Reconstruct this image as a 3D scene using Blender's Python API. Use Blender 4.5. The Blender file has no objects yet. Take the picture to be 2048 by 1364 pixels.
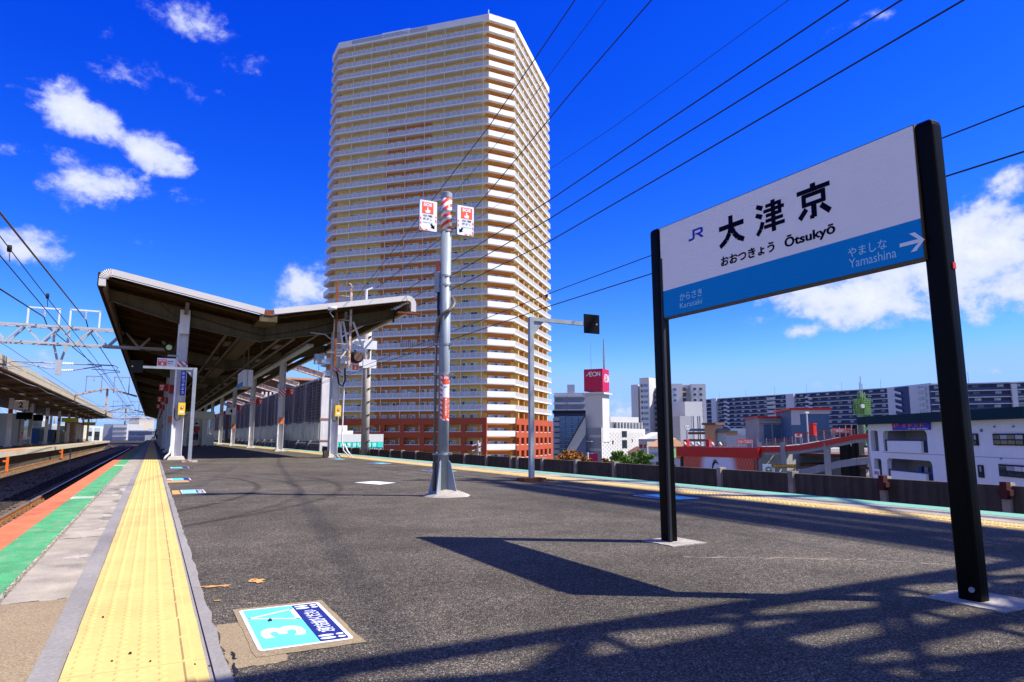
import bpy, bmesh, math, random
from mathutils import Vector, Matrix, noise as mnoise
R = math.radians
random.seed(7)
SC = bpy.context.scene
COL = SC.collection
# ------------------------------------------------------------------ camera
CAM_Z = 0.7228
F_PX = 1365.0
PITCH = math.atan(191 / F_PX)
YAW = math.atan(719 / (F_PX / math.cos(PITCH)))
cam = bpy.data.cameras.new('camera'); cam.sensor_width = 36; cam.lens = F_PX / 2048 * 36
cam.clip_start = 0.05; cam.clip_end = 9000
camo = bpy.data.objects.new('camera', cam); COL.objects.link(camo)
camo.location = (0, 0, CAM_Z); camo.rotation_euler = (math.pi / 2 + PITCH, 0, -YAW)
SC.camera = camo
FW = Vector((math.sin(YAW) * math.cos(PITCH), math.cos(YAW) * math.cos(PITCH), math.sin(PITCH)))
RT = Vector((math.cos(YAW), -math.sin(YAW), 0)); UP = RT.cross(FW)
def ray(x, y): return (FW * F_PX + RT * (x - 1024) - UP * (y - 682)).normalized()
def atX(x, y, X0):
    d = ray(x, y); return Vector((0, 0, CAM_Z)) + d * (X0 / d.x)
def atY(x, y, Y0):
    d = ray(x, y); return Vector((0, 0, CAM_Z)) + d * (Y0 / d.y)
def atZ(x, y, z=0.0):
    d = ray(x, y); return Vector((0, 0, CAM_Z)) + d * ((z - CAM_Z) / d.z)
def gd(x, D):                       # ground point in the direction of picture column x, D metres away
    d = ray(x, 873); h = math.hypot(d.x, d.y); return Vector((d.x / h * D, d.y / h * D))
def hz(x, y, P):                    # height above the platform seen at (x, y) over ground point P
    d = ray(x, y); return CAM_Z + d.z / math.hypot(d.x, d.y) * math.hypot(P[0], P[1])
# ------------------------------------------------------------------ exposure, sun, sky
SC.view_settings.view_transform = 'Standard'; SC.view_settings.look = 'None'
SC.view_settings.exposure = 1.0; SC.view_settings.gamma = 1.0
SC.view_settings.use_curve_mapping = False
SUN_DIR = Vector((1.455, -0.971, 2.23)).normalized()
sun = bpy.data.lights.new('sun', 'SUN'); sun.energy = 4.3; sun.angle = R(0.53); sun.color = (1.0, 0.945, 0.85)
so = bpy.data.objects.new('sun', sun); COL.objects.link(so); so.location = (30, -20, 60)
so.rotation_euler = SUN_DIR.to_track_quat('Z', 'Y').to_euler()
W = bpy.data.worlds.new('World'); SC.world = W; W.use_nodes = True
nt = W.node_tree; nt.nodes.clear(); N = nt.nodes; L = nt.links
def wn(t, **k):
    n = N.new(t)
    for a, b in k.items(): setattr(n, a, b)
    return n
def wmath(op, a, b=None, c=None, clamp=False):
    n = wn('ShaderNodeMath', operation=op, use_clamp=clamp)
    for i, v in enumerate((a, b, c)):
        if v is None: continue
        if isinstance(v, (int, float)): n.inputs[i].default_value = v
        else: L.new(v, n.inputs[i])
    return n.outputs[0]
def wdot(v, vec):
    n = wn('ShaderNodeVectorMath', operation='DOT_PRODUCT'); L.new(v, n.inputs[0]); n.inputs[1].default_value = vec
    return n.outputs['Value']
sky = wn('ShaderNodeTexSky', sky_type='NISHITA', sun_disc=False)
sky.sun_elevation = math.asin(SUN_DIR.z); sky.sun_rotation = math.atan2(SUN_DIR.x, SUN_DIR.y)
sky.altitude = 100; sky.air_density = 1.0; sky.dust_density = 0.3; sky.ozone_density = 2.5
hs = wn('ShaderNodeHueSaturation'); hs.inputs['Saturation'].default_value = SKY_SAT = 1.42
hs.inputs['Value'].default_value = 1.0
L.new(sky.outputs[0], hs.inputs['Color'])
tc = wn('ShaderNodeTexCoord'); ND = tc.outputs['Generated']
BLOBS = [  # centre x, y, half width, half height, tilt (picture-plane degrees, + = falls to the right), weight
 (100,190,70,28,5,.8),(155,220,85,46,24,1.6),(215,255,60,34,30,1.2),(310,300,75,40,28,1.6),(200,372,110,38,-4,1.4),(130,385,60,28,0,.7),(60,492,85,38,14,1.6),(30,308,60,22,0,.75),(135,322,50,22,5,.6),
 (395,45,75,42,6,1.5),(340,10,70,26,8,.6),(460,112,70,30,14,.5),(290,155,70,30,-10,.45),(370,180,45,30,-20,.35),(350,385,40,14,0,.35),
 (615,575,75,55,0,1.1),(600,620,60,40,0,.7),(560,590,40,36,0,.5),(290,484,20,14,30,.4),
 (1740,40,110,22,-17,.75),(1690,50,50,12,-8,.6),(2030,368,60,40,0,1.0),(2000,352,40,14,0,.5),
 (1940,500,170,100,10,1.8),(1960,430,60,36,0,1.1),(1850,540,200,85,4,1.8),(1720,590,160,62,6,1.7),(1620,598,120,44,0,1.4),(2040,560,120,90,0,1.35),(1760,560,120,60,0,1.1),
 (1520,643,55,14,0,.85),(1600,658,60,16,0,.95),(1655,640,40,12,0,.6),(1835,628,60,20,0,1.0),(1990,636,60,18,-8,.9),(1850,672,60,12,-14,.5),
 (1225,800,60,26,0,.7),(1250,825,70,18,0,.8),(110,730,90,14,0,.35),(255,725,60,30,0,.5),(60,720,60,20,0,.4),(450,705,90,20,0,.4),(2000,745,60,10,0,.4),(1640,768,50,10,0,.4),(620,712,60,22,0,.7),(240,840,60,12,0,.3)]
best = None
for bx, by, rx, ry, rot, wt in BLOBS:
    c0 = ray(bx, by); cr, sr = math.cos(R(rot)), math.sin(R(rot))
    A = ray(bx + rx * cr, by + rx * sr) - ray(bx, by); B = ray(bx - ry * sr, by + ry * cr) - ray(bx, by)
    A = A / A.length_squared; B = B / B.length_squared
    u = wmath('SUBTRACT', wdot(ND, A), c0.dot(A)); v = wmath('SUBTRACT', wdot(ND, B), c0.dot(B))
    q = wmath('MULTIPLY_ADD', u, u, wmath('MULTIPLY', v, v))
    m = wmath('MULTIPLY_ADD', wmath('SUBTRACT', 1.0, wmath('MULTIPLY', q, 0.62)), wt, 0.0)
    best = m if best is None else wmath('SMOOTH_MAX', best, m, 0.25)
fwd = wmath('GREATER_THAN', wdot(ND, FW), 0.15)
best = wmath('MAXIMUM', wmath('MULTIPLY_ADD', fwd, 40.0, wmath('SUBTRACT', best, 40.0)), -0.6)
n1 = wn('ShaderNodeTexNoise'); n1.inputs['Scale'].default_value = 11.0; n1.inputs['Detail'].default_value = 13; n1.inputs['Roughness'].default_value = 0.60; n1.inputs['Distortion'].default_value = 0.35
mp = wn('ShaderNodeMapping'); mp.inputs['Scale'].default_value = (1, 1, 1.3); L.new(ND, mp.inputs[0]); L.new(mp.outputs[0], n1.inputs['Vector'])
n2 = wn('ShaderNodeTexNoise'); n2.inputs['Scale'].default_value = 2.3; n2.inputs['Detail'].default_value = 3; L.new(mp.outputs[0], n2.inputs['Vector'])
# broken cloud added out of view, behind and beside the camera, as neutral fill
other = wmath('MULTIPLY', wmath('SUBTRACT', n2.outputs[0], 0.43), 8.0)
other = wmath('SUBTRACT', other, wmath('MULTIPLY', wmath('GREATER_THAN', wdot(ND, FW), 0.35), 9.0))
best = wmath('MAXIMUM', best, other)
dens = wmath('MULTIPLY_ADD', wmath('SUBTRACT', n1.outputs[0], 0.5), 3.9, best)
n3 = wn('ShaderNodeTexNoise'); n3.inputs['Scale'].default_value = 34.0; n3.inputs['Detail'].default_value = 10; n3.inputs['Roughness'].default_value = 0.62; L.new(mp.outputs[0], n3.inputs['Vector'])
dens = wmath('MULTIPLY_ADD', wmath('SUBTRACT', n3.outputs[0], 0.5), 2.6, dens)
dens = wmath('SUBTRACT', dens, 0.30)
sm = wn('ShaderNodeMapRange', interpolation_type='SMOOTHERSTEP'); L.new(dens, sm.inputs[0])
sm.inputs[1].default_value = 0.0; sm.inputs[2].default_value = 1.45; sm.inputs[3].default_value = 0; sm.inputs[4].default_value = 0.97
sepz = wn('ShaderNodeSeparateXYZ'); L.new(ND, sepz.inputs[0])
up_only = wmath('MULTIPLY', sm.outputs[0], wmath('MULTIPLY', sepz.outputs['Z'], 40.0, clamp=True))
ccol = wn('ShaderNodeMix', data_type='RGBA'); ccol.inputs[6].default_value = (3.9, 4.5, 7.0, 1); ccol.inputs[7].default_value = (6.2, 6.5, 7.2, 1)
sh = wn('ShaderNodeMapRange'); L.new(dens, sh.inputs[0]); sh.inputs[1].default_value = .3; sh.inputs[2].default_value = 2.3
L.new(sh.outputs[0], ccol.inputs[0])
mixc = wn('ShaderNodeMix', data_type='RGBA'); L.new(up_only, mixc.inputs[0])
tint = wn('ShaderNodeMix', data_type='RGBA', blend_type='MULTIPLY'); tint.inputs[0].default_value = 1; tint.inputs[7].default_value = (0.62, 0.80, 1.22, 1)
L.new(hs.outputs[0], tint.inputs[6])
sp3 = wn('ShaderNodeSeparateColor'); L.new(tint.outputs[2], sp3.inputs[0]); cb3 = wn('ShaderNodeCombineColor')
L.new(wmath('SMOOTH_MIN', wmath('MULTIPLY', wmath('POWER', wmath('MAXIMUM', sp3.outputs[0], 0.0), 1.5), 0.85), 2.3, 0.8), cb3.inputs[0])
L.new(wmath('SMOOTH_MIN', wmath('MULTIPLY', wmath('POWER', wmath('MAXIMUM', sp3.outputs[1], 0.0), 1.5), 0.56), 4.1, 0.8), cb3.inputs[1])
L.new(wmath('MULTIPLY', wmath('POWER', wmath('MAXIMUM', sp3.outputs[2], 0.0), 0.6), 2.5), cb3.inputs[2])
L.new(cb3.outputs[0], mixc.inputs[6]); L.new(ccol.outputs[2], mixc.inputs[7])
bg = wn('ShaderNodeBackground'); bg.inputs['Strength'].default_value = 0.075; L.new(mixc.outputs[2], bg.inputs[0])
wo = wn('ShaderNodeOutputWorld'); L.new(bg.outputs[0], wo.inputs[0])
# ------------------------------------------------------------------ materials
def mat(name, col, rough=.65, metal=0.0, var=.12, vs=1.5, grain=0, gs=60, bump=0, bs=40, streak=0, spec=.4, stain=None, stain_amt=.5, stain_s=2.0, stain_t=.55):
    m = bpy.data.materials.new(name); m.use_nodes = True; t = m.node_tree; n, l = t.nodes, t.links
    b = n['Principled BSDF']; b.inputs['Roughness'].default_value = rough; b.inputs['Metallic'].default_value = metal
    b.inputs['Specular IOR Level'].default_value = spec
    g = n.new('ShaderNodeNewGeometry'); cur = None
    base = n.new('ShaderNodeRGB'); base.outputs[0].default_value = (*col, 1); cur = base.outputs[0]
    def nz(scale, det, vec=None, ro=.6):
        x = n.new('ShaderNodeTexNoise'); x.inputs['Scale'].default_value = scale; x.inputs['Detail'].default_value = det; x.inputs['Roughness'].default_value = ro
        l.new(vec or g.outputs['Position'], x.inputs['Vector']); return x.outputs[0]
    def mulby(fac_out, lo, hi, cur):
        r = n.new('ShaderNodeMapRange'); l.new(fac_out, r.inputs[0]); r.inputs[1].default_value = .3; r.inputs[2].default_value = .7; r.inputs[3].default_value = lo; r.inputs[4].default_value = hi
        x = n.new('ShaderNodeMix'); x.data_type = 'RGBA'; x.blend_type = 'MULTIPLY'; x.inputs[0].default_value = 1
        l.new(cur, x.inputs[6]); l.new(r.outputs[0], x.inputs[7]); return x.outputs[2]
    if var: cur = mulby(nz(vs, 6), 1 - var, 1 + var, cur)
    if grain: cur = mulby(nz(gs, 2), 1 - grain, 1 + grain, cur)
    if streak:
        mpn = n.new('ShaderNodeMapping'); mpn.inputs['Scale'].default_value = (7, 7, .5); l.new(g.outputs['Position'], mpn.inputs[0])
        cur = mulby(nz(1.2, 5, mpn.outputs[0]), 1 - streak, 1 + streak * .3, cur)
    if stain:
        r = n.new('ShaderNodeMapRange'); l.new(nz(stain_s, 8, ro=.7), r.inputs[0]); r.inputs[1].default_value = stain_t; r.inputs[2].default_value = stain_t + .12; r.inputs[4].default_value = stain_amt
        x = n.new('ShaderNodeMix'); x.data_type = 'RGBA'; l.new(r.outputs[0], x.inputs[0]); l.new(cur, x.inputs[6]); x.inputs[7].default_value = (*stain, 1); cur = x.outputs[2]
    l.new(cur, b.inputs['Base Color'])
    if bump:
        bp = n.new('ShaderNodeBump'); bp.inputs['Strength'].default_value = bump; bp.inputs['Distance'].default_value = .01
        l.new(nz(bs, 4), bp.inputs['Height']); l.new(bp.outputs[0], b.inputs['Normal'])
    return m
M = {}
def mk(k, *a, **kw): M[k] = mat(k, *a, **kw); return M[k]
# ------------------------------------------------------------------ mesh helper
LOC = {}
class MB:
    def __init__(s): s.v = []; s.f = []; s.m = []
    def face(s, pts, mi=0):
        i = len(s.v); s.v += [tuple(p) for p in pts]; s.f.append(tuple(range(i, i + len(pts)))); s.m.append(mi)
    def add(s, vs, fs, mi=0):
        i = len(s.v); s.v += [tuple(p) for p in vs]; s.f += [tuple(i + k for k in f) for f in fs]; s.m += [mi] * len(fs)
    def box(s, c, d, rz=0, mi=0):
        cx, cy, cz = c; hx, hy, hh = d[0] / 2, d[1] / 2, d[2] / 2; ca, sa = math.cos(rz), math.sin(rz)
        vs = [(cx + x * ca - y * sa, cy + x * sa + y * ca, cz + z) for z in (-hh, hh) for x, y in ((-hx, -hy), (hx, -hy), (hx, hy), (-hx, hy))]
        s.add(vs, [(0, 3, 2, 1), (4, 5, 6, 7), (0, 1, 5, 4), (1, 2, 6, 5), (2, 3, 7, 6), (3, 0, 4, 7)], mi)
    def b2(s, x0, x1, y0, y1, z0, z1, mi=0): s.box(((x0 + x1) / 2, (y0 + y1) / 2, (z0 + z1) / 2), (abs(x1 - x0), abs(y1 - y0), abs(z1 - z0)), 0, mi)
    def bar(s, p0, p1, w, h, mi=0, up=(0, 0, 1)):
        p0, p1 = Vector(p0), Vector(p1); d = (p1 - p0).normalized(); u = Vector(up)
        if abs(d.dot(u)) > .98: u = Vector((1, 0, 0))
        a = d.cross(u).normalized() * w / 2; b = a.cross(d).normalized() * h / 2
        vs = [p + x * a + y * b for p in (p0, p1) for x, y in ((-1, -1), (1, -1), (1, 1), (-1, 1))]
        s.add(vs, [(0, 1, 2, 3), (7, 6, 5, 4), (0, 4, 5, 1), (1, 5, 6, 2), (2, 6, 7, 3), (3, 7, 4, 0)], mi)
    def tube(s, p0, p1, r, n=8, r2=None, mi=0, caps=True):
        p0, p1 = Vector(p0), Vector(p1); d = (p1 - p0).normalized(); u = Vector((0, 0, 1)) if abs(d.z) < .95 else Vector((1, 0, 0))
        a = d.cross(u).normalized(); b = a.cross(d).normalized(); r2 = r if r2 is None else r2
        vs = [p + (a * math.cos(2 * math.pi * k / n) + b * math.sin(2 * math.pi * k / n)) * q for p, q in ((p0, r), (p1, r2)) for k in range(n)]
        fs = [(k, n + k, n + (k + 1) % n, (k + 1) % n) for k in range(n)]
        if caps: fs += [tuple(range(n)), tuple(range(2 * n - 1, n - 1, -1))]
        s.add(vs, fs, mi)
    def path(s, pts, r, n=8, mi=0):
        pts = [Vector(p) for p in pts]; rings = []; a0 = None
        for i, p in enumerate(pts):
            d = ((pts[min(i + 1, len(pts) - 1)] - pts[max(i - 1, 0)])).normalized()
            u = Vector((0, 0, 1)) if abs(d.z) < .95 else Vector((1, 0, 0))
            if a0 is None: a = d.cross(u).normalized()
            else: a = (a0 - d * a0.dot(d)).normalized()
            a0 = a; b = a.cross(d)
            rings.append([p + (a * math.cos(2 * math.pi * k / n) + b * math.sin(2 * math.pi * k / n)) * r for k in range(n)])
        vs = [v for rg in rings for v in rg]; fs = []
        for i in range(len(rings) - 1):
            for k in range(n): fs.append((i * n + k, (i + 1) * n + k, (i + 1) * n + (k + 1) % n, i * n + (k + 1) % n))
        fs += [tuple(range(n)), tuple(range(len(vs) - 1, len(vs) - n - 1, -1))]
        s.add(vs, fs, mi)
    def prism(s, poly, z0, z1, mi=0, mt=None):
        n = len(poly); ar = sum(poly[i][0] * poly[(i + 1) % n][1] - poly[(i + 1) % n][0] * poly[i][1] for i in range(n))
        if ar < 0: poly = list(reversed(poly))
        vs = [(p[0], p[1], z0) for p in poly] + [(p[0], p[1], z1) for p in poly]
        s.add(vs, [(k, (k + 1) % n, n + (k + 1) % n, n + k) for k in range(n)] + [tuple(range(n - 1, -1, -1))], mi)
        s.add(vs[n:], [tuple(range(n))], mi if mt is None else mt)
    def slab(s, pts, t, mi=0):      # planar outline given in 3D, thickened by vector t
        pts = [Vector(p) for p in pts]; t = Vector(t); n = len(pts)
        nr = sum(((pts[i] - pts[0]).cross(pts[(i + 1) % n] - pts[0]) for i in range(1, n - 1)), Vector())
        if nr.dot(t) < 0: pts.reverse()
        vs = pts + [p + t for p in pts]
        s.add(vs, [tuple(range(n - 1, -1, -1)), tuple(range(n, 2 * n))] + [(k, (k + 1) % n, n + (k + 1) % n, n + k) for k in range(n)], mi)
    def ibeam(s, prof_top, prof_bot, y, w, tf=.02, mi=0):    # web in the XZ plane at y, flanges w wide, following two polylines
        for i in range(len(prof_top) - 1):
            a, b = prof_top[i], prof_top[i + 1]; c, d = prof_bot[i], prof_bot[i + 1]
            s.add([(a[0], y - .006, a[1]), (b[0], y - .006, b[1]), (d[0], y - .006, d[1]), (c[0], y - .006, c[1]), (a[0], y + .006, a[1]), (b[0], y + .006, b[1]), (d[0], y + .006, d[1]), (c[0], y + .006, c[1])],
                  [(3, 2, 1, 0), (4, 5, 6, 7), (0, 1, 5, 4), (2, 3, 7, 6), (0, 4, 7, 3), (1, 2, 6, 5)], mi)
            s.bar((a[0], y, a[1] + tf / 2), (b[0], y, b[1] + tf / 2), w, tf, mi); s.bar((c[0], y, c[1] - tf / 2), (d[0], y, d[1] - tf / 2), w, tf, mi)
    def build(s, name, mats, parent=None, smooth=False, **props):
        if not isinstance(mats, (list, tuple)): mats = [mats]
        me = bpy.data.meshes.new(name); o0 = LOC.get(parent.name, Vector((0, 0, 0))) if parent else Vector((0, 0, 0))
        base = Vector((0, 0, 0))
        if parent is None and s.v:
            xs = [v[0] for v in s.v]; ys = [v[1] for v in s.v]; zs = [v[2] for v in s.v]
            base = Vector(((min(xs) + max(xs)) / 2, (min(ys) + max(ys)) / 2, min(zs)))
            if props.pop('origin0', False): base = Vector((0, 0, 0))
            o0 = base
        me.from_pydata([(v[0] - o0.x, v[1] - o0.y, v[2] - o0.z) for v in s.v], [], s.f)
        for m in mats: me.materials.append(M[m] if isinstance(m, str) else m)
        me.polygons.foreach_set('material_index', s.m)
        if smooth: me.polygons.foreach_set('use_smooth', [True] * len(me.polygons))
        me.update()
        o = bpy.data.objects.new(name, me); COL.objects.link(o); LOC[o.name] = o0.copy()
        if parent: o.parent = parent
        else: o.location = base
        for k, v in props.items(): o[k] = v
        return o
def thing(name, label, cat, loc=(0, 0, 0), group=None):
    o = bpy.data.objects.new(name, None); COL.objects.link(o); o.location = loc; o.empty_display_size = .2
    o['label'] = label; o['category'] = cat
    if group: o['group'] = group
    LOC[o.name] = Vector(loc); return o
def children(o): return [c for c in bpy.data.objects if c.parent is o]
def copy_tree(o, parent=None, kids=None):
    c = o.copy(); COL.objects.link(c); LOC[c.name] = LOC.get(o.name, Vector()).copy()
    if parent: c.parent = parent
    for ch in list(o.children): copy_tree(ch, c)
    return c
def clone(o, loc, rz=0, label=None, group=None):
    c = copy_tree(o); c.location = loc; c.rotation_euler = (0, 0, rz); LOC[c.name] = Vector(loc)
    if label: c['label'] = label
    if group: c['group'] = group
    return c
def inst(name, mesh, parent, loc, rz=0, sc=(1, 1, 1)):   # a piece that shares its mesh with alike pieces
    o = bpy.data.objects.new(name, mesh); COL.objects.link(o); o.parent = parent
    o.location = Vector(loc) - LOC.get(parent.name, Vector()); o.rotation_euler = (0, 0, rz); o.scale = sc; return o
def meshof(mb, name, mats):
    me = bpy.data.meshes.new(name); me.from_pydata(mb.v, [], mb.f)
    for m in mats: me.materials.append(M[m])
    me.polygons.foreach_set('material_index', mb.m); me.update(); return me
TXT = {}
def text(s, rect, O, U, V, m, parent, name='lettering', bold=0.0, depth=.0015, kind=None):
    """lettering s filling rect = (u0, u1, v0, v1) on the plane through O with axes U (reading direction) and V (up)"""
    key = (s, bold)
    if key not in TXT:
        cu = bpy.data.curves.new('lettering', 'FONT'); cu.body = s; cu.size = 1; cu.offset = bold; cu.extrude = .02; cu.resolution_u = 3
        ob = bpy.data.objects.new('tmp', cu); COL.objects.link(ob); dg = bpy.context.evaluated_depsgraph_get()
        me = bpy.data.meshes.new_from_object(ob.evaluated_get(dg)); bpy.data.objects.remove(ob); TXT[key] = me
    src = TXT[key]; vs = [v.co.copy() for v in src.vertices]
    if not vs: return None
    x0, x1 = min(v.x for v in vs), max(v.x for v in vs); y0, y1 = min(v.y for v in vs), max(v.y for v in vs)
    O, U, V = Vector(O), Vector(U).normalized(), Vector(V).normalized(); Nn = U.cross(V); u0, u1, v0, v1 = rect
    mb = MB(); mb.v = [tuple(O + U * (u0 + (v.x - x0) / (x1 - x0) * (u1 - u0)) + V * (v0 + (v.y - y0) / (y1 - y0) * (v1 - v0)) + Nn * (depth * (.5 + v.z / .04 * 1.0))) for v in vs]
    mb.f = [tuple(p.vertices) for p in src.polygons]; mb.m = [0] * len(mb.f)
    return mb.build(name, m, parent)
def plate(O, U, V, rect, t, m, name, parent, lift=0.0, rnd=0, **kw):
    """thin flat plate on a plane, corners rounded by rnd"""
    O, U, V = Vector(O), Vector(U).normalized(), Vector(V).normalized(); Nn = U.cross(V); u0, u1, v0, v1 = rect
    if rnd:
        pts = []
        for cx, cy, a0 in ((u1 - rnd, v1 - rnd, 0), (u0 + rnd, v1 - rnd, 90), (u0 + rnd, v0 + rnd, 180), (u1 - rnd, v0 + rnd, 270)):
            for k in range(4): pts.append((cx + rnd * math.cos(R(a0 + k * 30)), cy + rnd * math.sin(R(a0 + k * 30))))
    else: pts = [(u0, v0), (u1, v0), (u1, v1), (u0, v1)]
    mb = MB(); mb.slab([O + U * a + V * b + Nn * lift for a, b in pts], Nn * t); return mb.build(name, m, parent, **kw)
def poly_plate(O, U, V, pts, t, m, name, parent, lift=0.0):
    O, U, V = Vector(O), Vector(U).normalized(), Vector(V).normalized(); Nn = U.cross(V)
    mb = MB(); mb.slab([O + U * a + V * b + Nn * lift for a, b in pts], Nn * t); return mb.build(name, m, parent)
# ------------------------------------------------------------------ palette
mk('concrete', (.33,.285,.22), .9, var=.28, vs=3, spec=.12, grain=.12, bump=.25, stain=(.14,.125,.105), stain_amt=.6)
mk('concrete_dark', (.075,.06,.045), .9, var=.3, streak=.55, grain=.15, bump=.3)
mk('concrete_pale', (.44,.39,.31), .85, var=.12, grain=.1, bump=.25, stain=(.25,.21,.17), stain_amt=.5)
mk('mortar', (.25,.23,.21), .9, spec=.12, var=.15, grain=.12, bump=.3)
mk('ballast_far', (.20,.14,.085), .95, var=.35, vs=9, grain=.5, gs=45, bump=1, bs=22)  # paler ballast copy, sunlight on the far bed is put into its colour
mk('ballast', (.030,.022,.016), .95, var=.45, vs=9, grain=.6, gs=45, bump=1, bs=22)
mk('sleeper', (.17,.12,.07), .9, var=.25, grain=.2)
mk('rail_side', (.30,.13,.045), .8, var=.3, vs=5, grain=.2)
mk('rail_top', (.55,.50,.44), .3, metal=.8, var=.1)
mk('yellow_tile', (.62,.42,.145), .7, var=.09, vs=2.5, grain=.05, spec=.15, stain=(.42,.31,.13), stain_amt=.45, stain_s=4, stain_t=.56)
mk('green_paint', (.075,.30,.125), .85, var=.25, vs=4, grain=.35, gs=110, spec=.12, stain=(.25,.29,.19), stain_amt=.7, stain_s=7, stain_t=.52)
mk('green_paint_pale', (.42,.52,.33), .75, var=.15, grain=.2, gs=110)
mk('orange_paint', (.56,.155,.07), .85, var=.18, vs=4, grain=.2, gs=110, spec=.12, stain=(.42,.24,.15), stain_amt=.6, stain_s=6, stain_t=.58)
mk('tan_patch', (.27,.205,.125), .9, spec=.12, var=.1, grain=.35, gs=160, bump=.3, bs=120)
mk('worn_orange', (.55,.27,.08), .8, var=.2, grain=.2)
mk('black_enamel', (.0015,.0013,.0015), .38, var=.3, grain=.3, gs=12, spec=.09)
mk('sign_white', (.90,.87,.80), .5, var=.02)
mk('sign_blue', (.0,.25,.60), .6, spec=.12, var=.02)
mk('ink_navy', (.003,.003,.018), .7, spec=.05, var=0)
mk('jr_blue', (.004,.008,.42), .5, var=0)
mk('print_white', (.80,.82,.85), .5, var=0)
mk('print_sky', (.35,.66,.85), .5, var=0)
mk('galvanised', (.34,.37,.39), .5, metal=.35, var=.16, vs=4, grain=.06, streak=.15)
mk('pole_grey', (.30,.345,.375), .45, metal=.1, var=.10, vs=3, grain=.05, streak=.2)
mk('rust', (.20,.055,.018), .85, var=.4, vs=9, grain=.3, bump=.4, stain=(.45,.40,.34), stain_amt=.6, stain_s=11, stain_t=.6)
mk('rusty_white', (.60,.50,.42), .8, var=.2, vs=5, stain=(.28,.075,.02), stain_amt=.95, stain_s=5, stain_t=.47)
mk('white_paint', (.74,.73,.72), .55, var=.06, vs=2, streak=.12)
mk('column_paint', (.72,.70,.68), .5, var=.08, vs=3, streak=.15, stain=(.33,.25,.17), stain_amt=.35, stain_s=4, stain_t=.6)
mk('fascia', (.60,.565,.52), .5, var=.06, vs=1)
mk('beam_paint', (.12,.095,.05), .6, spec=.1, var=.18, vs=3, streak=.25, stain=(.12,.04,.012), stain_amt=.8, stain_s=2.2, stain_t=.62)
mk('beam_cream', (.125,.085,.04), .6, var=.15, vs=3, stain=(.25,.09,.03), stain_amt=.6, stain_s=2, stain_t=.62)
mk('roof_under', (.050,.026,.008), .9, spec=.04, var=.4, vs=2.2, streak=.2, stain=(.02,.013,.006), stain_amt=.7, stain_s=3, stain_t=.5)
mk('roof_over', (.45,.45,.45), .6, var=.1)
mk('mound', (.33,.30,.255), .9, var=.2, vs=6, grain=.25, gs=60, bump=.6, bs=60)
mk('cable_black', (.012,.012,.015), .6, var=0)
mk('cable_bronze', (.10,.065,.03), .5, var=.1)
mk('conduit_brown', (.17,.135,.095), .5, metal=.2, var=.15)
mk('box_yellow', (.85,.56,.03), .4, var=.04)
mk('red_paint', (.66,.035,.02), .5, var=.05)
mk('sos_red', (.80,.10,.04), .5, var=0)
mk('plate_blue', (.02,.05,.35), .45, var=0)
mk('insulator', (.78,.78,.76), .25, var=.03)
mk('lens_green', (.45,.55,.16), .2, var=.2, vs=30)
mk('dark', (.008,.008,.010), .7, var=0)
mk('screen_black', (.004,.004,.005), .5, var=0, spec=.1)
mk('sticker_cyan', (.12,.66,.86), .5, var=.03)
mk('sticker_navy', (.012,.02,.16), .5, var=.05)
mk('sticker_teal', (.08,.52,.60), .55, var=.1)
mk('louvre_grey', (.26,.235,.26), .6, var=.1, vs=2, streak=.15)
mk('louvre_white', (.70,.66,.64), .6, var=.08, vs=2, streak=.2)
mk('frosted', (.50,.58,.53), .35, var=.08, vs=3)
mk('cream', (.62,.60,.47), .6, var=.05)
mk('kiosk_panel', (.55,.56,.50), .55, var=.05)
mk('glass_dark', (.02,.03,.04), .06, var=.3, vs=1, spec=.8)
mk('glass_blue', (.05,.15,.32), .12, var=.3, vs=.2, spec=.9)
mk('glass_pale', (.30,.37,.40), .12, var=.25, vs=.3, spec=.7)
mk('curtain', (.58,.58,.54), .5, var=.2, vs=.8, spec=.6)
mk('win_frame', (.72,.72,.70), .5, var=0)
mk('tower_ochre', (.74,.48,.13), .85, var=.07, vs=.2)
mk('tower_orange', (.58,.21,.035), .85, var=.07, vs=.2)
mk('tower_brick', (.38,.062,.018), .8, var=.08, vs=.15)
mk('tower_white', (.80,.78,.75), .7, var=.03, vs=.2)
mk('tower_slab', (.74,.70,.62), .75, var=.05, vs=.3)
mk('tower_soffit', (.42,.36,.27), .8, var=.05)
mk('rail_metal', (.76,.73,.67), .5, var=.02)
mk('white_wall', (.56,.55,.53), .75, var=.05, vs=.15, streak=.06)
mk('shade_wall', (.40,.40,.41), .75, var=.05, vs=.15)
mk('grey_wall', (.22,.24,.27), .75, var=.06, vs=.2)
mk('navy_wall', (.03,.045,.115), .6, var=.1, vs=.2)
mk('magenta', (.48,.003,.06), .45, var=.02)
mk('parking_red', (.50,.012,.006), .5, var=.05, vs=.3)
mk('parking_concrete', (.33,.32,.31), .85, var=.15, vs=.5, streak=.25)
mk('steel_blue', (.055,.11,.19), .6, var=.12, vs=.5, streak=.1)
mk('dark_teal', (.004,.03,.045), .7, var=.1, spec=.1)
mk('sign_violet', (.015,.015,.50), .5, var=0)
mk('sign_orange', (.85,.16,.02), .5, var=0)
mk('clinic_green', (.03,.62,.50), .5, var=.02)
mk('brown_wall', (.13,.06,.04), .75, var=.1, vs=.3)
mk('tile_tan', (.42,.22,.12), .8, var=.1)
mk('lattice_green', (.12,.26,.07), .6, var=.15)
mk('leaf_orange', (.30,.12,.012), .7, var=.5, vs=2.5)
mk('leaf_green', (.10,.20,.02), .7, var=.5, vs=2.5)
mk('bark', (.09,.06,.04), .9, var=.2)
mk('city_ground', (.13,.13,.125), .9, var=.25, vs=.02)
mk('hill', (.07,.10,.07), .9, var=.3, vs=.004)
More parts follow.
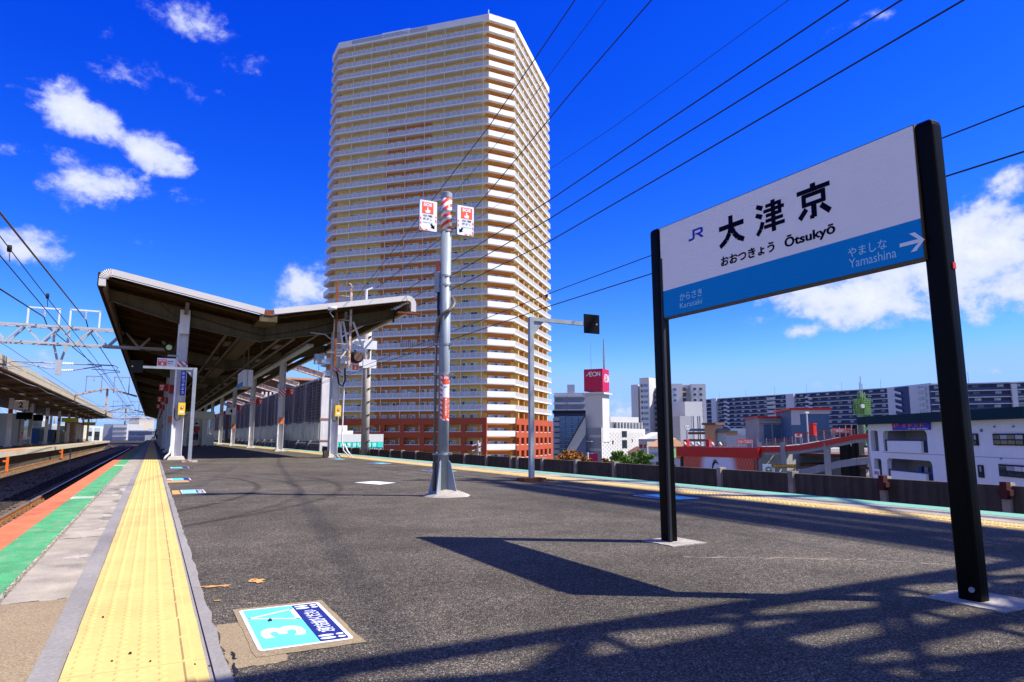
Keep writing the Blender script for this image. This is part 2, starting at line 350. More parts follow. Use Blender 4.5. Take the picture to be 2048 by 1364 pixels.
mk('skin', (.52,.30,.20), .6, var=0)
mk('cloth_red', (.32,.03,.02), .8, var=.1)
mk('cloth_navy', (.02,.025,.05), .8, var=.1)
mk('cloth_white', (.55,.56,.58), .8, var=.1)
mk('cloth_brown', (.20,.09,.03), .8, var=.1)
mk('hair', (.01,.008,.006), .6, var=0)
mk('vending_blue', (.02,.10,.28), .4, var=.1)
mk('board_yellow', (.65,.62,.05), .5, var=0)
mk('loud_grey', (.32,.30,.27), .5, var=.05)

def asphalt():
    m = bpy.data.materials.new('asphalt'); m.use_nodes = True; t = m.node_tree; n, l = t.nodes, t.links; b = n['Principled BSDF']
    b.inputs['Roughness'].default_value = .85; b.inputs['Specular IOR Level'].default_value = .12
    g = n.new('ShaderNodeNewGeometry'); P = g.outputs['Position']
    vo = n.new('ShaderNodeTexVoronoi'); vo.inputs['Scale'].default_value = 165; l.new(P, vo.inputs['Vector'])
    sp = n.new('ShaderNodeSeparateColor'); l.new(vo.outputs['Color'], sp.inputs[0])
    cr = n.new('ShaderNodeValToRGB'); l.new(sp.outputs[0], cr.inputs[0]); e = cr.color_ramp.elements
    e[0].position = 0; e[0].color = (.060,.053,.044,1); e[1].position = 1; e[1].color = (.38,.33,.255,1)
    for p, c in ((.35,(.100,.086,.068,1)),(.62,(.148,.126,.097,1)),(.80,(.180,.150,.112,1)),(.93,(.24,.205,.155,1))):
        x = cr.color_ramp.elements.new(p); x.color = c
    # gaps between stones
    gp = n.new('ShaderNodeMapRange'); l.new(vo.outputs['Distance'], gp.inputs[0]); gp.inputs[1].default_value = .25; gp.inputs[2].default_value = .75; gp.inputs[3].default_value = 1.0; gp.inputs[4].default_value = .35
    def mul(a, bo):
        x = n.new('ShaderNodeMix'); x.data_type = 'RGBA'; x.blend_type = 'MULTIPLY'; x.inputs[0].default_value = 1; l.new(a, x.inputs[6]); l.new(bo, x.inputs[7]); return x.outputs[2]
    cur = mul(cr.outputs[0], gp.outputs[0])
    def nz(s, d, lo, hi, a=.3, c=.7, vec=None):
        x = n.new('ShaderNodeTexNoise'); x.inputs['Scale'].default_value = s; x.inputs['Detail'].default_value = d; l.new(vec or P, x.inputs['Vector'])
        r = n.new('ShaderNodeMapRange'); l.new(x.outputs[0], r.inputs[0]); r.inputs[1].default_value = a; r.inputs[2].default_value = c; r.inputs[3].default_value = lo; r.inputs[4].default_value = hi; return r.outputs[0]
    cur = mul(cur, nz(.55, 6, .78, 1.38)); cur = mul(cur, nz(2.6, 6, .80, 1.20)); cur = mul(cur, nz(24, 3, .82, 1.2))
    # three faint wheel arcs, worn into the surface
    sx = n.new('ShaderNodeSeparateXYZ'); l.new(P, sx.inputs[0])
    def ma(op, *v):
        x = n.new('ShaderNodeMath'); x.operation = op
        for i, q in enumerate(v):
            if isinstance(q, (int, float)): x.inputs[i].default_value = q
            else: l.new(q, x.inputs[i])
        return x.outputs[0]
    for cx, cy, r0, wd, st in ARCS:
        dx = ma('SUBTRACT', sx.outputs[0], cx); dy = ma('SUBTRACT', sx.outputs[1], cy)
        d = ma('ABSOLUTE', ma('SUBTRACT', ma('SQRT', ma('ADD', ma('MULTIPLY', dx, dx), ma('MULTIPLY', dy, dy))), r0))
        r = n.new('ShaderNodeMapRange'); l.new(d, r.inputs[0]); r.inputs[1].default_value = wd * .3; r.inputs[2].default_value = wd; r.inputs[3].default_value = 1 - st; r.inputs[4].default_value = 1
        lim = n.new('ShaderNodeMapRange'); l.new(dx, lim.inputs[0]); lim.inputs[1].default_value = r0 * .2; lim.inputs[2].default_value = r0 * .5; 
        k = ma('SUBTRACT', 1.0, ma('MULTIPLY', ma('SUBTRACT', 1.0, r.outputs[0]), lim.outputs[0]))
        cur = mul(cur, k)
    l.new(cur, b.inputs['Base Color'])
    bp = n.new('ShaderNodeBump'); bp.inputs['Strength'].default_value = .9; bp.inputs['Distance'].default_value = .006; bp.invert = True
    l.new(vo.outputs['Distance'], bp.inputs['Height']); l.new(bp.outputs[0], b.inputs['Normal']); return m
ARCS = [(-5.6, 11.5, 7.05, .07, .4), (-5.6, 11.0, 7.55, .07, .28), (-4.3, 11.5, 6.9, .07, .35)]
M['asphalt'] = asphalt()
def rail_glass():
    m = bpy.data.materials.new('balcony_glass'); m.use_nodes = True; t = m.node_tree; n, l = t.nodes, t.links; b = n['Principled BSDF']
    b.inputs['Base Color'].default_value = (.70,.68,.63,1); b.inputs['Roughness'].default_value = .25
    tr = n.new('ShaderNodeBsdfTransparent'); tr.inputs[0].default_value = (.85,.9,1,1); mx = n.new('ShaderNodeMixShader'); mx.inputs[0].default_value = .46
    l.new(tr.outputs[0], mx.inputs[1]); l.new(b.outputs[0], mx.inputs[2]); l.new(mx.outputs[0], n['Material Output'].inputs[0]); return m
M['balcony_glass'] = rail_glass()
def frosted():
    m = bpy.data.materials.new('frosted_panel'); m.use_nodes = True; t = m.node_tree; n, l = t.nodes, t.links; b = n['Principled BSDF']
    b.inputs['Base Color'].default_value = (.62,.70,.64,1); b.inputs['Roughness'].default_value = .4
    tr = n.new('ShaderNodeBsdfTranslucent'); tr.inputs[0].default_value = (.72,.80,.74,1); mx = n.new('ShaderNodeMixShader'); mx.inputs[0].default_value = .5
    l.new(tr.outputs[0], mx.inputs[1]); l.new(b.outputs[0], mx.inputs[2]); l.new(mx.outputs[0], n['Material Output'].inputs[0]); return m
M['frosted'] = frosted()
mk('clamp_red', (.06,.006,.004), .7, var=.2, grain=.2)
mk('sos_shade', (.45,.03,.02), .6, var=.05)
mk('grit_grey', (.20,.17,.13), .9, var=.3, vs=30)
def stripes(name, c1, c2, fx, fy, fz):
    m = bpy.data.materials.new(name); m.use_nodes = True; t = m.node_tree; n, l = t.nodes, t.links; b = n['Principled BSDF']; b.inputs['Roughness'].default_value = .45
    g = n.new('ShaderNodeNewGeometry'); d = n.new('ShaderNodeVectorMath'); d.operation = 'DOT_PRODUCT'; d.inputs[1].default_value = (fx, fy, fz); l.new(g.outputs['Position'], d.inputs[0])
    fr = n.new('ShaderNodeMath'); fr.operation = 'FRACT'; l.new(d.outputs['Value'], fr.inputs[0]); gt = n.new('ShaderNodeMath'); gt.operation = 'GREATER_THAN'; gt.inputs[1].default_value = .5; l.new(fr.outputs[0], gt.inputs[0])
    x = n.new('ShaderNodeMix'); x.data_type = 'RGBA'; l.new(gt.outputs[0], x.inputs[0]); x.inputs[6].default_value = (*c1, 1); x.inputs[7].default_value = (*c2, 1); l.new(x.outputs[2], b.inputs['Base Color']); M[name] = m
stripes('hazard', (.75,.06,.035), (.80,.78,.74), -6.2, 3.2, 10)
mk('gantry_paint', (.46,.47,.49), .55, var=.08, vs=3)
mk('corner_white', (.86,.84,.80), .8, var=.03, vs=.4, streak=.05)
stripes('hazard_fine', (.75,.09,.05), (.80,.78,.74), 16, 0, 16)
stripes('hazard_column', (.62,.05,.03), (.70,.69,.67), 6, 0, 6)
# billboard on the car park: red lozenge print fading into a white centre
def lozenge():
    m = bpy.data.materials.new('lozenge_print'); m.use_nodes = True; t = m.node_tree; n, l = t.nodes, t.links; b = n['Principled BSDF']
    tcn = n.new('ShaderNodeTexCoord'); G = tcn.outputs['Object']; s = n.new('ShaderNodeSeparateXYZ'); l.new(G, s.inputs[0])
    def ma(op, *v):
        x = n.new('ShaderNodeMath'); x.operation = op
        for i, q in enumerate(v):
            if isinstance(q, (int, float)): x.inputs[i].default_value = q
            else: l.new(q, x.inputs[i])
        return x.outputs[0]
    u = s.outputs[0]; v = s.outputs[2]
    a = ma('ABSOLUTE', ma('SUBTRACT', ma('FRACT', ma('ADD', ma('MULTIPLY', u, 2.2), ma('MULTIPLY', v, 1.1))), .5))
    c = ma('ABSOLUTE', ma('SUBTRACT', ma('FRACT', ma('SUBTRACT', ma('MULTIPLY', u, 2.2), ma('MULTIPLY', v, 1.1))), .5))
    ln = ma('LESS_THAN', ma('MINIMUM', a, c), .07)
    wx = ma('ADD', ma('MULTIPLY', ma('ABSOLUTE', u), 1.0), ma('MULTIPLY', v, .18))
    r = n.new('ShaderNodeMapRange'); r.interpolation_type = 'SMOOTHSTEP'; l.new(wx, r.inputs[0]); r.inputs[1].default_value = 1.9; r.inputs[2].default_value = 3.2
    x = n.new('ShaderNodeMix'); x.data_type = 'RGBA'; l.new(r.outputs[0], x.inputs[0]); x.inputs[6].default_value = (.62,.66,.75,1); x.inputs[7].default_value = (.50,.055,.02,1)
    y = n.new('ShaderNodeMix'); y.data_type = 'RGBA'; l.new(ma('MULTIPLY', ln, .35), y.inputs[0]); l.new(x.outputs[2], y.inputs[6]); y.inputs[7].default_value = (.75,.35,.20,1)
    l.new(y.outputs[2], b.inputs['Base Color']); return m
M['lozenge_print'] = lozenge()
# ------------------------------------------------------------------ ground, viaduct, track beds
Z_CITY, Z_BED, Z_RAIL = -8.0, -1.22, -1.05
Y0, Y1 = -14.0, 168.0
def rough_sheet(x0, x1, y0, y1, z, mt, name, parent, step=.25, amp=.02, sides=False, **kw):
    mb = MB(); nx = max(1, int((x1 - x0) / step)); ny = max(1, int((y1 - y0) / step)); vs = []
    for j in range(ny + 1):
        for i in range(nx + 1):
            x = x0 + (x1 - x0) * i / nx; y = y0 + (y1 - y0) * j / ny
            vs.append((x, y, z + amp * (mnoise.noise(Vector((x * 1.7, y * 1.7, 3))) + .5 * mnoise.noise(Vector((x * 6, y * 6, 1))))))
    fs = [(j * (nx + 1) + i, j * (nx + 1) + i + 1, (j + 1) * (nx + 1) + i + 1, (j + 1) * (nx + 1) + i) for j in range(ny) for i in range(nx)]
    mb.add(vs, fs); return mb.build(name, mt, parent, **kw)
mb = MB(); mb.face([(-6000, -2500, Z_CITY), (6000, -2500, Z_CITY), (6000, 6500, Z_CITY), (-6000, 6500, Z_CITY)])
mb.build('ground', 'city_ground', kind='structure')
mb = MB(); mb.b2(-30, 10.95, Y0 - 40, 420, Z_CITY, Z_BED - .12); mb.build('viaduct_deck', 'concrete_dark', kind='structure')
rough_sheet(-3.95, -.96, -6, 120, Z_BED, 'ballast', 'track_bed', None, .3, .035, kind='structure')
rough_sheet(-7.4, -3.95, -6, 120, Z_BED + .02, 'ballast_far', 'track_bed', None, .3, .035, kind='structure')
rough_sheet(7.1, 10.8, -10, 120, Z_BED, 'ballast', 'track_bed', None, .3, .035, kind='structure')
mb = MB(); mb.b2(-30, 10.9, 120, 420, Z_BED - .1, Z_BED); mb.build('track_bed', 'ballast', kind='structure')
# ballast stones that stand proud in the nearer part of the bed
mb = MB(); rr = random.Random(3)
for i in range(5200):
    x = rr.uniform(-6.8, -1.9); y = 12 + 40 * rr.random() ** 1.3; s = rr.uniform(.02, .042); z = Z_BED + .01
    a = [Vector((rr.uniform(-1, 1), rr.uniform(-1, 1), 0)).normalized() * s for _ in range(1)][0]; b = Vector((-a.y, a.x, 0)) * rr.uniform(.6, 1)
    c = Vector((x, y, z)); t = c + Vector((rr.uniform(-.01, .01), rr.uniform(-.01, .01), s * rr.uniform(.8, 1.5)))
    mb.add([c + a, c + b, c - a, c - b, t], [(0, 1, 4), (1, 2, 4), (2, 3, 4), (3, 0, 4)])
mb.build('ballast_gravel', 'ballast', kind='stuff')
# ------------------------------------------------------------------ tracks
def track(xc, y0, y1, label, name='railway_track', curve=None):
    t = thing(name, label, 'railway track', (xc, (y0 + y1) / 2, Z_BED), 'railway tracks beside the platforms')
    for s in (-1, 1):
        mb = MB(); x = xc + s * .55
        for (xa, xb, za, zb, mi) in ((-.064, .064, .0, .02, 0), (-.01, .01, .02, .125, 0), (-.034, .034, .125, .160, 0), (-.030, .030, .160, .17, 1)):
            mb.b2(x + xa, x + xb, y0, y1, Z_BED + za, Z_BED + zb, mi)
        mb.build('rail', ['rail_side', 'rail_top'], t)
    sl = MB(); sl.box((0, 0, -.035), (2.0, .22, .13)); slm = meshof(sl, 'sleeper', ['sleeper'])
    cl = MB(); allc = MB()
    for s in (-1, 1):
        for q in (-1, 1):
            cl.box((s * .55 + q * .085, 0, .055), (.06, .12, .05)); cl.tube((s * .55 + q * .09, 0, .07), (s * .55 + q * .09, 0, .11), .014, 6)
    n = min(int((y1 - max(y0, 6)) / .6), 150)
    for i in range(n):
        y = max(y0, 6) + i * .6
        inst('sleeper', slm, t, (xc, y, Z_BED)); allc.add([(v[0] + xc, v[1] + y, v[2] + Z_BED) for v in cl.v], cl.f)
    allc.build('rail_clips', 'rail_side', t)['kind'] = 'stuff'
    return t
track(-2.35, -6, 118, 'rusty railway track directly beside the orange platform edge')
track(-6.20, -6, 118, 'rusty railway track running along the opposite roofed platform')
track(8.87, -10, 118, 'railway track between the platform with the green edge line and the dark parapet')
# the four lines curve off to the left beyond the platform ends
t = thing('railway_track', 'rusty railway track curving away beyond the far platform ends', 'railway track', (-8, 150, Z_BED), 'railway tracks beside the platforms')
for off in (-6.75, -5.65, -2.9, -1.8):
    mb = MB(); pts = []
    for i in range(25):
        y = 118 + i * 9; pts.append((off - ((y - 118) / 90) ** 2 * 9, y, Z_BED + .09))
    for a, b in zip(pts, pts[1:]): mb.bar(a, b, .09, .16)
    mb.build('rail', 'rail_side', t)
# ------------------------------------------------------------------ the platform
pf = thing('platform', 'grey asphalt island platform with yellow tactile strips', 'platform', (3.1, 70, 0)); pf['kind'] = 'structure'
mb = MB(); mb.b2(-.80, 7.05, Y0, Y1, Z_CITY + 6.4, -.13); mb.build('platform_body', 'concrete_dark', pf)
mb = MB(); mb.b2(.25, 6.0, Y0, Y1, -.13, 0); mb.build('asphalt_surface', 'asphalt', pf)
mb = MB(); mb.b2(-.545, -.25, Y0, 2.2, -.13, 0); mb.b2(-.545, -.25, 3.75, Y1, -.13, 0.001); mb.b2(6.5, 6.93, Y0, Y1, -.13, 0); mb.build('concrete_margin', 'concrete', pf)
mb = MB(); mb.b2(-.545, -.25, 2.2, 3.75, -.13, .003); mb.build('repaired_margin', 'tan_patch', pf, label='tan repaired patch of platform margin')
mb = MB(); mb.b2(-.25, .25, Y0, Y1, -.13, -.003); mb.b2(6.0, 6.5, Y0, Y1, -.13, -.003); mb.build('mortar_bed', 'mortar', pf)
# ragged mortar lips along both sides of the left strip
def ragged(x0, x1, y0, y1, jit, step, z, mt, name, parent, seed=0, both=False):
    r = random.Random(seed); mb = MB(); y = y0; prev = None
    while y < y1:
        o = r.uniform(-jit, jit); i = r.uniform(-jit, jit) if both else 0
        cur = ((x0 + i, y, z), (x1 + o, y, z))
        if prev: mb.face([prev[0], prev[1], cur[1], cur[0]])
        prev = cur; y += step * r.uniform(.5, 1.5)
    return mb.build(name, mt, parent)
ragged(.215, .258, 1.5, 40, .007, .16, .0028, 'mortar', 'mortar_seam', pf, 1)
ragged(-.285, -.215, 1.5, 40, -.0, .3, .0035, 'mortar', 'mortar_seam', pf, 2, True)
# coping stones with painted bands
def coping(x0, x1, bands, side):
    for sidei in (0,):
        y = Y0; k = 0
        while y < Y1 - 1:
            L_ = 3.0 if y < 60 else 12.0
            mb = MB(); a, b = y + .004, y + L_ - .004
            mb.b2(x0, x1, a, b, -.14, -.0015, 0); mb.build('coping_stone', ['concrete_pale'], pf); y += L_; k += 1
coping(-1.03, -.56, None, -1); coping(6.945, 7.29, None, 1)
def band(x0, x1, y0, y1, mt, label): 
    mb = MB(); mb.b2(x0, x1, y0, y1, -.0015, .0015); return mb.build('painted_band', mt, pf, label=label)
band(-1.03, -.815, Y0, Y1, 'orange_paint', 'orange painted band at the platform edge')
band(-.813, -.575, Y0, 9.6, 'green_paint', 'green painted band'); band(-.813, -.575, 9.6, 9.95, 'green_paint_pale', 'pale faded piece of green band')
band(-.813, -.575, 9.95, 19.9, 'green_paint', 'green painted band'); band(-.813, -.575, 19.9, 20.5, 'green_paint_pale', 'pale faded piece of green band'); band(-.813, -.575, 20.5, Y1, 'green_paint', 'green painted band')
mk('teal_paint', (.14,.35,.24), .7, var=.12, vs=4, grain=.12, gs=110)
band(6.96, 7.29, Y0, Y1, 'teal_paint', 'sea green painted band along the far edge')
# loose chips in the groove beside the green band
mb = MB(); rr = random.Random(5)
for i in range(1500):
    y = 2.2 + 16 * rr.random() ** 1.6; x = -.565 + rr.uniform(-.008, .028); s = rr.uniform(.003, .008); c = Vector((x, y, -.002)); an = rr.uniform(0, 6)
    a = Vector((math.cos(an), math.sin(an), 0)) * s * 1.5; b = Vector((-a.y, a.x, 0)) * .7
    mb.add([c + a, c + b, c - a, c - b, c + Vector((0, 0, s * 1.1))], [(0, 1, 4), (1, 2, 4), (2, 3, 4), (3, 0, 4)])
mb.build('grit', 'grit_grey', kind='stuff')
# tactile tiles: five by five blisters and one bar on the platform's inner side
def tile_mesh(flip):
    mb = MB(); f = -1 if flip else 1
    mb.b2(-.2, .2, -.1488, .1488, -.012, .002)
    for i in range(5):
        for j in range(5):
            cx = f * (-.165 + i * .06); cy = -.12 + j * .06; n = 8
            vs = [(cx + .0145 * math.cos(k * math.pi / 4), cy + .0145 * math.sin(k * math.pi / 4), .002) for k in range(n)] + [(cx + .008 * math.cos(k * math.pi / 4), cy + .008 * math.sin(k * math.pi / 4), .0068) for k in range(n)]
            mb.add(vs, [(k, (k + 1) % n, n + (k + 1) % n, n + k) for k in range(n)] + [tuple(range(n, 2 * n))])
    x0, x1 = f * .133, f * .167
    a, b = min(x0, x1), max(x0, x1)
    mb.add([(a, -.142, .002), (b, -.142, .002), (b, .142, .002), (a, .142, .002), (a + .006, -.137, .0072), (b - .006, -.137, .0072), (b - .006, .137, .0072), (a + .006, .137, .0072)],
           [(4, 5, 6, 7), (0, 1, 5, 4), (1, 2, 6, 5), (2, 3, 7, 6), (3, 0, 4, 7)])
    return meshof(mb, 'tactile_tile', ['yellow_tile'])
for xc, flip, lab in ((0.0, False, 'yellow tactile paving strip beside the green and orange platform edge'), (6.25, True, 'yellow tactile paving strip along the sea green far edge of the platform')):
    tp = thing('tactile_paving', lab, 'tactile paving', (xc, 30, 0)); tp['kind'] = 'structure'; tm = tile_mesh(flip); y = 1.2; r = random.Random(11)
    for k in range(165):
        inst('tactile_tile', tm, tp, (xc + r.uniform(-.0012, .0012), y, r.uniform(0, .0012)), r.uniform(-.002, .002)); y += .3
    mb = MB(); mb.b2(xc - .2, xc + .2, y - .15, Y1, -.01, .005); o = mb.build('tactile_tile', 'yellow_tile', tp); o['kind'] = 'stuff'
    mb = MB(); mb.b2(xc - .2, xc + .2, Y0, 1.2 - .152, -.01, .005); o = mb.build('tactile_tile', 'yellow_tile', tp); o['kind'] = 'stuff'
# thin patches lying on the asphalt
def irregular(cx, cy, rx, ry, n, jit, seed, rot=0):
    r = random.Random(seed); pts = []
    for k in range(n):
        a = 2 * math.pi * k / n; q = 1 + r.uniform(-jit, jit); x, y = rx * q * math.cos(a), ry * q * math.sin(a)
        pts.append((cx + x * math.cos(rot) - y * math.sin(rot), cy + x * math.sin(rot) + y * math.cos(rot)))
    return pts
def patch(name, pts, mt, z=.003, **kw):
    mb = MB(); mb.face([(x, y, z) for x, y in pts]); return mb.build(name, mt, pf, **kw)
def quadpatch(name, x0, x1, y0, y1, mt, z=.003, jit=.006, seed=0, **kw):
    r = random.Random(seed); pts = []
    for (ax, ay), (bx, by) in (((x0, y0), (x1, y0)), ((x1, y0), (x1, y1)), ((x1, y1), (x0, y1)), ((x0, y1), (x0, y0))):
        for k in range(8): pts.append((ax + (bx - ax) * k / 8 + r.uniform(-jit, jit), ay + (by - ay) * k / 8 + r.uniform(-jit, jit)))
    return patch(name, pts, mt, z, **kw)
quadpatch('repair_patch', .262, .44, 2.41, 2.98, 'tan_patch', .0014, .008, 1)
quadpatch('repair_patch', .345, .715, 2.49, 3.20, 'tan_patch', .0026, .005, 2)
for cx, cy, rx, ry, sd in ((.515, 3.75, .035, .045, 1), (.50, 3.79, .02, .02, 5), (.315, 3.72, .05, .02, 2), (.36, 3.70, .02, .012, 3), (.27, 3.74, .03, .01, 4), (.30,3.40,.012,.01,6), (.42,3.28,.01,.01,7)):
    patch('paint_remnant', irregular(cx, cy, rx, ry, 14, .5, sd), 'worn_orange', .0045)
quadpatch('paint_stripe', .25, .57, 12.2, 12.65, 'worn_orange', .004, .01, 9, label='orange painted stripe worn into the asphalt')
quadpatch('paint_remnant', .27, .36, 9.7, 10.4, 'worn_orange', .0045, .01, 10)
quadpatch('paint_remnant', .26, .34, 12.8, 13.4, 'concrete_pale', .0045, .01, 12)
w = [(2.86,10.85),(3.23,11.05),(3.43,10.5),(3.08,10.2)]
patch('marking_plate', w, 'white_paint', .006, label='small white square marking on the asphalt')
# concrete pads under the sign posts
def pad(cx, cy, s, rot, seed):
    pts = [];
    r = random.Random(seed)
    for k in range(4):
        a = rot + math.pi / 4 + k * math.pi / 2; b = a + math.pi / 2
        for q in range(6):
            x = math.cos(a) * (1 - q / 6) + math.cos(b) * q / 6; y = math.sin(a) * (1 - q / 6) + math.sin(b) * q / 6
            pts.append((cx + (x + r.uniform(-.03, .03)) * s, cy + (y + r.uniform(-.03, .03)) * s))
    mb = MB(); mb.prism(pts, -.01, .006); return mb.build('concrete_pad', 'mound', pf)
pad(3.24, 3.80, .22, R(3), 1); pad(3.32, 1.84, .23, R(3), 2)
# seams, cracks and gum spots in the asphalt
def crack(pts, w, mt, seed, name='crack', n=14, jit=.02):
    r = random.Random(seed); P_ = []
    for (a, b_) in zip(pts, pts[1:]):
        for k in range(n): P_.append((a[0] + (b_[0] - a[0]) * k / n + r.uniform(-jit, jit), a[1] + (b_[1] - a[1]) * k / n + r.uniform(-jit, jit)))
    mb = MB()
    for a, b_ in zip(P_, P_[1:]):
        if r.random() < .12: continue
        d = Vector((b_[0] - a[0], b_[1] - a[1])).normalized(); q = Vector((-d.y, d.x)) * w * r.uniform(.4, 1.2) / 2
        mb.face([(a[0] - q.x, a[1] - q.y, .0022), (b_[0] - q.x, b_[1] - q.y, .0022), (b_[0] + q.x, b_[1] + q.y, .0022), (a[0] + q.x, a[1] + q.y, .0022)])
    mb.build(name, mt, pf)
crack([(.28, 8.35), (1.9, 8.45), (3.6, 8.6)], .022, 'concrete', 1, 'pale_seam', 26, .02)
crack([(.30, 8.38), (3.6, 8.62)], .012, 'dark', 2, 'seam', 40, .015)
crack([(2.9, 3.3), (3.3, 3.05), (3.75, 2.75), (4.1, 2.35)], .016, 'concrete', 3, 'pale_seam', 12, .02)
crack([(1.3, 6.3), (1.9, 5.2), (2.1, 4.6)], .006, 'dark', 4); crack([(4.2, 7.2), (4.9, 6.4)], .006, 'dark', 5); crack([(.27, 2.35), (.29, 2.5), (.275, 2.62)], .014, 'dark', 7, 'crack', 6, .008)
crack([(.3, 15.8), (2.6, 15.9), (5.9, 16.0)], .02, 'concrete_dark', 8, 'seam', 30, .02)
crack([(-.54, 5.9), (-.27, 5.95)], .015, 'dark', 9, 'seam', 8, .004); crack([(-.54, 10.9), (-.27, 10.95)], .03, 'dark', 10, 'seam', 8, .004); crack([(-.54, 14.2), (-.27, 14.25)], .03, 'dark', 11, 'seam', 8, .004); crack([(-.54, 3.76), (-.26, 3.77)], .008, 'dark', 12, 'seam', 8, .003)
rg = random.Random(77)
mb = MB()
for i in range(46):
    x, y, s = rg.uniform(.4, 5.8), 2.4 + 14 * rg.random() ** 1.5, rg.uniform(.008, .02); mb.face([(x + s * math.cos(k * .7854), y + s * math.sin(k * .7854), .0016) for k in range(8)])
mb.build('gum_spots', 'concrete_dark', pf)['kind'] = 'stuff'
# scuffed blotches on the concrete margin
for i in range(16):
    y = 3.0 + 11 * rg.random() ** 1.3; patch('scuff', irregular(rg.uniform(-.36, -.29), y, rg.uniform(.02, .06), rg.uniform(.06, .22), 16, .55, i + 50), 'grit_grey' if i % 2 else 'concrete_pale', .0018 + i * .00004)
# small pebbles and litter
mb = MB(); rr = random.Random(9)
for (x, y, s) in ((.455, 2.93, .010), (-.02, 2.72, .006), (.04, 2.6, .004), (-.07, 2.66, .004), (.165, 2.5, .004), (.205, 2.46, .004), (-.13, 3.3, .005)):
    mb.tube((x, y, .004), (x + s * .2, y, .004 + s), s, 7, s * .55)
mb.build('pebbles', 'dark', kind='stuff', label='small dark pebbles lying on the tactile strip and the sticker', category='pebbles')
# ------------------------------------------------------------------ queue stickers on the asphalt
def sticker(x0, x1, y0, y1, label, detail=True, flip=False, z=.0032):
    """reads towards the track: U runs along +Y, V towards -X"""
    t = thing('queue_sticker', label, 'floor sticker', ((x0 + x1) / 2, (y0 + y1) / 2, z), 'queue stickers on the platform')
    if flip: U, V, O = Vector((0, -1, 0)), Vector((1, 0, 0)), Vector((x0, y1, z))
    else: U, V, O = Vector((0, 1, 0)), Vector((-1, 0, 0)), Vector((x1, y0, z))
    w, h = y1 - y0, x1 - x0
    plate(O, U, V, (0, w, 0, h), .0012, 'print_white', 'sheet', t, 0, .018)
    m = .014; nv = .36 * h
    plate(O, U, V, (m, w - m, nv, h - m), .0005, 'sticker_cyan' if detail else 'sticker_teal', 'boarding_field', t, .0012, .008)
    plate(O, U, V, (m, w - m, m, nv), .0005, 'sticker_navy', 'queue_field', t, .0012, .006)
    if detail:
        text('3', (w * .22, w * .45, nv + .06 * h, h * .90), O + Vector((0, 0, .0017)), U, V, 'print_white', t, 'digit', .03, .0006)
        a, b = w * .60, w * .88; y0_, y1_ = nv + .03 * h, h * .93; cxm = (a + b) / 2
        for p, q in (((a, y0_), (b, y0_)), ((b, y0_), (cxm, y1_)), ((cxm, y1_), (a, y0_))):
            d = Vector((q[0] - p[0], q[1] - p[1])).normalized() * .006; nn = Vector((-d.y, d.x)) * (1.6 if p[1] == q[1] else 1)
            poly_plate(O, U, V, [(p[0] - d.x + nn.x, p[1] - d.y + nn.y), (p[0] - d.x - nn.x, p[1] - d.y - nn.y), (q[0] + d.x - nn.x, q[1] + d.y - nn.y), (q[0] + d.x + nn.x, q[1] + d.y + nn.y)], .0005, 'print_white', 'triangle_outline', t, .0018)
        text('2列でお並びください', (w * .21, w * .79, m + .06 * h, nv - .06 * h), O + Vector((0, 0, .0017)), U, V, 'print_white', t, 'lettering', .01, .0006)
        for c in (.075, .135, .865, .925):
            for v0, v1, rw in ((m + .015 * h, nv * .40, .021), (nv * .46, nv - .02 * h, .024)):
                pts = [(w * c + rw / 2 * math.cos(k * math.pi / 6), (v0 + v1) / 2 + (v1 - v0) / 2 * math.sin(k * math.pi / 6)) for k in range(12)]
                poly_plate(O, U, V, pts, .0005, 'print_white', 'footprint', t, .0018)
    return t
sticker(.365, .69, 2.55, 3.16, 'cyan and navy queue sticker with a white 3 and triangle, nearest in the photo')
sticker(.38, .66, 9.80, 10.45, 'cyan and navy queue sticker lying just before the shadow of the striped pole')
sticker(.33, .62, 12.75, 13.4, 'pale blue queue sticker beside the yellow strip behind the orange stripe', False)
sticker(.42, .80, 17.6, 18.3, 'thin light blue queue sticker before the bent post under the canopy front', False)
sticker(5.30, 5.75, 6.25, 6.95, 'blue and teal queue sticker beside the far tactile strip behind the sign post', False, True)
sticker(5.20, 5.70, 13.4, 14.2, 'pale blue queue sticker behind the striped pole near the far strip', False, True)
sticker(5.25, 5.7, 17.9, 18.7, 'pale blue queue sticker before the ladder column near the far strip', False, True)
sticker(5.1, 5.5, 22.0, 22.8, 'small pale sticker at the foot of the ladder column', False, True)
# ------------------------------------------------------------------ station name sign
sg = thing('station_sign', 'white and blue station name sign between two black posts', 'station sign', (3.24, 2.83, 0))
SX = 3.195
def rounded_post(cx, cy, z1, wx, wy, sgn, lean=0.0):
    mb = MB(); n = 20; ring = []
    for k in range(n):
        a = 2 * math.pi * k / n; c, s = math.cos(a), math.sin(a)
        e = .38; ring.append((cx + wx / 2 * math.copysign(abs(c) ** e, c), cy + wy / 2 * math.copysign(abs(s) ** e, s)))
    zs = [-.02, z1 - .03, z1 - .012, z1]; sc = [1, 1, .94, .72]; vs = []
    for z, q in zip(zs, sc):
        for x, y in ring: vs.append((cx + (x - cx) * q + lean * z, cy + (y - cy) * q, z))
    fs = [(i * n + k, i * n + (k + 1) % n, (i + 1) * n + (k + 1) % n, (i + 1) * n + k) for i in range(3) for k in range(n)] + [tuple(range(3 * n, 4 * n))]
    mb.add(vs, fs); o = mb.build('post', 'black_enamel', sg); return o
rounded_post(3.285, 1.856, 2.235, .085, .100, 1, -.018); rounded_post(3.235, 3.835, 2.235, .085, .095, -1, -.008)
mb = MB(); mb.b2(3.185, 3.205, 3.766, 3.786, -.02, 2.0); mb.build('cover_strip', 'cable_black', sg)
yb0, yb1 = 1.888, 3.785
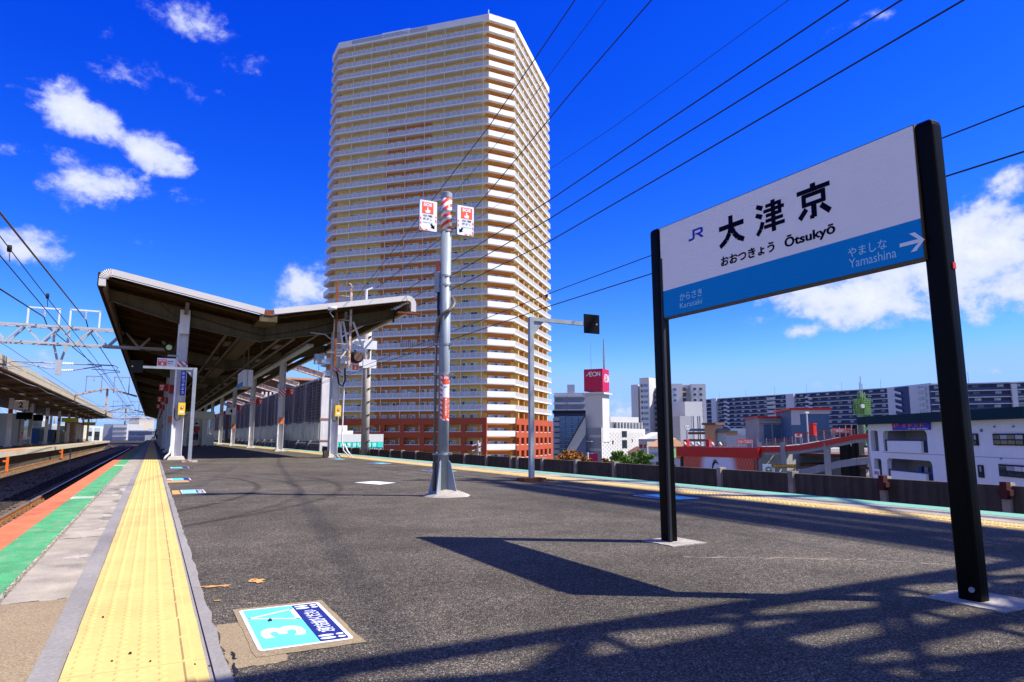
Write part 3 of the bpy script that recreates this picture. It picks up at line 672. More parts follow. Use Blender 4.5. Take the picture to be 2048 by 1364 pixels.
mb = MB(); mb.b2(SX, SX + .05, yb0, yb1, 1.556, 2.232); mb.build('panel_frame', 'cable_bronze', sg)
def ribbed(z0, z1, mt, name, mats_rib=None):
    mb = MB(); n = int((z1 - z0) / .0135)
    for k in range(n):
        a = z0 + (z1 - z0) * k / n; b = z0 + (z1 - z0) * (k + 1) / n; m_ = (a + b) / 2
        mb.face([(SX - .004, yb1 - .004, a), (SX - .004, yb0 + .004, a), (SX - .0046, yb0 + .004, m_), (SX - .0046, yb1 - .004, m_)])
        mb.face([(SX - .0046, yb1 - .004, m_), (SX - .0046, yb0 + .004, m_), (SX - .004, yb0 + .004, b), (SX - .004, yb1 - .004, b)])
    mb.b2(SX - .004, SX, yb0 + .004, yb1 - .004, z0, z1); return mb.build(name, mt, sg)
ribbed(1.757, 2.226, 'sign_white', 'white_panel'); ribbed(1.566, 1.757, 'sign_blue', 'blue_panel')
SO = Vector((SX - .0052, 0, 0)); SU, SV = Vector((0, -1, 0)), Vector((0, 0, 1))
def st(s, ya, yb, z0, z1, m, nm, bold): text(s, (-ya, -yb, z0, z1), SO, SU, SV, m, sg, nm, bold, .0012)
def kanji(ya, yb, z0, z1, strokes):
    g = None; Wd, Hd = ya - yb, z1 - z0; mb = MB(); k = 0
    for pts in strokes:
        for (x0, y0_, w0_), (x1, y1_, w1_) in zip(pts, pts[1:]):
            a, b_ = Vector((x0 * Wd, y0_ * Hd)), Vector((x1 * Wd, y1_ * Hd)); d = (b_ - a).normalized(); nn = Vector((-d.y, d.x)) * Hd; k += 1
            q = [a - nn * w0_ * .66, b_ - nn * w1_ * .66, b_ + nn * w1_ * .66, a + nn * w0_ * .66]
            mb.slab([SO + SU * (-ya + p.x) + SV * (z0 + p.y) + Vector((-.00002 * k, 0, 0)) for p in q], (-.0008, 0, 0))
    mb.build('station_character', 'ink_navy', sg)
T_ = .125
kanji(3.200, 2.981, 1.930, 2.124, [[(.02,.655,T_),(.98,.655,T_)], [(.49,1.0,.14),(.49,.62,.14),(.43,.42,.145),(.30,.22,.14),(.04,.04,.12)], [(.52,.60,.12),(.60,.38,.14),(.74,.20,.14),(.97,.06,.12)]])
kanji(2.886, 2.674, 1.930, 2.124, [[(.03,.95,.10),(.25,.83,.12)], [(0,.68,.10),(.22,.56,.12)], [(.24,.40,.12),(.16,.18,.12),(.02,.02,.10)],
    [(.36,.86,.085),(.90,.86,.085)], [(.28,.705,.085),(1.0,.705,.085)], [(.36,.55,.085),(.90,.55,.085)], [(.34,.385,.085),(.95,.385,.085)], [(.28,.21,.09),(1.0,.21,.09)], [(.62,1.0,.12),(.62,.0,.12)], [(.85,.90,.10),(.85,.51,.10)]])
kanji(2.581, 2.365, 1.930, 2.131, [[(.5,1.0,.13),(.5,.84,.13)], [(0,.825,.10),(1.0,.825,.10)], [(.15,.69,.09),(.85,.69,.09)], [(.15,.43,.09),(.85,.43,.09)], [(.205,.73,.11),(.205,.38,.11)], [(.795,.73,.11),(.795,.38,.11)], [(.5,.43,.13),(.5,.02,.13)], [(.5,.045,.09),(.37,.05,.08)], [(.27,.31,.12),(.05,.07,.12)], [(.71,.31,.12),(.97,.06,.12)]])
st('おおつきょう', 3.191, 2.758, 1.807, 1.871, 'ink_navy', 'reading', .030)
st('Ōtsukyō', 2.684, 2.349, 1.794, 1.878, 'ink_navy', 'roman_name', .030)
st('からさき', 3.591, 3.372, 1.653, 1.706, 'print_sky', 'reading', .010)
st('Karasaki', 3.591, 3.376, 1.602, 1.638, 'print_sky', 'roman_name', .0)
st('やましな', 2.283, 2.067, 1.654, 1.705, 'print_sky', 'reading', .006)
st('Yamashina', 2.281, 2.022, 1.597, 1.645, 'print_sky', 'roman_name', .0)
# arrow
ay0, ay1, az = -2.002, -1.879, 1.650
poly_plate(SO, SU, SV, [(ay0, az - .009), (ay1 - .03, az - .009), (ay1 - .072, az - .046), (ay1 - .044, az - .046), (ay1, az), (ay1 - .044, az + .046), (ay1 - .072, az + .046), (ay1 - .03, az + .009), (ay0, az + .009)], .0012, 'print_white', 'arrow', sg)
# JR mark from strokes
def jr(u0, u1, v0, v1):
    W_, H_ = u1 - u0, v1 - v0; q = lambda x, y: (u0 + x * W_, v0 + y * H_)
    P1 = [(0, .18), (.0, 0), (.22, 0), (.36, .05), (.43, .16), (.43, .80), (.80, .80), (.80, .55), (.43, .55), (.62, .38), (.86, .0), (1.0, .0), (.74, .40), (.90, .45), (.96, .58), (.96, .84), (.88, .96), (.74, 1.0), (.27, 1.0), (.27, .26), (.22, .18)]
    J = [(0, .2), (0, 0), (.24, 0), (.36, .06), (.42, .18), (.42, 1), (.28, 1), (.28, .24), (.22, .2)]
    Rr = [[(.42, 1), (.42, .82), (.80, .82), (.84, .76), (.98, .80), (.97, .90), (.88, .98), (.78, 1)], [(.84, .76), (.84, .62), (.80, .56), (.97, .50), (.98, .60), (.98, .80)], [(.48, .56), (.48, .40), (.90, .42), (.97, .50), (.80, .56)], [(.60, .41), (.86, .0), (1.04, .0), (.78, .41)]]
    for s in [J] + Rr: poly_plate(SO, SU, SV, [q(*p) for p in s], .0012, 'jr_blue', 'railway_mark', sg)
jr(-3.481, -3.340, 2.052, 2.124)
mb = MB(); mb.tube((3.243 - .002, 1.835, .055), (3.243 - .010, 1.835, .055), .012, 10); mb.build('bolt', 'galvanised', sg)
mb = MB(); mb.b2(3.262, 3.285, 1.801, 1.806, 1.50, 1.53); mb.build('small_sticker', 'red_paint', sg)
# ------------------------------------------------------------------ grey pole with striped top, gussets and emergency button signs
PX, PY = 3.21, 8.0
pole = thing('emergency_button_pole', 'tall grey steel pole with striped top and two SOS signs', 'pole', (PX, PY, 0))
mb = MB(); mb.tube((PX, PY, 0), (PX, PY, 3.37), .069, 24); mb.build('shaft', 'pole_grey', pole, True)
mb = MB(); mb.tube((PX, PY, 3.35), (PX, PY, 3.80), .071, 24); mb.build('striped_sleeve', 'hazard', pole, True)
mb = MB(); mb.tube((PX, PY, 3.80), (PX, PY, 3.87), .075, 24); mb.tube((PX, PY, 3.87), (PX, PY, 3.885), .075, 24, .05); mb.build('top_cap', 'galvanised', pole)
rv = Vector((math.cos(YAW), -math.sin(YAW), 0)); cv = Vector((-math.sin(YAW), -math.cos(YAW), 0))
for k in range(4):
    a = R(18 + k * 90); d = rv * math.cos(a) + cv * math.sin(a); nn = Vector((-d.y, d.x, 0)); c = Vector((PX, PY, 0))
    mb = MB(); mb.slab([c + d * .05 + nn * -.006, c + d * .195 + nn * -.006, c + d * .195 + nn * -.006 + Vector((0, 0, .02)), c + d * .105 + nn * -.006 + Vector((0, 0, .40)), c + d * .075 + nn * -.006 + Vector((0, 0, .43)), c + d * .05 + nn * -.006 + Vector((0, 0, .43))], nn * .012)
    mb.build('gusset_plate', 'pole_grey', pole)
# mortar mound
mb = MB(); n = 40; rings = 9; vs = [(PX, PY, .10)]
for i in range(1, rings + 1):
    for k in range(n):
        a = 2 * math.pi * k / n; rad = .30 * i / rings * (1 + .22 * mnoise.noise(Vector((math.cos(a) * 1.7, math.sin(a) * 1.7, 4))) + .06 * mnoise.noise(Vector((math.cos(a) * 6, math.sin(a) * 6, 2))))
        h = .085 * (1 - (i / rings) ** 1.5) + .020 * (mnoise.noise(Vector((math.cos(a) * rad * 30, math.sin(a) * rad * 30, 1))) + .5 * mnoise.noise(Vector((math.cos(a) * rad * 80, math.sin(a) * rad * 80, 7)))) * (1 - i / rings) ** .4 if i < rings else -.01
        vs.append((PX + .03 + rad * math.cos(a), PY - .02 + rad * math.sin(a), h))
fs = [(0, 1 + k, 1 + (k + 1) % n) for k in range(n)] + [(1 + (i - 1) * n + k, 1 + i * n + k, 1 + i * n + (k + 1) % n, 1 + (i - 1) * n + (k + 1) % n) for i in range(1, rings) for k in range(n)]
mb.add(vs, fs); mb.build('mortar_mound', 'mound', pole, True)
C = Vector((PX, PY, 0))
def pp(r_, c_, z): return C + rv * r_ + cv * c_ + Vector((0, 0, z))
mb = MB(); mb.path([pp(-.10, .03, .06), pp(-.105, .02, .35)], .022, 10); mb.path([pp(-.105, .02, .33), pp(-.105, .02, 1.92)], .0165, 10); mb.build('conduit', 'conduit_brown', pole, True)
mb = MB(); mb.tube(pp(-.105, .02, 1.90), pp(-.105, .02, 1.99), .023, 10); mb.tube(pp(-.105, .02, .33), pp(-.105, .02, .40), .024, 10); mb.build('conduit_coupling', 'conduit_brown', pole)
mb = MB(); pts = [pp(-.105, .02, 1.96), pp(-.10, .04, 2.10), pp(-.075, .085, 2.19), pp(-.02, .115, 2.25), pp(.05, .115, 2.29), pp(.10, .075, 2.34), pp(.118, .02, 2.40), pp(.10, -.05, 2.47), pp(.05, -.09, 2.52)]
sp_ = []
for i in range(len(pts) - 1):
    for q in range(4): sp_.append(pts[i].lerp(pts[i + 1], q / 4))
sp_.append(pts[-1]); mb.path(sp_, .0235, 12); mb.build('flexible_conduit', 'conduit_brown', pole, True, label='brown flexible conduit looping round the front of the shaft')
mb = MB(); mb.path([pp(-.085, .02, 2.55), pp(-.085, .03, 2.35), pp(-.07, .03, 2.15), pp(-.09, .02, 2.0)], .018, 8); mb.build('cable', 'cable_black', pole, True)
mb = MB(); mb.box(pp(-.105, 0, 2.68), (.06, .09, .26), -YAW); mb.build('junction_box', 'galvanised', pole)
mb = MB(); mb.box(pp(-.10, .02, 2.88), (.045, .05, .10), -YAW); mb.build('indicator_lamp', 'sos_red', pole)
for z in (3.36, 3.52, 3.62, 2.76, 2.64, 1.88, 1.50, .51):
    mb = MB(); mb.tube((PX, PY, z - .013), (PX, PY, z + .013), .0755, 20)
    if z < 2.5: mb.bar(pp(-.13, .02, z), pp(-.05, .02, z), .05, .026)
    mb.bar(pp(.06, .03, z), pp(.115, .03, z), .03, .022)
    if z > 3.2: mb.bar(pp(-.115, .0, z), pp(-.06, 0, z), .03, .022)
    mb.build('clamp_band', 'galvanised', pole)
def sos_board(name, xl, zb, w, h, label, mirror, dy, parent_thing):
    O = Vector((xl, dy, zb)); U, V = Vector((1, 0, 0)), Vector((0, 0, 1)); t = parent_thing
    mb = MB(); mb.b2(xl, xl + w, dy, dy + .035, zb, zb + h); mb.build('board_case', 'galvanised', t)
    g = plate(O, U, V, (0, w, 0, h), .003, 'print_white', 'board_face', t, .001, .012)
    def P_(rect, m, nm, lift=.0045): return plate(O, U, V, rect, .0006, m, nm, g, lift)
    o = P_((.03 if not mirror else .05, w - (.05 if not mirror else .025), h * .56, h * .94), 'sos_red', 'red_field')
    a = .03 if not mirror else .05; b = w - (.05 if not mirror else .025); c = (a + b) / 2
    text('SOS', (a + .02, b - .02, h * .80, h * .915), O + Vector((0, -.0052, 0)), U, V, 'print_white', g, 'lettering', .05, .0006)
    # pointing hand
    hand = [(c - .008, h * .77), (c + .008, h * .77), (c + .009, h * .70), (c + .034, h * .685), (c + .036, h * .645), (c + .028, h * .585), (c - .022, h * .585), (c - .036, h * .65), (c - .030, h * .675), (c - .010, h * .655)]
    poly_plate(O, U, V, hand, .0006, 'print_white', 'hand_mark', g, .0052)
    text('非常', (a + .012, b - .012, h * .445, h * .525), O + Vector((0, -.0045, 0)), U, V, 'ink_navy', g, 'lettering', .0, .0006)
    text('ボタン', (a + .012, b - .012, h * .335, h * .425), O + Vector((0, -.0045, 0)), U, V, 'ink_navy', g, 'lettering', .01, .0006)
    text('EMERGENCY BUTTON', (a + .012, b - .012, h * .25, h * .28), O + Vector((0, -.0045, 0)), U, V, 'grey_wall', g, 'lettering', 0, .0006)
    for rect in ((.004, .022, .01, h * .5), (w - .024, w - .006, h * .28, h * .5), (.004, w * .62, .004, .022)) if not mirror else ((.006, .022, h * .26, h * .5), (w - .022, w - .004, .01, h * .5), (w * .42, w - .004, .004, .022)):
        P_(rect, 'hazard_fine', 'hazard_border')
    ax = w - .055 if not mirror else .05; s = 1 if not mirror else -1; az_ = h * .12; A = []
    for x, y in ((-.035, .055), (-.012, .062), (.008, .03), (.024, .04), (.022, -.022), (-.032, -.004), (-.018, .008)): A.append((ax + s * x, az_ + y * .8))
    poly_plate(O, U, V, A, .0006, 'ink_navy', 'arrow_mark', g, .0048); return g
pb = Vector((PX, PY, 0))
sos_board('sos', PX - .375, 3.325, .235, .40, '', False, PY - .02, pole)
sos_board('sos', PX + .145, 3.335, .235, .40, '', True, PY - .02, pole)
# label wrapped round the shaft
def wrap(z0, z1, a0, a1, r, m, nm, parent=pole):
    mb = MB(); n = 10
    pts = [(math.cos(a0 + (a1 - a0) * k / n), math.sin(a0 + (a1 - a0) * k / n)) for k in range(n + 1)]
    for k in range(n):
        p, q = pts[k], pts[k + 1]
        A = C + (rv * p[0] + cv * p[1]) * r; B = C + (rv * q[0] + cv * q[1]) * r
        mb.face([(A.x, A.y, z0), (B.x, B.y, z0), (B.x, B.y, z1), (A.x, A.y, z1)][::-1])
    return mb.build(nm, m, parent, True)
lab = wrap(.92, 1.49, R(15), R(125), .0700, 'hazard_fine', 'wrapped_label')
wrap(.945, 1.20, R(22), R(100), .0712, 'sos_red', 'red_panel', lab); wrap(1.37, 1.47, R(22), R(100), .0712, 'sos_red', 'red_panel', lab); wrap(1.205, 1.365, R(22), R(100), .0711, 'print_white', 'white_panel', lab)
ta = R(62); td = rv * math.cos(ta) + cv * math.sin(ta); tu = Vector((-td.y, td.x, 0))
for i, ch in enumerate('裏側にあります'): text(ch, (-.016, .016, 1.165 - i * .031, 1.190 - i * .031), C + td * .0725, tu, (0, 0, 1), 'print_white', lab, 'lettering', .02, .0006)
text('SOS', (-.03, .03, 1.435, 1.462), C + td * .0725, tu, (0, 0, 1), 'print_white', lab, 'lettering', .03, .0006)
text('非常ボタン', (-.034, .03, 1.325, 1.348), C + td * .0722, tu, (0, 0, 1), 'ink_navy', lab, 'lettering', .0, .0006)
# ------------------------------------------------------------------ bent posts with a plate
def bent_post(x, y, h, arm, label, panel, base_mt, thk=.075):
    t = thing('bent_marker_post', label, 'marker post', (x, y, 0), 'bent marker posts'); s = 1 if arm > 0 else -1
    mb = MB(); mb.b2(x - thk / 2, x + thk / 2, y - thk / 2, y + thk / 2, .04, h); mb.build('upright', 'galvanised', t)
    mb = MB(); mb.b2(x + s * thk / 2, x + arm, y - .03, y + .03, h - .065, h); mb.build('arm', 'galvanised', t)
    mb = MB(); mb.slab([(x + s * .02, y - .005, h - .046), (x + s * .26, y - .005, h - .046), (x + s * .02, y - .005, h - .34)], (0, .01, 0)); mb.build('brace_plate', 'galvanised', t)
    mb = MB(); mb.b2(x - .20, x + .20, y - .14, y + .14, 0.002, .055); mb.build('base_plate', base_mt, t)
    if panel:
        mb = MB(); mb.box((x + arm - s * .13, y - .03, h - .03), (.32, .02, .34)); mb.build('dark_plate', 'screen_black', t)
        mb = MB(); mb.tube((x + arm - .03 * s, y - .045, h - .03), (x + arm - .03 * s, y - .02, h - .03), .018, 8); mb.build('bolt', 'galvanised', t)
    return t
bent_post(5.54, 9.93, 2.72, 1.34, 'bent galvanised post on a rusty base holding a black plate towards the right track', True, 'rust')
bent_post(.97, 21.6, 2.68, -1.62, 'bent galvanised post on a worn orange base before the first canopy column', True, 'rusty_white', .095)
# ------------------------------------------------------------------ butterfly canopy over the platform
CY0, CY1 = 22.8, 163.0
XL, XR, XV0, XV1 = -1.60, 7.90, 2.93, 3.21
ZL, ZV, ZR = 5.42, 4.55, 5.60          # roof plane at the eaves and the valley
def roof_z(x):
    if x <= XV0: return ZL + (ZV - ZL) * (x - XL) / (XV0 - XL)
    if x >= XV1: return ZV + .04 + (ZR - ZV - .04) * (x - XV1) / (XR - XV1)
    return ZV
FR = [24.3 + 11.35 * k for k in range(13)]
cn = thing('platform_canopy', 'butterfly roofed platform canopy with white front fascia and steel columns', 'canopy', (3.1, CY0, 0))
def corr(x0, x1, name):
    mb = MB(); pitch = .30; n = int((CY1 - CY0) / pitch); prof = ((0, 0), (.10, 0), (.15, .05), (.25, .05)); vs = []
    rows = []
    for k in range(n):
        for d, h in prof: rows.append((CY0 + .06 + k * pitch + d, h))
    vs = []
    for y, h in rows:
        for x in (x0, x1): vs.append((x, y, roof_z(x) + h))
    m = len(rows); fs = [(2 * i, 2 * i + 1, 2 * i + 3, 2 * i + 2) for i in range(m - 1)]
    up = [(a, b, c + .012) for a, b, c in vs]
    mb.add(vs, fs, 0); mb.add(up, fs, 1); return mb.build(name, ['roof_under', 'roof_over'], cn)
corr(XL, XV0, 'roof_sheet'); corr(XV1, XR, 'roof_sheet')
mb = MB(); mb.b2(XV0 - .14, XV1 + .14, CY0 + .1, CY1, ZV - .17, ZV - .08); mb.b2(XV0 - .13, XV1 + .13, CY0 + .02, CY0 + .09, ZV - .17, ZV + .05); mb.build('valley_gutter', 'beam_paint', cn)
# fascia across the front, turned down round a fluted corner at each eave
def fascia(pts, w, name, lab):
    mb = MB(); out = []
    for i, p in enumerate(pts):
        a = Vector(pts[max(i - 1, 0)]); b = Vector(pts[min(i + 1, len(pts) - 1)]); d = (b - a).normalized(); nr = Vector((d.y, -d.x))
        out.append((Vector(p), Vector(p) + nr * w))
    for (p, q), (p2, q2) in zip(out, out[1:]):
        if (Vector(p) - Vector(p2)).length < 1e-5: continue
        mb.slab([(p.x, CY0 - .02, p.y), (p2.x, CY0 - .02, p2.y), (q2.x, CY0 - .02, q2.y), (q.x, CY0 - .02, q.y)], (0, .14, 0))
    return mb.build(name, 'fascia', cn, label=lab)
WF = .18
def arc(cx, cz, r, a0, a1, n): return [(cx + r * math.cos(R(a0 + (a1 - a0) * k / n)), cz + r * math.sin(R(a0 + (a1 - a0) * k / n))) for k in range(n + 1)]
sl = math.degrees(math.atan2(ZV - ZL, XV0 - XL)); sr = math.degrees(math.atan2(ZR - ZV, XR - XV1))
cxl, czl, rl = XL + .22, 5.30, .30
L1 = arc(cxl, czl, rl, 180, 90 + sl, 1)
left = [(cxl - rl, 5.08), (cxl - rl, czl)]
fascia(left, WF, 'fascia_return', 'short downturned end of the white fascia at the left eave')
# fluted quarter bend made of narrow segments
A = arc(cxl, czl, rl, 180, 90 + sl, 9)
mb = MB()
for i, (p, q) in enumerate(zip(A, A[1:])):
    pv, qv = Vector(p), Vector(q); c = Vector((cxl, czl)); e = .006
    pi, qi = c + (pv - c) * .22, c + (qv - c) * .22
    mid = (pv + qv) / 2; mi_ = c + (mid - c) * 1.02
    mb.slab([(pv.x, CY0 - .02, pv.y), (mi_.x, CY0 - .035, mi_.y), ((c + (mid - c) * .22).x, CY0 - .035, (c + (mid - c) * .22).y), (pi.x, CY0 - .02, pi.y)], (0, .12, 0))
    mb.slab([(mi_.x, CY0 - .035, mi_.y), ((qv - (qv - c) * .03).x, CY0 - .012, (qv - (qv - c) * .03).y), (qi.x, CY0 - .012, qi.y), ((c + (mid - c) * .22).x, CY0 - .035, (c + (mid - c) * .22).y)], (0, .12, 0))
mb.build('fluted_corner', 'fascia', cn)
top_l = A[-1]; fascia([top_l, (XV0 + .02, ZV + .235)], WF, 'fascia_board', 'long white fascia board falling from the left eave to the valley')
cxr, czr, rr_ = XR - .17, 5.38, .30
B_ = arc(cxr, czr, rr_, 90 + sr, 0, 5)
fascia([(XV1, ZV + .26), B_[0]], WF, 'fascia_board', 'white fascia board rising from the valley to the right eave')
fascia(B_ + [(cxr + rr_, 5.12)], WF, 'fascia_return', 'downturned right end of the white fascia')
mb = MB(); mb.b2(XV0 + .02, XV1, CY0 - .01, CY0 + .1, ZV + .03, ZV + .21); mb.build('fascia_gap_plate', 'rust', cn, label='rusty plate closing the gap in the fascia')
mb = MB(); mb.b2(cxr - .35, cxr + .42, CY0 - .02, CY0 + .2, 5.03, 5.08); mb.build('gutter_end', 'rust', cn)
# side fascias along the eaves
mb = MB(); mb.b2(XL - .12, XL - .02, CY0 + .12, CY1, 5.10, 5.50); mb.build('eave_fascia', 'roof_under', cn)
mb = MB(); mb.b2(XR - .02, XR + .09, CY0 + .12, CY1, 5.14, 5.34); mb.build('eave_fascia', 'white_paint', cn)
# steel frames
def shared(fn, name, mats):
    mb = MB(); fn(mb); return meshof(mb, name, mats)
def girder_l(mb):
    xs = [XL + .12, .2, .7, 1.6, XV0 + .14]; top = [(x, roof_z(min(x, XV0)) - .16) for x in xs]; dp = [.30, .46, .50, .50, .48]
    mb.ibeam(top, [(x, z - d) for (x, z), d in zip(top, dp)], 0, .20)
    for x in (XL + .13, XV0 + .02): mb.b2(x - .008, x + .008, -.10, .10, roof_z(min(x, XV0)) - .62, roof_z(min(x, XV0)) - .16)
def girder_r(mb):
    xs = [XV0 + .145, 4.4, 5.2, 5.9, XR - .2]; top = [(x, roof_z(max(x, XV1)) - .16) for x in xs]; dp = [.48, .50, .50, .46, .30]
    mb.ibeam(top, [(x, z - d) for (x, z), d in zip(top, dp)], 0, .20)
    for x in (XV1 - .02, XR - .21): mb.b2(x - .008, x + .008, -.10, .10, roof_z(max(x, XV1)) - .62, roof_z(max(x, XV1)) - .16)
GL, GR = shared(girder_l, 'girder', ['beam_paint']), shared(girder_r, 'girder', ['beam_paint'])
def colm(xc, ztop):
    def f(mb):
        for s in (-1, 1): mb.b2(xc + s * .14 - .008, xc + s * .14 + .008, -.14, .14, .12, ztop)
        mb.b2(xc - .132, xc + .132, -.006, .006, .12, ztop); mb.b2(xc - .17, xc + .17, -.17, .17, .10, .118)
    return f
XA, XB = .70, 5.60
ZA, ZB = roof_z(XA) - .66, roof_z(XB) - .66
CA, CB = shared(colm(XA, ZA), 'column', ['column_paint']), shared(colm(XB, ZB), 'column', ['column_paint'])
FT = shared(lambda mb: mb.add([(-.26, -.24, 0), (.26, -.24, 0), (.26, .24, 0), (-.26, .24, 0), (-.21, -.19, .10), (.21, -.19, .10), (.21, .19, .10), (-.21, .19, .10)], [(4, 5, 6, 7), (0, 1, 5, 4), (1, 2, 6, 5), (2, 3, 7, 6), (3, 0, 4, 7)]), 'column_footing', ['concrete_pale'])
for y in FR:
    inst('girder', GL, cn, (0, y, 0)); inst('girder', GR, cn, (0, y, 0)); inst('column', CA, cn, (0, y, 0)); inst('column', CB, cn, (0, y, 0))
    inst('column_footing', FT, cn, (XA, y, 0)); inst('column_footing', FT, cn, (XB, y, 0))
mb = MB(); mb.b2(XA - .16, XA + .16, FR[0] - .17, FR[0] - .145, ZA - .32, roof_z(XA) - .2); mb.build('column_head', 'white_paint', cn)
mb = MB(); mb.b2(XB - .15, XB + .15, FR[0] - .17, FR[0] - .145, ZB - .05, ZB + .42); mb.build('column_head', 'white_paint', cn)
# purlins across, longitudinal beams
mk('purlin_brown', (.075,.045,.018), .8, var=.2, spec=.05)
PU = shared(lambda mb: mb.slab([(XL + .16, -.03, roof_z(XL + .16) - .012), (XV0 - .03, -.03, roof_z(XV0) - .012), (XV0 - .03, -.03, roof_z(XV0) - .07), (XL + .16, -.03, roof_z(XL + .16) - .07)], (0, .05, 0)), 'purlin', ['purlin_brown'])
PR = shared(lambda mb: mb.slab([(XV1 + .03, -.03, roof_z(XV1) - .012), (XR - .16, -.03, roof_z(XR - .16) - .012), (XR - .16, -.03, roof_z(XR - .16) - .07), (XV1 + .03, -.03, roof_z(XV1) - .07)], (0, .05, 0)), 'purlin', ['purlin_brown'])
k = 0; y = CY0 + .35
while y < CY1 - .2 and k < 74:
    if min(abs(y - f) for f in FR) > .25: inst('purlin', PU, cn, (0, y, 0)); inst('purlin', PR, cn, (0, y, 0))
    y += 2.27; k += 1
for x, w, h, mt in ((XL + .08, .10, .26, 'beam_cream'), (XR - .10, .10, .26, 'beam_cream'), (XA, .10, .20, 'beam_cream'), (XB, .10, .20, 'beam_cream')):
    mb = MB(); z = roof_z(x) - .16; mb.b2(x - w / 2, x + w / 2, CY0 + .18, CY1, z - h, z); mb.build('longitudinal_beam', mt, cn)
# diagonal braces in plan beside the columns (seen as pale bars)
for i, y in enumerate(FR[:5]):
    for s, x0, x1 in ((1, 3.3, 4.4), (1, 4.6, 5.5)):
        pass
# pairs of cable trays and lamp battens running along the platform
for x in (2.0, 2.45, 3.75, 4.2):
    mb = MB(); mb.b2(x - .035, x + .035, 24.6, 150, 4.10, 4.16); mb.build('lamp_batten', 'beam_cream', cn)
def hanger(x):
    return shared(lambda mb: mb.tube((x, 0, 4.15), (x, 0, roof_z(x) - .02), .012, 5), 'hanger_rod', ['beam_cream'])
for x in (2.22, 3.98):
    h = hanger(x)
    bt = shared(lambda mb: (mb.b2(x - .22, x + .22, -.02, .02, 4.085, 4.10), mb.b2(x - .10, x + .10, .06, 1.3, 4.10, 4.15)), 'lamp_rung', ['beam_cream'])
    for q in range(22): inst('hanger_rod', h, cn, (0, 26 + q * 5.2, 0)); inst('lamp_rung', bt, cn, (0, 26.4 + q * 5.2, 0))
mb = MB(); mb.b2(4.75, 5.0, 25.2, 150, 3.98, 4.06); mb.build('cable_tray', 'galvanised', cn)
# cables sagging along the front girder
def sag(p, q, d, r, n, name, parent, m='cable_black'):
    p, q = Vector(p), Vector(q); mb = MB(); mb.path([p.lerp(q, k / n) - Vector((0, 0, d * 4 * (k / n) * (1 - k / n))) for k in range(n + 1)], r, 6); return mb.build(name, m, parent, True)
sag((XA + .16, FR[0] - .15, 4.62), (3.05, FR[0] - .15, 4.10), .02, .018, 8, 'cable', cn)
sag((3.05, FR[0] - .15, 4.10), (XB - .2, FR[0] - .15, 4.72), .06, .018, 8, 'cable', cn)
sag((XA + .16, FR[0] - .18, 5.0), (XA + .13, FR[0] - .16, 3.0), 0, .014, 4, 'cable', cn)
sag((XA - .75, FR[0] - .13, 4.95), (XA - .14, FR[0] - .14, 4.55), .10, .012, 8, 'cable', cn)
# round loudspeakers
def speaker(x, y, z, label):
    t = thing('loudspeaker', label, 'loudspeaker', (x, y, z), 'loudspeakers under the canopy')
    mb = MB(); mb.tube((x, y, z), (x, y + .28, z + .03), .125, 18, .10); mb.build('body', 'loud_grey', t, True)
    mb = MB(); mb.tube((x, y - .004, z), (x, y, z), .095, 18); mb.build('grille', 'dark', t)
    mb = MB(); mb.bar((x, y + .12, z + .1), (x, y + .12, z + .38), .03, .01); mb.build('bracket', 'loud_grey', t)
p = atY(458, 657, 25.0); speaker(p.x, p.y, p.z, 'round loudspeaker under the left slope of the canopy front')
p = atY(583, 666, 25.0); speaker(p.x, p.y, p.z, 'round loudspeaker under the right slope of the canopy front')
# hanging station panel
p = atX(490, 760, 3.1)
t = thing('hanging_sign', 'white and blue sign box hanging under the canopy', 'hanging sign', (p.x, p.y, p.z))
d_ = p.y
w_ = 9.5 / 1365 * d_; h_ = 30 / 1365 * d_
mb = MB(); mb.b2(p.x - .17, p.x + .17, p.y - 1.0, p.y + 1.0, p.z - h_ / 2, p.z + h_ / 2); mb.build('box', 'white_paint', t)
mb = MB(); mb.b2(p.x - .182, p.x - .172, p.y - .97, p.y + .97, p.z - h_ / 2 + .02, p.z - h_ * .22); mb.build('blue_band', 'sign_blue', t)
mb = MB(); mb.b2(p.x - .03, p.x - .01, p.y - 1.012, p.y - 1.0, p.z - h_ / 2, p.z + h_ / 2); mb.build('panel_joint', 'grey_wall', t)
for yy in (-.8, .8):
    mb = MB(); mb.tube((p.x, p.y + yy, p.z + h_ / 2), (p.x, p.y + yy, roof_z(3.1) - .05), .025, 6); mb.build('hanger_rod', 'beam_cream', t)
# things fixed to the nearest columns
def yellow_box(x, y, z, label):
    t = thing('emergency_button_box', label, 'emergency button', (x, y, z), 'yellow emergency button boxes')
    mb = MB(); mb.b2(x - .10, x + .10, y - .14, y, z, z + .38); mb.build('box', 'box_yellow', t)
    mb = MB(); mb.tube((x + .02, y - .155, z + .24), (x + .02, y - .14, z + .24), .045, 14); mb.build('ring', 'sos_red', t)
    mb = MB(); mb.tube((x + .02, y - .162, z + .24), (x + .02, y - .155, z + .24), .022, 12); mb.build('button', 'print_white', t)
    mb = MB(); mb.b2(x - .06, x + .06, y - .1405 - .003, y - .1405, z + .06, z + .12); mb.build('caption_plate', 'print_white', t)
    mb = MB(); mb.path([(x - .02, y - .05, z), (x - .03, y - .06, z - .12), (x - .12, y - .06, z - .18), (x - .19, y - .04, z - .08), (x - .20, y - .03, z + .2)], .014, 6); mb.build('cable', 'cable_black', t, True)
yellow_box(XA + .06, FR[0] - .15, 1.40, 'yellow emergency button box on the white left front column')
yellow_box(XB + .08, FR[0] - .18, 1.42, 'yellow emergency button box on the right front column by the ladder')
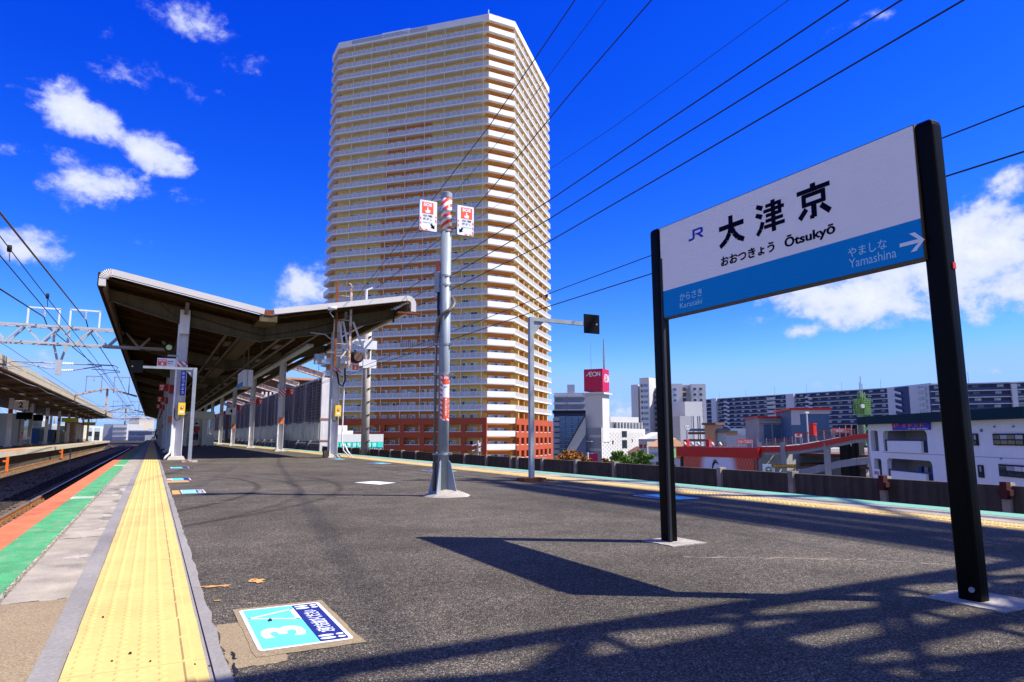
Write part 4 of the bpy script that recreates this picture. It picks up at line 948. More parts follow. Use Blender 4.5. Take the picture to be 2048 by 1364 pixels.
def small_sos(x, y, z, w, h, label, side=1, mt='print_white'):
    t = thing('emergency_sign', label, 'emergency sign', (x, y, z), 'red SOS signs on the canopy columns')
    O = Vector((x, y, z)); U, V = Vector((1, 0, 0)), Vector((0, 0, 1))
    plate(O, U, V, (0, w, 0, h), .02, mt, 'board', t); ws = w * .48
    u0 = .02 if side > 0 else w - .02 - ws
    plate(O, U, V, (u0, u0 + ws, .04, h - .04), .001, 'sos_red', 'red_field', t, .0215)
    text('SOS', (u0 + .02, u0 + ws - .02, h * .62, h * .82), O + Vector((0, -.0235, 0)), U, V, 'print_white', t, 'lettering', .05, .001)
    c = u0 + ws / 2; poly_plate(O, U, V, [(c - .01, h * .56), (c + .01, h * .56), (c + .035, h * .36), (c + .02, h * .18), (c - .02, h * .18), (c - .04, h * .36), (c - .01, h * .4)], .001, 'print_white', 'hand_mark', t, .0232)
    u1 = u0 + ws + .015 if side > 0 else .02
    text('非常', (u1, u1 + w * .32, h * .55, h * .72), O + Vector((0, -.0215, 0)), U, V, 'ink_navy', t, 'lettering', .02, .001)
    text('ボタン', (u1, u1 + w * .34, h * .30, h * .46), O + Vector((0, -.0215, 0)), U, V, 'ink_navy', t, 'lettering', .02, .001)
    return t
small_sos(XA - .72, FR[0] - .16, 2.90, .52, .28, 'white sign with a red SOS panel on the left front column')
small_sos(XB + .32, FR[0] - .3, 3.02, .44, .34, 'white sign with a red SOS panel right of the ladder column', -1)
for i, y in enumerate(FR[:7]):
    if i and i < 4:
        small_sos(XA - .58, y - .16, 2.80, .40, .34, 'red SOS sign on the left column row, %s from the canopy front' % ['', 'second', 'third', 'fourth', 'fifth', 'sixth', 'seventh'][i], 1, 'sos_shade')
    if i:
        small_sos(XB + .18, y - .16, 2.78, .40, .34, 'red SOS sign on the right column row, %s from the canopy front' % ['', 'second', 'third', 'fourth', 'fifth', 'sixth', 'seventh'][i], -1, 'sos_shade')
    for X_ in (XA, XB):
        mb = MB(); mb.b2(X_ - .155, X_ + .155, y - .158, y - .150, 2.92 if i == 0 else 2.7, 3.10); mb.build('striped_band', 'hazard_column' if i == 0 or X_ == XB else 'sos_shade', cn)
        if i and i % 2: 
            mb = MB(); mb.b2(X_ - .09, X_ + .09, y - .20, y - .15, 1.35, 1.65); mb.build('orange_box', 'sign_orange', cn)
# blue vertical name plate on the left column
t = thing('column_name_plate', 'narrow blue plate with white kana on the white left front column', 'name plate', (XA + .06, FR[0] - .16, 2.05))
O = Vector((XA - .02, FR[0] - .150, 2.02)); U, V = Vector((1, 0, 0)), Vector((0, 0, 1))
plate(O, U, V, (0, .15, 0, .78), .004, 'plate_blue', 'plate', t)
for i, ch in enumerate('おおつきょう'): text(ch, (.035, .115, .66 - i * .122, .745 - i * .122), O + Vector((0, -.005, 0)), U, V, 'print_white', t, 'lettering', .02, .001)
plate(O, U, V, (.02, .13, .82, .98), .01, 'grey_wall', 'grey_tag', t)
# conduit, cables and white trim on the left column
mb = MB(); mb.b2(XA - .19, XA - .15, FR[0] - .16, FR[0] - .12, .3, 4.3); mb.build('conduit', 'white_paint', cn)
mb = MB(); mb.path([(XA - .17, FR[0] - .16, .4), (XA - .20, FR[0] - .2, .2), (XA - .30, FR[0] - .3, .1), (XA - .34, FR[0] - .35, .02)], .03, 8); mb.build('conduit', 'white_paint', cn, True)
# lamp with green lens on the column
t = thing('signal_lamp', 'round lamp with a greenish lens above the left SOS sign', 'lamp', (XA - .35, FR[0] - .3, 3.3))
mb = MB(); mb.tube((XA - .42, FR[0] - .42, 3.50), (XA - .40, FR[0] - .16, 3.52), .15, 16); mb.build('housing', 'dark', t, True)
mb = MB(); mb.tube((XA - .42, FR[0] - .43, 3.50), (XA - .42, FR[0] - .418, 3.50), .085, 16); mb.build('lens', 'lens_green', t)
mb = MB(); mb.b2(XA - .44, XA - .12, FR[0] - .22, FR[0] - .18, 3.24, 3.29); mb.build('bracket', 'galvanised', t)
# platform number boards
def number_board(px, py, X0, n, label, s=.36, face=1):
    p = atX(px, py, X0); t = thing('platform_number_board', label, 'number board', tuple(p), 'platform number boards')
    mb = MB(); mb.b2(p.x - s, p.x + s, p.y, p.y + .12, p.z - s * .75, p.z + s * .75); mb.build('board', 'white_paint', t)
    text(n, (-s * .32, s * .32, -s * .45, s * .5), (p.x, p.y - .004, p.z), (1, 0, 0), (0, 0, 1), 'ink_navy', t, 'digit', .03, .004)
    for q in (-1, 1):
        mb = MB(); mb.tube((p.x + q * s * .7, p.y + .06, p.z + s * .75), (p.x + q * s * .7, p.y + .06, p.z + s * .75 + .9), .02, 5); mb.build('hanger_rod', 'beam_cream', t)
XSG = 0
number_board(310, 818, -.15, '3', 'white hanging board with a black 3 near the left column row', .34)
number_board(462, 822, 5.05, '4', 'white hanging board with a black 4 before the louvred screen', .34)
# ladder and brackets beside the right front column
t = thing('rusty_ladder', 'rusty white steel ladder standing against the right front column', 'ladder', (5.85, FR[0] - 1.4, 2.8))
pl = [atY(674, 568, FR[0] - .9), atY(692, 735, FR[0] - .9)]; pr = [atY(702, 573, FR[0] - .9), atY(707, 738, FR[0] - .9)]
xa, xb_ = pl[0].x, pr[0].x; yl = FR[0] - 1.0
for x, z1 in ((xa, pl[0].z), (xb_, pr[0].z)):
    mb = MB(); mb.bar((x, yl, 3.05), (x, yl, z1), .075, .05, up=(0, 1, 0)); mb.path([(x, yl, z1 - .02), (x - .03, yl, z1 + .05), (x - .10, yl, z1 + .07)], .022, 6); mb.build('ladder_rail', 'rusty_white' if x == xb_ else 'rust', t)
z = 3.45
while z < pr[0].z - .2:
    mb = MB(); mb.tube((xa, yl, z), (xb_, yl, z), .014, 6); mb.build('rung', 'rusty_white', t); z += .42
t = thing('signal_bracket', 'white steel brackets and lamp beside the ladder column', 'signal bracket', (6.0, FR[0], 3.2))
for a, b in (((5.55, 4.75), (5.75, 3.7)), ((5.70, 4.75), (5.95, 3.65)), ((6.05, 4.75), (6.45, 3.8)), ((6.45, 3.75), (6.8, 4.2)), ((5.5, 3.72), (6.6, 3.72)), ((5.2, 3.62), (5.7, 3.62)), ((6.0, 4.05), (6.2, 3.6))):
    mb = MB(); mb.bar((a[0], FR[0] - .5, a[1]), (b[0], FR[0] - .5, b[1]), .06, .06); mb.build('strut', 'white_paint', t)
mb = MB(); mb.tube((6.15, FR[0] - .95, 3.45), (6.12, FR[0] - .55, 3.48), .2, 16); mb.build('lamp_housing', 'dark', t, True)
mb = MB(); mb.tube((6.15, FR[0] - .965, 3.45), (6.15, FR[0] - .948, 3.45), .14, 16); mb.build('lens', 'brown_wall', t)
mb = MB(); mb.path([(5.58, FR[0] - .3, 3.0), (5.65, FR[0] - .4, 2.55), (5.78, FR[0] - .4, 2.45), (5.88, FR[0] - .35, 2.7), (5.86, FR[0] - .3, 3.1)], .03, 8); mb.build('cable_loop', 'cable_black', t, True)
mb = MB(); mb.path([(4.6, FR[0] - .4, 4.28), (5.1, FR[0] - .4, 4.26), (5.38, FR[0] - .4, 4.05), (5.42, FR[0] - .4, 3.4), (5.42, FR[0] - .3, .4), (5.40, FR[0] - .3, .05)], .028, 8); mb.build('conduit', 'galvanised', t, True)
mb = MB(); mb.path([(5.80, FR[0] - .3, 3.3), (5.86, FR[0] - .32, 2.6), (5.84, FR[0] - .32, .6), (5.9, FR[0] - .35, .25), (6.1, FR[0] - .4, .02)], .022, 6); mb.build('conduit', 'white_paint', t, True)
mb = MB(); mb.path([(5.95, FR[0] - .3, .45), (6.05, FR[0] - .35, .22), (6.2, FR[0] - .4, .02)], .025, 6); mb.build('conduit', 'white_paint', t, True)
mb = MB(); mb.box((5.3, FR[0] - .32, .12), (.16, .2, .24)); mb.build('foot_block', 'concrete_dark', t)
mb = MB(); mb.box((4.9, FR[0] - .6, 3.35), (.32, .2, .34)); mb.tube((4.9, FR[0] - .6, 3.18), (4.9, FR[0] - .6, 2.6), .012, 6); mb.build('relay_box', 'galvanised', t)
t = thing('security_camera', 'small white camera on the canopy fascia beside the ladder', 'camera', (5.0, CY0 - .1, 4.95))
pc = atY(665, 617, CY0 - .15)
mb = MB(); mb.tube((pc.x - .15, pc.y, pc.z - .02), (pc.x + .12, pc.y - .1, pc.z + .02), .06, 10); mb.build('body', 'white_paint', t, True)
mb = MB(); mb.path([(pc.x, pc.y, pc.z), (pc.x - .08, pc.y, pc.z - .15), (pc.x + .05, pc.y, pc.z - .3)], .012, 5); mb.build('cable', 'white_paint', t, True)
pc = atY(733, 580, CY0 + 4)
mb = MB(); mb.tube((pc.x, pc.y, pc.z - 1.0), (pc.x, pc.y, pc.z), .05, 8); mb.bar((pc.x, pc.y, pc.z), (pc.x + .25, pc.y, pc.z + .12), .06, .05); mb.build('roof_post', 'white_paint', cn)
# ------------------------------------------------------------------ waiting room under the canopy
wy = 57.0
t = thing('waiting_room', 'cream waiting room with windows under the canopy', 'waiting room', (3.6, wy, 0))
x0, x1 = atY(372, 873, wy).x, atY(427, 873, wy).x
mb = MB(); mb.b2(x0, x1, wy + .06, wy + 7, 2.45, 2.6); mb.b2(x0, x1, wy + 6.9, wy + 7, 0, 2.45); mb.b2(x1 - .08, x1, wy + .06, wy + 6.9, 0, .9); mb.b2(x0, x0 + .08, wy + .06, wy + 6.9, 0, .9); mb.build('wall', 'cream', t)
mb = MB(); mb.b2(x0, x1, wy - .05, wy + .05, 2.1, 2.6); mb.build('header', 'cream', t)
nw = 5; ww = (x1 - x0) / nw
for i in range(nw + 1):
    mb = MB(); mb.b2(x0 + i * ww - .04, x0 + i * ww + .04, wy - .04, wy + .04, 0, 2.1); mb.build('mullion', 'cream', t)
for i in (3, 4):
    mb = MB(); mb.b2(x0 + i * ww + .05, x0 + (i + 1) * ww - .05, wy - .02, wy + .02, .08, .88); mb.build('lower_panel', 'kiosk_panel', t)
    mb = MB(); mb.b2(x0 + i * ww + .05, x0 + (i + 1) * ww - .05, wy - .01, wy + .0, .95, 2.05); mb.build('pane', 'balcony_glass', t)
mb = MB(); mb.b2(x0 + .1, x0 + 3 * ww - .05, wy + .3, wy + .34, .1, 2.0); mb.build('inner_door', 'kiosk_panel', t)
# ------------------------------------------------------------------ opposite platform
op = thing('opposite_platform', 'opposite platform with concrete lip across the two tracks', 'platform', (-12, 80, 0)); op['kind'] = 'structure'
XE = -7.05
mb = MB(); mb.b2(-19, XE - .35, 16, 150, Z_CITY + 6.2, -.30); mb.build('platform_body', 'concrete_dark', op)
mb = MB(); mb.b2(-19, XE - .55, 16, 150, -.30, -.004); mb.build('asphalt_surface', 'concrete', op)
for k in range(22):
    mb = MB(); y = 18 + k * 6; mb.b2(XE - .55, XE, y + .01, y + 5.99, -.30, 0); mb.build('coping_stone', 'concrete_pale', op)
mb = MB(); mb.b2(XE - .50, XE - .02, 18, 55, 0.0005, .004); mb.build('painted_band', 'orange_paint', op, label='reddish band at the opposite platform edge')
mb = MB(); mb.b2(XE - 1.3, XE - .9, 18, 150, -.003, .006); mb.build('tactile_paving', 'yellow_tile', op)
for y in (45, 70): # orange marker posts under the lip
    t = thing('marker_post', 'orange marker post under the lip of the opposite platform, %s one' % ('nearer' if y == 45 else 'farther'), 'marker post', (XE + .3, y, Z_BED), 'orange marker posts by the tracks')
    mb = MB(); mb.b2(XE + .24, XE + .36, y, y + .05, Z_BED, -.35); mb.b2(XE + .10, XE + .24, y, y + .05, -.62, -.52); mb.build('post', 'sign_orange', t)
t = thing('stake', 'thin pale stake standing between the two left tracks', 'stake', (-3.95, 45, Z_BED))
mb = MB(); mb.b2(-3.98, -3.92, 45, 45.05, Z_BED, .02); mb.build('post', 'concrete', t)
op.location.z -= .085
# its canopy
oc = thing('opposite_canopy', 'long dark roofed canopy of the opposite platform with a stained pale eave', 'canopy', (-10, 80, 0))
EX, EZ0, EZ1 = -5.85, 3.62, 4.16
VX, VZ = -10.1, 3.35
mb = MB(); mb.b2(EX - .12, EX, 24, 128, EZ0, EZ1); mb.build('eave_fascia', 'concrete_pale', oc)
mk('opp_roof', (.05,.032,.016), .8, var=.35, vs=2)
for i in range(26):
    y = 24 + i * 4
    mb = MB(); mb.slab([(EX - .12, y, EZ0 + .18), (VX, y, VZ + .3), (VX, y + 3.97, VZ + .3), (EX - .12, y + 3.97, EZ0 + .18)], (0, 0, .05)); mb.build('roof_panel', 'opp_roof', oc)
    mb = MB(); mb.slab([(VX, y, VZ + .3), (-15, y, EZ0 + .3), (-15, y + 3.97, EZ0 + .3), (VX, y + 3.97, VZ + .3)], (0, 0, .05)); mb.build('roof_panel', 'opp_roof', oc)
OC = [26.5, 31.5, 37, 42.5, 48.5, 54.5, 60.0, 69.5, 79.3, 88.9, 98.6, 108.4, 117.9, 127]
CO = shared(lambda mb: (mb.b2(-.13, .13, -.13, .13, 0, 3.45), mb.b2(-.22, .22, -.22, .22, 0, .12)), 'column', ['column_paint'])
RB = shared(lambda mb: mb.slab([(EX - .2, -.08, EZ0 + .16), (VX, -.08, VZ + .28), (VX, -.08, VZ), (EX - .2, -.08, EZ0 + .02)], (0, .16, 0)), 'roof_beam', ['beam_cream'])
for y in OC:
    inst('column', CO, oc, (-9.1, y, 0)); inst('column', CO, oc, (-12.0, y, 0)); inst('roof_beam', RB, oc, (0, y, 0))
    mb = MB(); mb.b2(-9.20, -9.0, y - .16, y - .14, 2.35, 2.65); mb.build('striped_band', 'sos_shade', oc)
    mb = MB(); mb.tube((-8.2, y + 2, 3.62), (-8.2, y + 2, 2.9), .03, 5); mb.build('hanger_rod', 'beam_cream', oc)
for x in (-7.4, -8.1):
    mb = MB(); mb.b2(x - .04, x + .04, 25, 128, 3.50, 3.58); mb.build('longitudinal_beam', 'beam_cream', oc)
for i in range(14):
    mb = MB(); mb.b2(-7.85, -7.65, 36 + i * 6, 37.3 + i * 6, 3.46, 3.50); mb.build('lamp_batten', 'print_white', oc)
mb = MB(); mb.path([(EX + .02, 26 + k * 4, 3.45 - .10 * abs(math.sin(k * math.pi / 2.5))) for k in range(25)], .022, 5); mb.build('cable', 'galvanised', oc)
number_board(42, 810, -8.0, '2', 'white hanging board with a black 2 under the opposite canopy', .40)
# equipment on the opposite platform
def boxy(name, label, cat, px, X0, w, d, h, z, mts, group=None, extra=None):
    p = atX(px, 873, X0); y = p.y; t = thing(name, label, cat, (X0, y, z), group)
    mb = MB(); mb.b2(X0 - w / 2, X0 + w / 2, y, y + d, z, z + h); mb.build('cabinet', mts[0], t)
    if len(mts) > 1: mb = MB(); mb.b2(X0 + w / 2, X0 + w / 2 + .02, y + .08, y + d - .08, z + h * .12, z + h * .92); mb.build('front_panel', mts[1], t)
    mb = MB(); mb.b2(X0 - w / 2 - .02, X0 + w / 2 + .03, y - .02, y + d + .02, z + h, z + h + .04); mb.build('top_plate', 'grey_wall', t)
    if z > 1:
        mb = MB(); mb.tube((X0, y + d / 2, z + h), (X0, y + d / 2, 3.5), .03, 6); mb.build('hanger_rod', 'dark', t)
    return t
boxy('vending_machine', 'dark blue vending machine behind the second visible column pair', 'vending machine', 66, -11, 1.0, 4.2, 1.55, 0, ['vending_blue', 'steel_blue'])
boxy('notice_cabinet', 'grey blue cabinet standing between the opposite columns', 'cabinet', 95, -11, 1.0, 8, 1.5, 0, ['steel_blue', 'grey_wall'])
boxy('storage_cabinet', 'cream cabinet standing on the opposite platform', 'cabinet', 121, -9.9, .8, 3.5, 1.35, 0, ['cream', 'cream'])
boxy('stair_enclosure', 'tall beige stair enclosure on the opposite platform', 'stair enclosure', 139, -10.6, 1.4, 20, 2.8, 0, ['tile_tan', 'cream'])
boxy('waiting_room', 'grey waiting room with dark windows at the near end of the opposite platform', 'waiting room', 1, -10.6, 2.2, 6, 2.5, 0, ['kiosk_panel', 'glass_dark'])
boxy('monitor', 'dark hanging monitor under the opposite canopy, nearer one', 'monitor', 44, -8.9, 1.0, .3, .5, 2.05, ['screen_black'], 'hanging monitors')
boxy('monitor', 'dark hanging monitor under the opposite canopy, farther one', 'monitor', 68, -8.9, 1.0, .3, .5, 2.05, ['screen_black'], 'hanging monitors')
boxy('exit_sign_board', 'yellow sign board under the opposite canopy above the stair enclosure', 'sign board', 137, -8.9, 1.7, .3, .45, 2.45, ['board_yellow'], 'yellow sign boards')
boxy('exit_sign_board', 'small yellow sign board under the opposite canopy, farther one', 'sign board', 176, -8.9, 1.7, .3, .45, 2.45, ['board_yellow'], 'yellow sign boards')
# low wall behind
mb = MB(); mb.b2(-19.2, -19, 16, 150, 0, 1.1); o = mb.build('back_parapet', 'concrete', None, label='low concrete wall behind the opposite platform', category='wall')
# ------------------------------------------------------------------ overhead line gantries
def gantry_truss(Y, xa, xb, zb, zt, dpt, label, mt='gantry_paint', cw=.045, lw=.065, group='lattice gantries over the tracks', bays=None, posts=()):
    t = thing('overhead_line_gantry', label, 'gantry', ((xa + xb) / 2, Y, zb), group); n = bays or max(4, int((xb - xa) / .78 / 2) * 2)
    for y in (Y - dpt / 2, Y + dpt / 2):
        for z in (zb, zt):
            mb = MB(); mb.b2(xa, xb, y - cw, y + cw, z - cw, z + cw); mb.build('chord', mt, t)
        for k in range(n):
            x0, x1 = xa + (xb - xa) * k / n, xa + (xb - xa) * (k + 1) / n
            a, b = ((x0, zb), (x1, zt)) if k % 2 == 0 else ((x0, zt), (x1, zb))
            mb = MB(); mb.bar((a[0], y, a[1]), (b[0], y, b[1]), lw, lw, up=(0, 1, 0)); mb.build('lattice_bar', mt, t)
    mb = MB()
    for k in range(0, n + 1, 1):
        x = xa + (xb - xa) * k / n; z = zb if k % 2 == 0 else zt
        mb.b2(x - lw / 3, x + lw / 3, Y - dpt / 2, Y + dpt / 2, z - lw / 3, z + lw / 3)
        if k < n: x2 = xa + (xb - xa) * (k + 1) / n; mb.bar((x, Y - dpt / 2, zt), (x2, Y + dpt / 2, zt), lw * .6, lw * .6); mb.bar((x, Y - dpt / 2, zb), (x2, Y + dpt / 2, zb), lw * .6, lw * .6)
    mb.build('cross_tie', mt, t)
    for x in posts:
        mb = MB(); mb.tube((x, Y, Z_BED), (x, Y, zt + .3), .17, 12); mb.build('post', 'concrete', t)
    return t
def insulator(mb, p, q, r=.06, n=4):
    p, q = Vector(p), Vector(q)
    for k in range(n):
        a = p.lerp(q, (k + .15) / n); b = p.lerp(q, (k + .75) / n); mb.tube(a, b, r, 8, r * .45)
def frame_on(t, Y, x0, x1, z0, z1, xi, mt='white_paint', zi=None):
    mb = MB(); w = .065
    mb.bar((x0, Y, z0), (x0, Y, z1), w, w, up=(0, 1, 0)); mb.bar((x1, Y, z0), (x1, Y, z1), w, w, up=(0, 1, 0)); mb.bar((x0 - .03, Y, z1), (x1 + .03, Y, z1), w, w)
    o = mb.build('feeder_frame', mt, t)
    mb = MB(); insulator(mb, (xi, Y, z1 - .05), (xi, Y, z1 - .42), .07, 3); mb.build('insulator', 'insulator', o)
    return o
def drop_arm(t, Y, xd, zt, zb, arms, mt='gantry_paint'):
    mb = MB(); mb.bar((xd - .26, Y, zt), (xd - .26, Y, zt - .7), .09, .08, up=(0, 1, 0)); mb.bar((xd + .26, Y, zt), (xd + .26, Y, zt - .7), .09, .08, up=(0, 1, 0)); mb.bar((xd - .26, Y, zt - .7), (xd - .06, Y, zb + .6), .09, .08, up=(0, 1, 0)); mb.bar((xd + .26, Y, zt - .7), (xd + .06, Y, zb + .6), .09, .08, up=(0, 1, 0)); mb.b2(xd - .10, xd + .10, Y - .06, Y + .06, zb, zb + .65); mb.build('drop_post', mt, t)
    for s, reach, zu, zl in arms:
        mb = MB(); mb.tube((xd + s * .42, Y, zu), (xd + s * reach, Y, zu + .0), .03, 6); mb.tube((xd + s * .42, Y, zl), (xd + s * reach * .78, Y, zu - .04), .026, 6)
        mb.path([(xd + s * reach, Y, zu), (xd + s * (reach + .18), Y, zu - .08), (xd + s * (reach + .10), Y, zu - .22), (xd + s * reach * .6, Y, zu - .20)], .018, 6)
        mb.path([(xd + s * (reach - .02), Y, zu - .22), (xd + s * (reach + .25), Y, zu - .25), (xd + s * (reach + .25), Y, zu - .33)], .02, 6)
        mb.path([(xd + s * (reach + .22), Y, zu - .30), (xd + s * (reach - .1), Y, zu - .31), (xd + s * (reach - .5), Y, zu - .44)], .014, 5); o = mb.build('cantilever_arm', 'galvanised', t)
        mb = MB(); insulator(mb, (xd + s * .14, Y, zu), (xd + s * .56, Y, zu), .065, 6); insulator(mb, (xd + s * .14, Y, zl), (xd + s * .56, Y, zl + .03), .065, 6); mb.build('insulator', 'insulator', o)
GY = 35.4
g1 = gantry_truss(GY, -14.5, .45, 4.72, 5.46, .55, 'white lattice gantry over the tracks nearest to the canopy', bays=24, posts=(-14.6,))
xd = atY(120, 700, GY).x
def zz(px, py): return atY(px, py, GY).z
def xx(px, py): return atY(px, py, GY).x
frame_on(g1, GY, xx(57, 620), xx(120, 620), 5.46, zz(57, 614), xx(88, 630)); frame_on(g1, GY, xx(142, 620), xx(201, 620), 5.46, zz(142, 619), xx(171, 630))
drop_arm(g1, GY, xd, 5.46, zz(120, 750), [(1, xx(232, 735) - xd - .1, zz(200, 730), zz(150, 742)), (-1, xd - xx(25, 730), zz(60, 724), zz(90, 736))])
def gabled(Y, xa, xb, z, rise, label, n_frames=True):
    t = thing('overhead_line_gantry', label, 'gantry', ((xa + xb) / 2, Y, z), 'rusty gabled gantries over the tracks'); xm = (xa + xb) / 2
    for y in (Y - .2, Y + .2):
        mb = MB(); mb.bar((xa, y, z), (xm, y, z + rise), .12, .20, up=(0, 1, 0)); mb.bar((xm, y, z + rise), (xb, y, z), .12, .20, up=(0, 1, 0)); mb.build('rafter', 'rusty_white', t)
    mb = MB(); mb.b2(xm - .08, xm + .08, Y - .08, Y + .08, z - 1.7, z + rise); mb.build('drop_post', 'rusty_white', t)
    for s in (-1, 1):
        frame_on(t, Y, xm + s * 1.0 - .55, xm + s * 1.0 + .55, z + rise * .4, z + rise + .95, xm + s * 1.0, 'grey_wall')
        mb = MB(); mb.tube((xm + s * .1, Y, z - .9), (xm + s * 2.0, Y, z - .75), .025, 5); mb.tube((xm + s * .1, Y, z - 1.35), (xm + s * 1.7, Y, z - .8), .02, 5); mb.build('cantilever_arm', 'galvanised', t)
        if s < 0: mb = MB(); mb.bar((xa, Y, z), (xa - 3.4, Y, z - .2), .12, .2); mb.b2(xa - 3.5, xa - 3.3, Y - .1, Y + .1, 0, z - .1); mb.build('post', 'rusty_white', t)
p = atY(213, 775, 66.0); gabled(66.0, atY(152, 790, 66).x, atY(274, 790, 66).x, atY(152, 790, 66).z, atY(213, 775, 66).z - atY(213, 790, 66).z, 'rusty gabled gantry, second over the tracks')
gabled(108.0, atY(212, 824, 108).x, atY(290, 824, 108).x, atY(212, 824, 108).z, .55, 'rusty gabled gantry, third over the tracks')
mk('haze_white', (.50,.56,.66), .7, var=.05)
for i, Y in enumerate((175, 205, 240, 280, 330)):
    z = atY(240, 838 + i * 2.0, Y).z + .4
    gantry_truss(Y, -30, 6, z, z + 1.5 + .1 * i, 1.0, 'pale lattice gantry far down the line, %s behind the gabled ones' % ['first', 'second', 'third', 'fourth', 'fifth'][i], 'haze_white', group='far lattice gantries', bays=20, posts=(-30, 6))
# gantry standing just behind the photographer: its lattice shades the foreground
gantry_truss(-.64, -7.5, 11.4, 5.15, 5.95, .62, 'white lattice gantry above and behind the viewpoint shading the foreground', bays=22, posts=(11.4,), cw=.06, lw=.075)
gb_ = [o for o in bpy.data.objects if o.name.startswith('overhead_line_gantry') and 'behind the viewpoint' in o.get('label', '')][0]
for x0_, x1_, y0_, y1_, z0_, z1_ in ((3.7, 5.3, -1.0, -.96, 5.2, 5.9), (3.8, 5.4, -.92, -.36, 5.08, 5.11), (7.6, 8.2, -1.0, -.96, 5.2, 5.7)):
    mb = MB(); mb.b2(x0_, x1_, y0_, y1_, z0_, z1_); mb.build('shade_plate', 'gantry_paint', gb_)  # solid plates added to the unseen gantry to fill in its shadow

# ------------------------------------------------------------------ wires
def wire(name, label, pts, r, group='overhead wires', m='cable_black', n=1):
    t = MB(); P_ = [Vector(p) for p in pts]; t.path(P_, r, 5); o = t.build(name, m, None, True, label=label, category='wire', group=group); return o
def line_from(pxs, X0, y_start=None, y_end=None):
    P_ = [atX(x, y, X0) for x, y in pxs]
    a, b = P_[0], P_[1]
    if y_start is not None: d = (a - b); P_.insert(0, a + d * ((y_start - a.y) / d.y))
    if y_end is not None: a, b = P_[-2], P_[-1]; d = b - a; P_.append(b + d * ((y_end - b.y) / d.y))
    return P_
def catenary(xw, zc, zm, y0, y1, who, far=130):
    m_ = [(xw, y, zm + .10 * ((((y - y0) / (y1 - y0)) * 2 - 1) ** 2)) for y in [y0 + (y1 - y0) * k / 12 for k in range(13)]]
    wire('contact_wire', 'contact wire %s' % who, [(xw, y0, zc), (xw, y1, zc), (xw - .1, far, zc)], .011, 'contact wires')
    wire('messenger_wire', 'messenger wire just above the contact wire %s' % who, m_ + [(xw - .1, far, zm + .1)], .010, 'messenger wires')
catenary(-2.52, 3.80, 4.10, -12, GY, 'over the track beside the orange edge')
wire('contact_wire', 'contact wire over the track along the opposite platform', [(-5.7, -12, 3.85), (-5.7, GY, 3.85), (-5.7, 130, 3.85)], .011, 'contact wires')
wire('messenger_wire', 'messenger wire over the track along the opposite platform', [(-5.7, -12, 4.5), (-5.7, 15, 4.2), (-5.7, GY, 4.5), (-5.7, 70, 4.2), (-5.7, 130, 4.5)], .010, 'messenger wires')
wire('contact_wire', 'contact wire over the right track crossing behind the sign posts', line_from([(2048, 303), (1900, 350), (1310, 545), (1100, 612), (900, 680)], 8.85, -8, 60), .012, 'contact wires')
wire('messenger_wire', 'messenger wire over the right track crossing behind the sign posts', line_from([(2048, 212), (1895, 272), (1310, 508), (1130, 575), (930, 653)], 8.85, -8, 60), .010, 'messenger wires')
def dropper(px, y0_, y1_, X0, label):
    a, b = atX(px, y0_, X0), atX(px, y1_, X0); t = thing('dropper_clamp', label, 'wire dropper', tuple(b), 'droppers on the overhead wires')
    mb = MB(); mb.box(a, (.05, .07, .06)); mb.build('clamp', 'dark', t)
    mb = MB(); mb.tube((a.x, a.y - .03, a.z), (b.x, b.y - .02, b.z), .004, 4); mb.tube((a.x, a.y + .03, a.z), (b.x, b.y + .02, b.z), .004, 4); mb.build('hanger', 'dark', t)
dropper(1309, 507, 543, 8.85, 'small dropper between the wires beside the left sign post'); dropper(1093, 592, 617, 8.85, 'small dropper between the wires before the right edge of the tower')
def pulley(px, py, py2, X0, label):
    a, b = atX(px, py, X0), atX(px, py2, X0); t = thing('wire_clamp', label, 'wire dropper', tuple(b), 'droppers on the overhead wires')
    mb = MB(); mb.tube((a.x - .03, a.y, a.z), (a.x + .03, a.y, a.z), .065, 14); mb.build('disc', 'dark', t)
    mb = MB(); mb.tube((a.x, a.y - .05, a.z), (b.x, b.y - .03, b.z), .004, 4); mb.tube((a.x, a.y + .05, a.z), (b.x, b.y + .03, b.z), .004, 4); mb.build('hanger', 'dark', t)
pulley(19, 497, 524, -2.52, 'round clamp on the messenger wire, upper left'); pulley(95, 592, 614, -2.52, 'round clamp on the messenger wire before the left feeder frame')
wire('feeder_wire', 'thick bronze feeder wire reaching the right insulator frame', line_from([(0, 425), (145, 606), (172, 640)], -3.08, -4), .026, 'feeder wires', 'cable_bronze')
wire('feeder_wire', 'black feeder wire reaching the left insulator frame', line_from([(0, 578), (88, 634)], -4.50, -4), .026, 'feeder wires', 'cable_black')
a, b = atY(172, 640, GY), atY(176, 652, GY)
wire('feeder_wire', 'bronze feeder wire running on from the right insulator frame', [a, (a.x + .05, GY + 1, a.z - .3), (a.x - .1, 66, 6.1), (a.x - .3, 108, 6.0), (a.x - .5, 200, 6.4)], .024, 'feeder wires', 'cable_black')
a = atY(88, 634, GY)
wire('feeder_wire', 'black feeder wire running on from the left insulator frame', [a, (a.x + .05, GY + 1, a.z - .3), (a.x + .5, 66, 6.1), (a.x + .3, 108, 6.0), (a.x, 200, 6.4)], .024, 'feeder wires', 'cable_black')
XW = 9.7
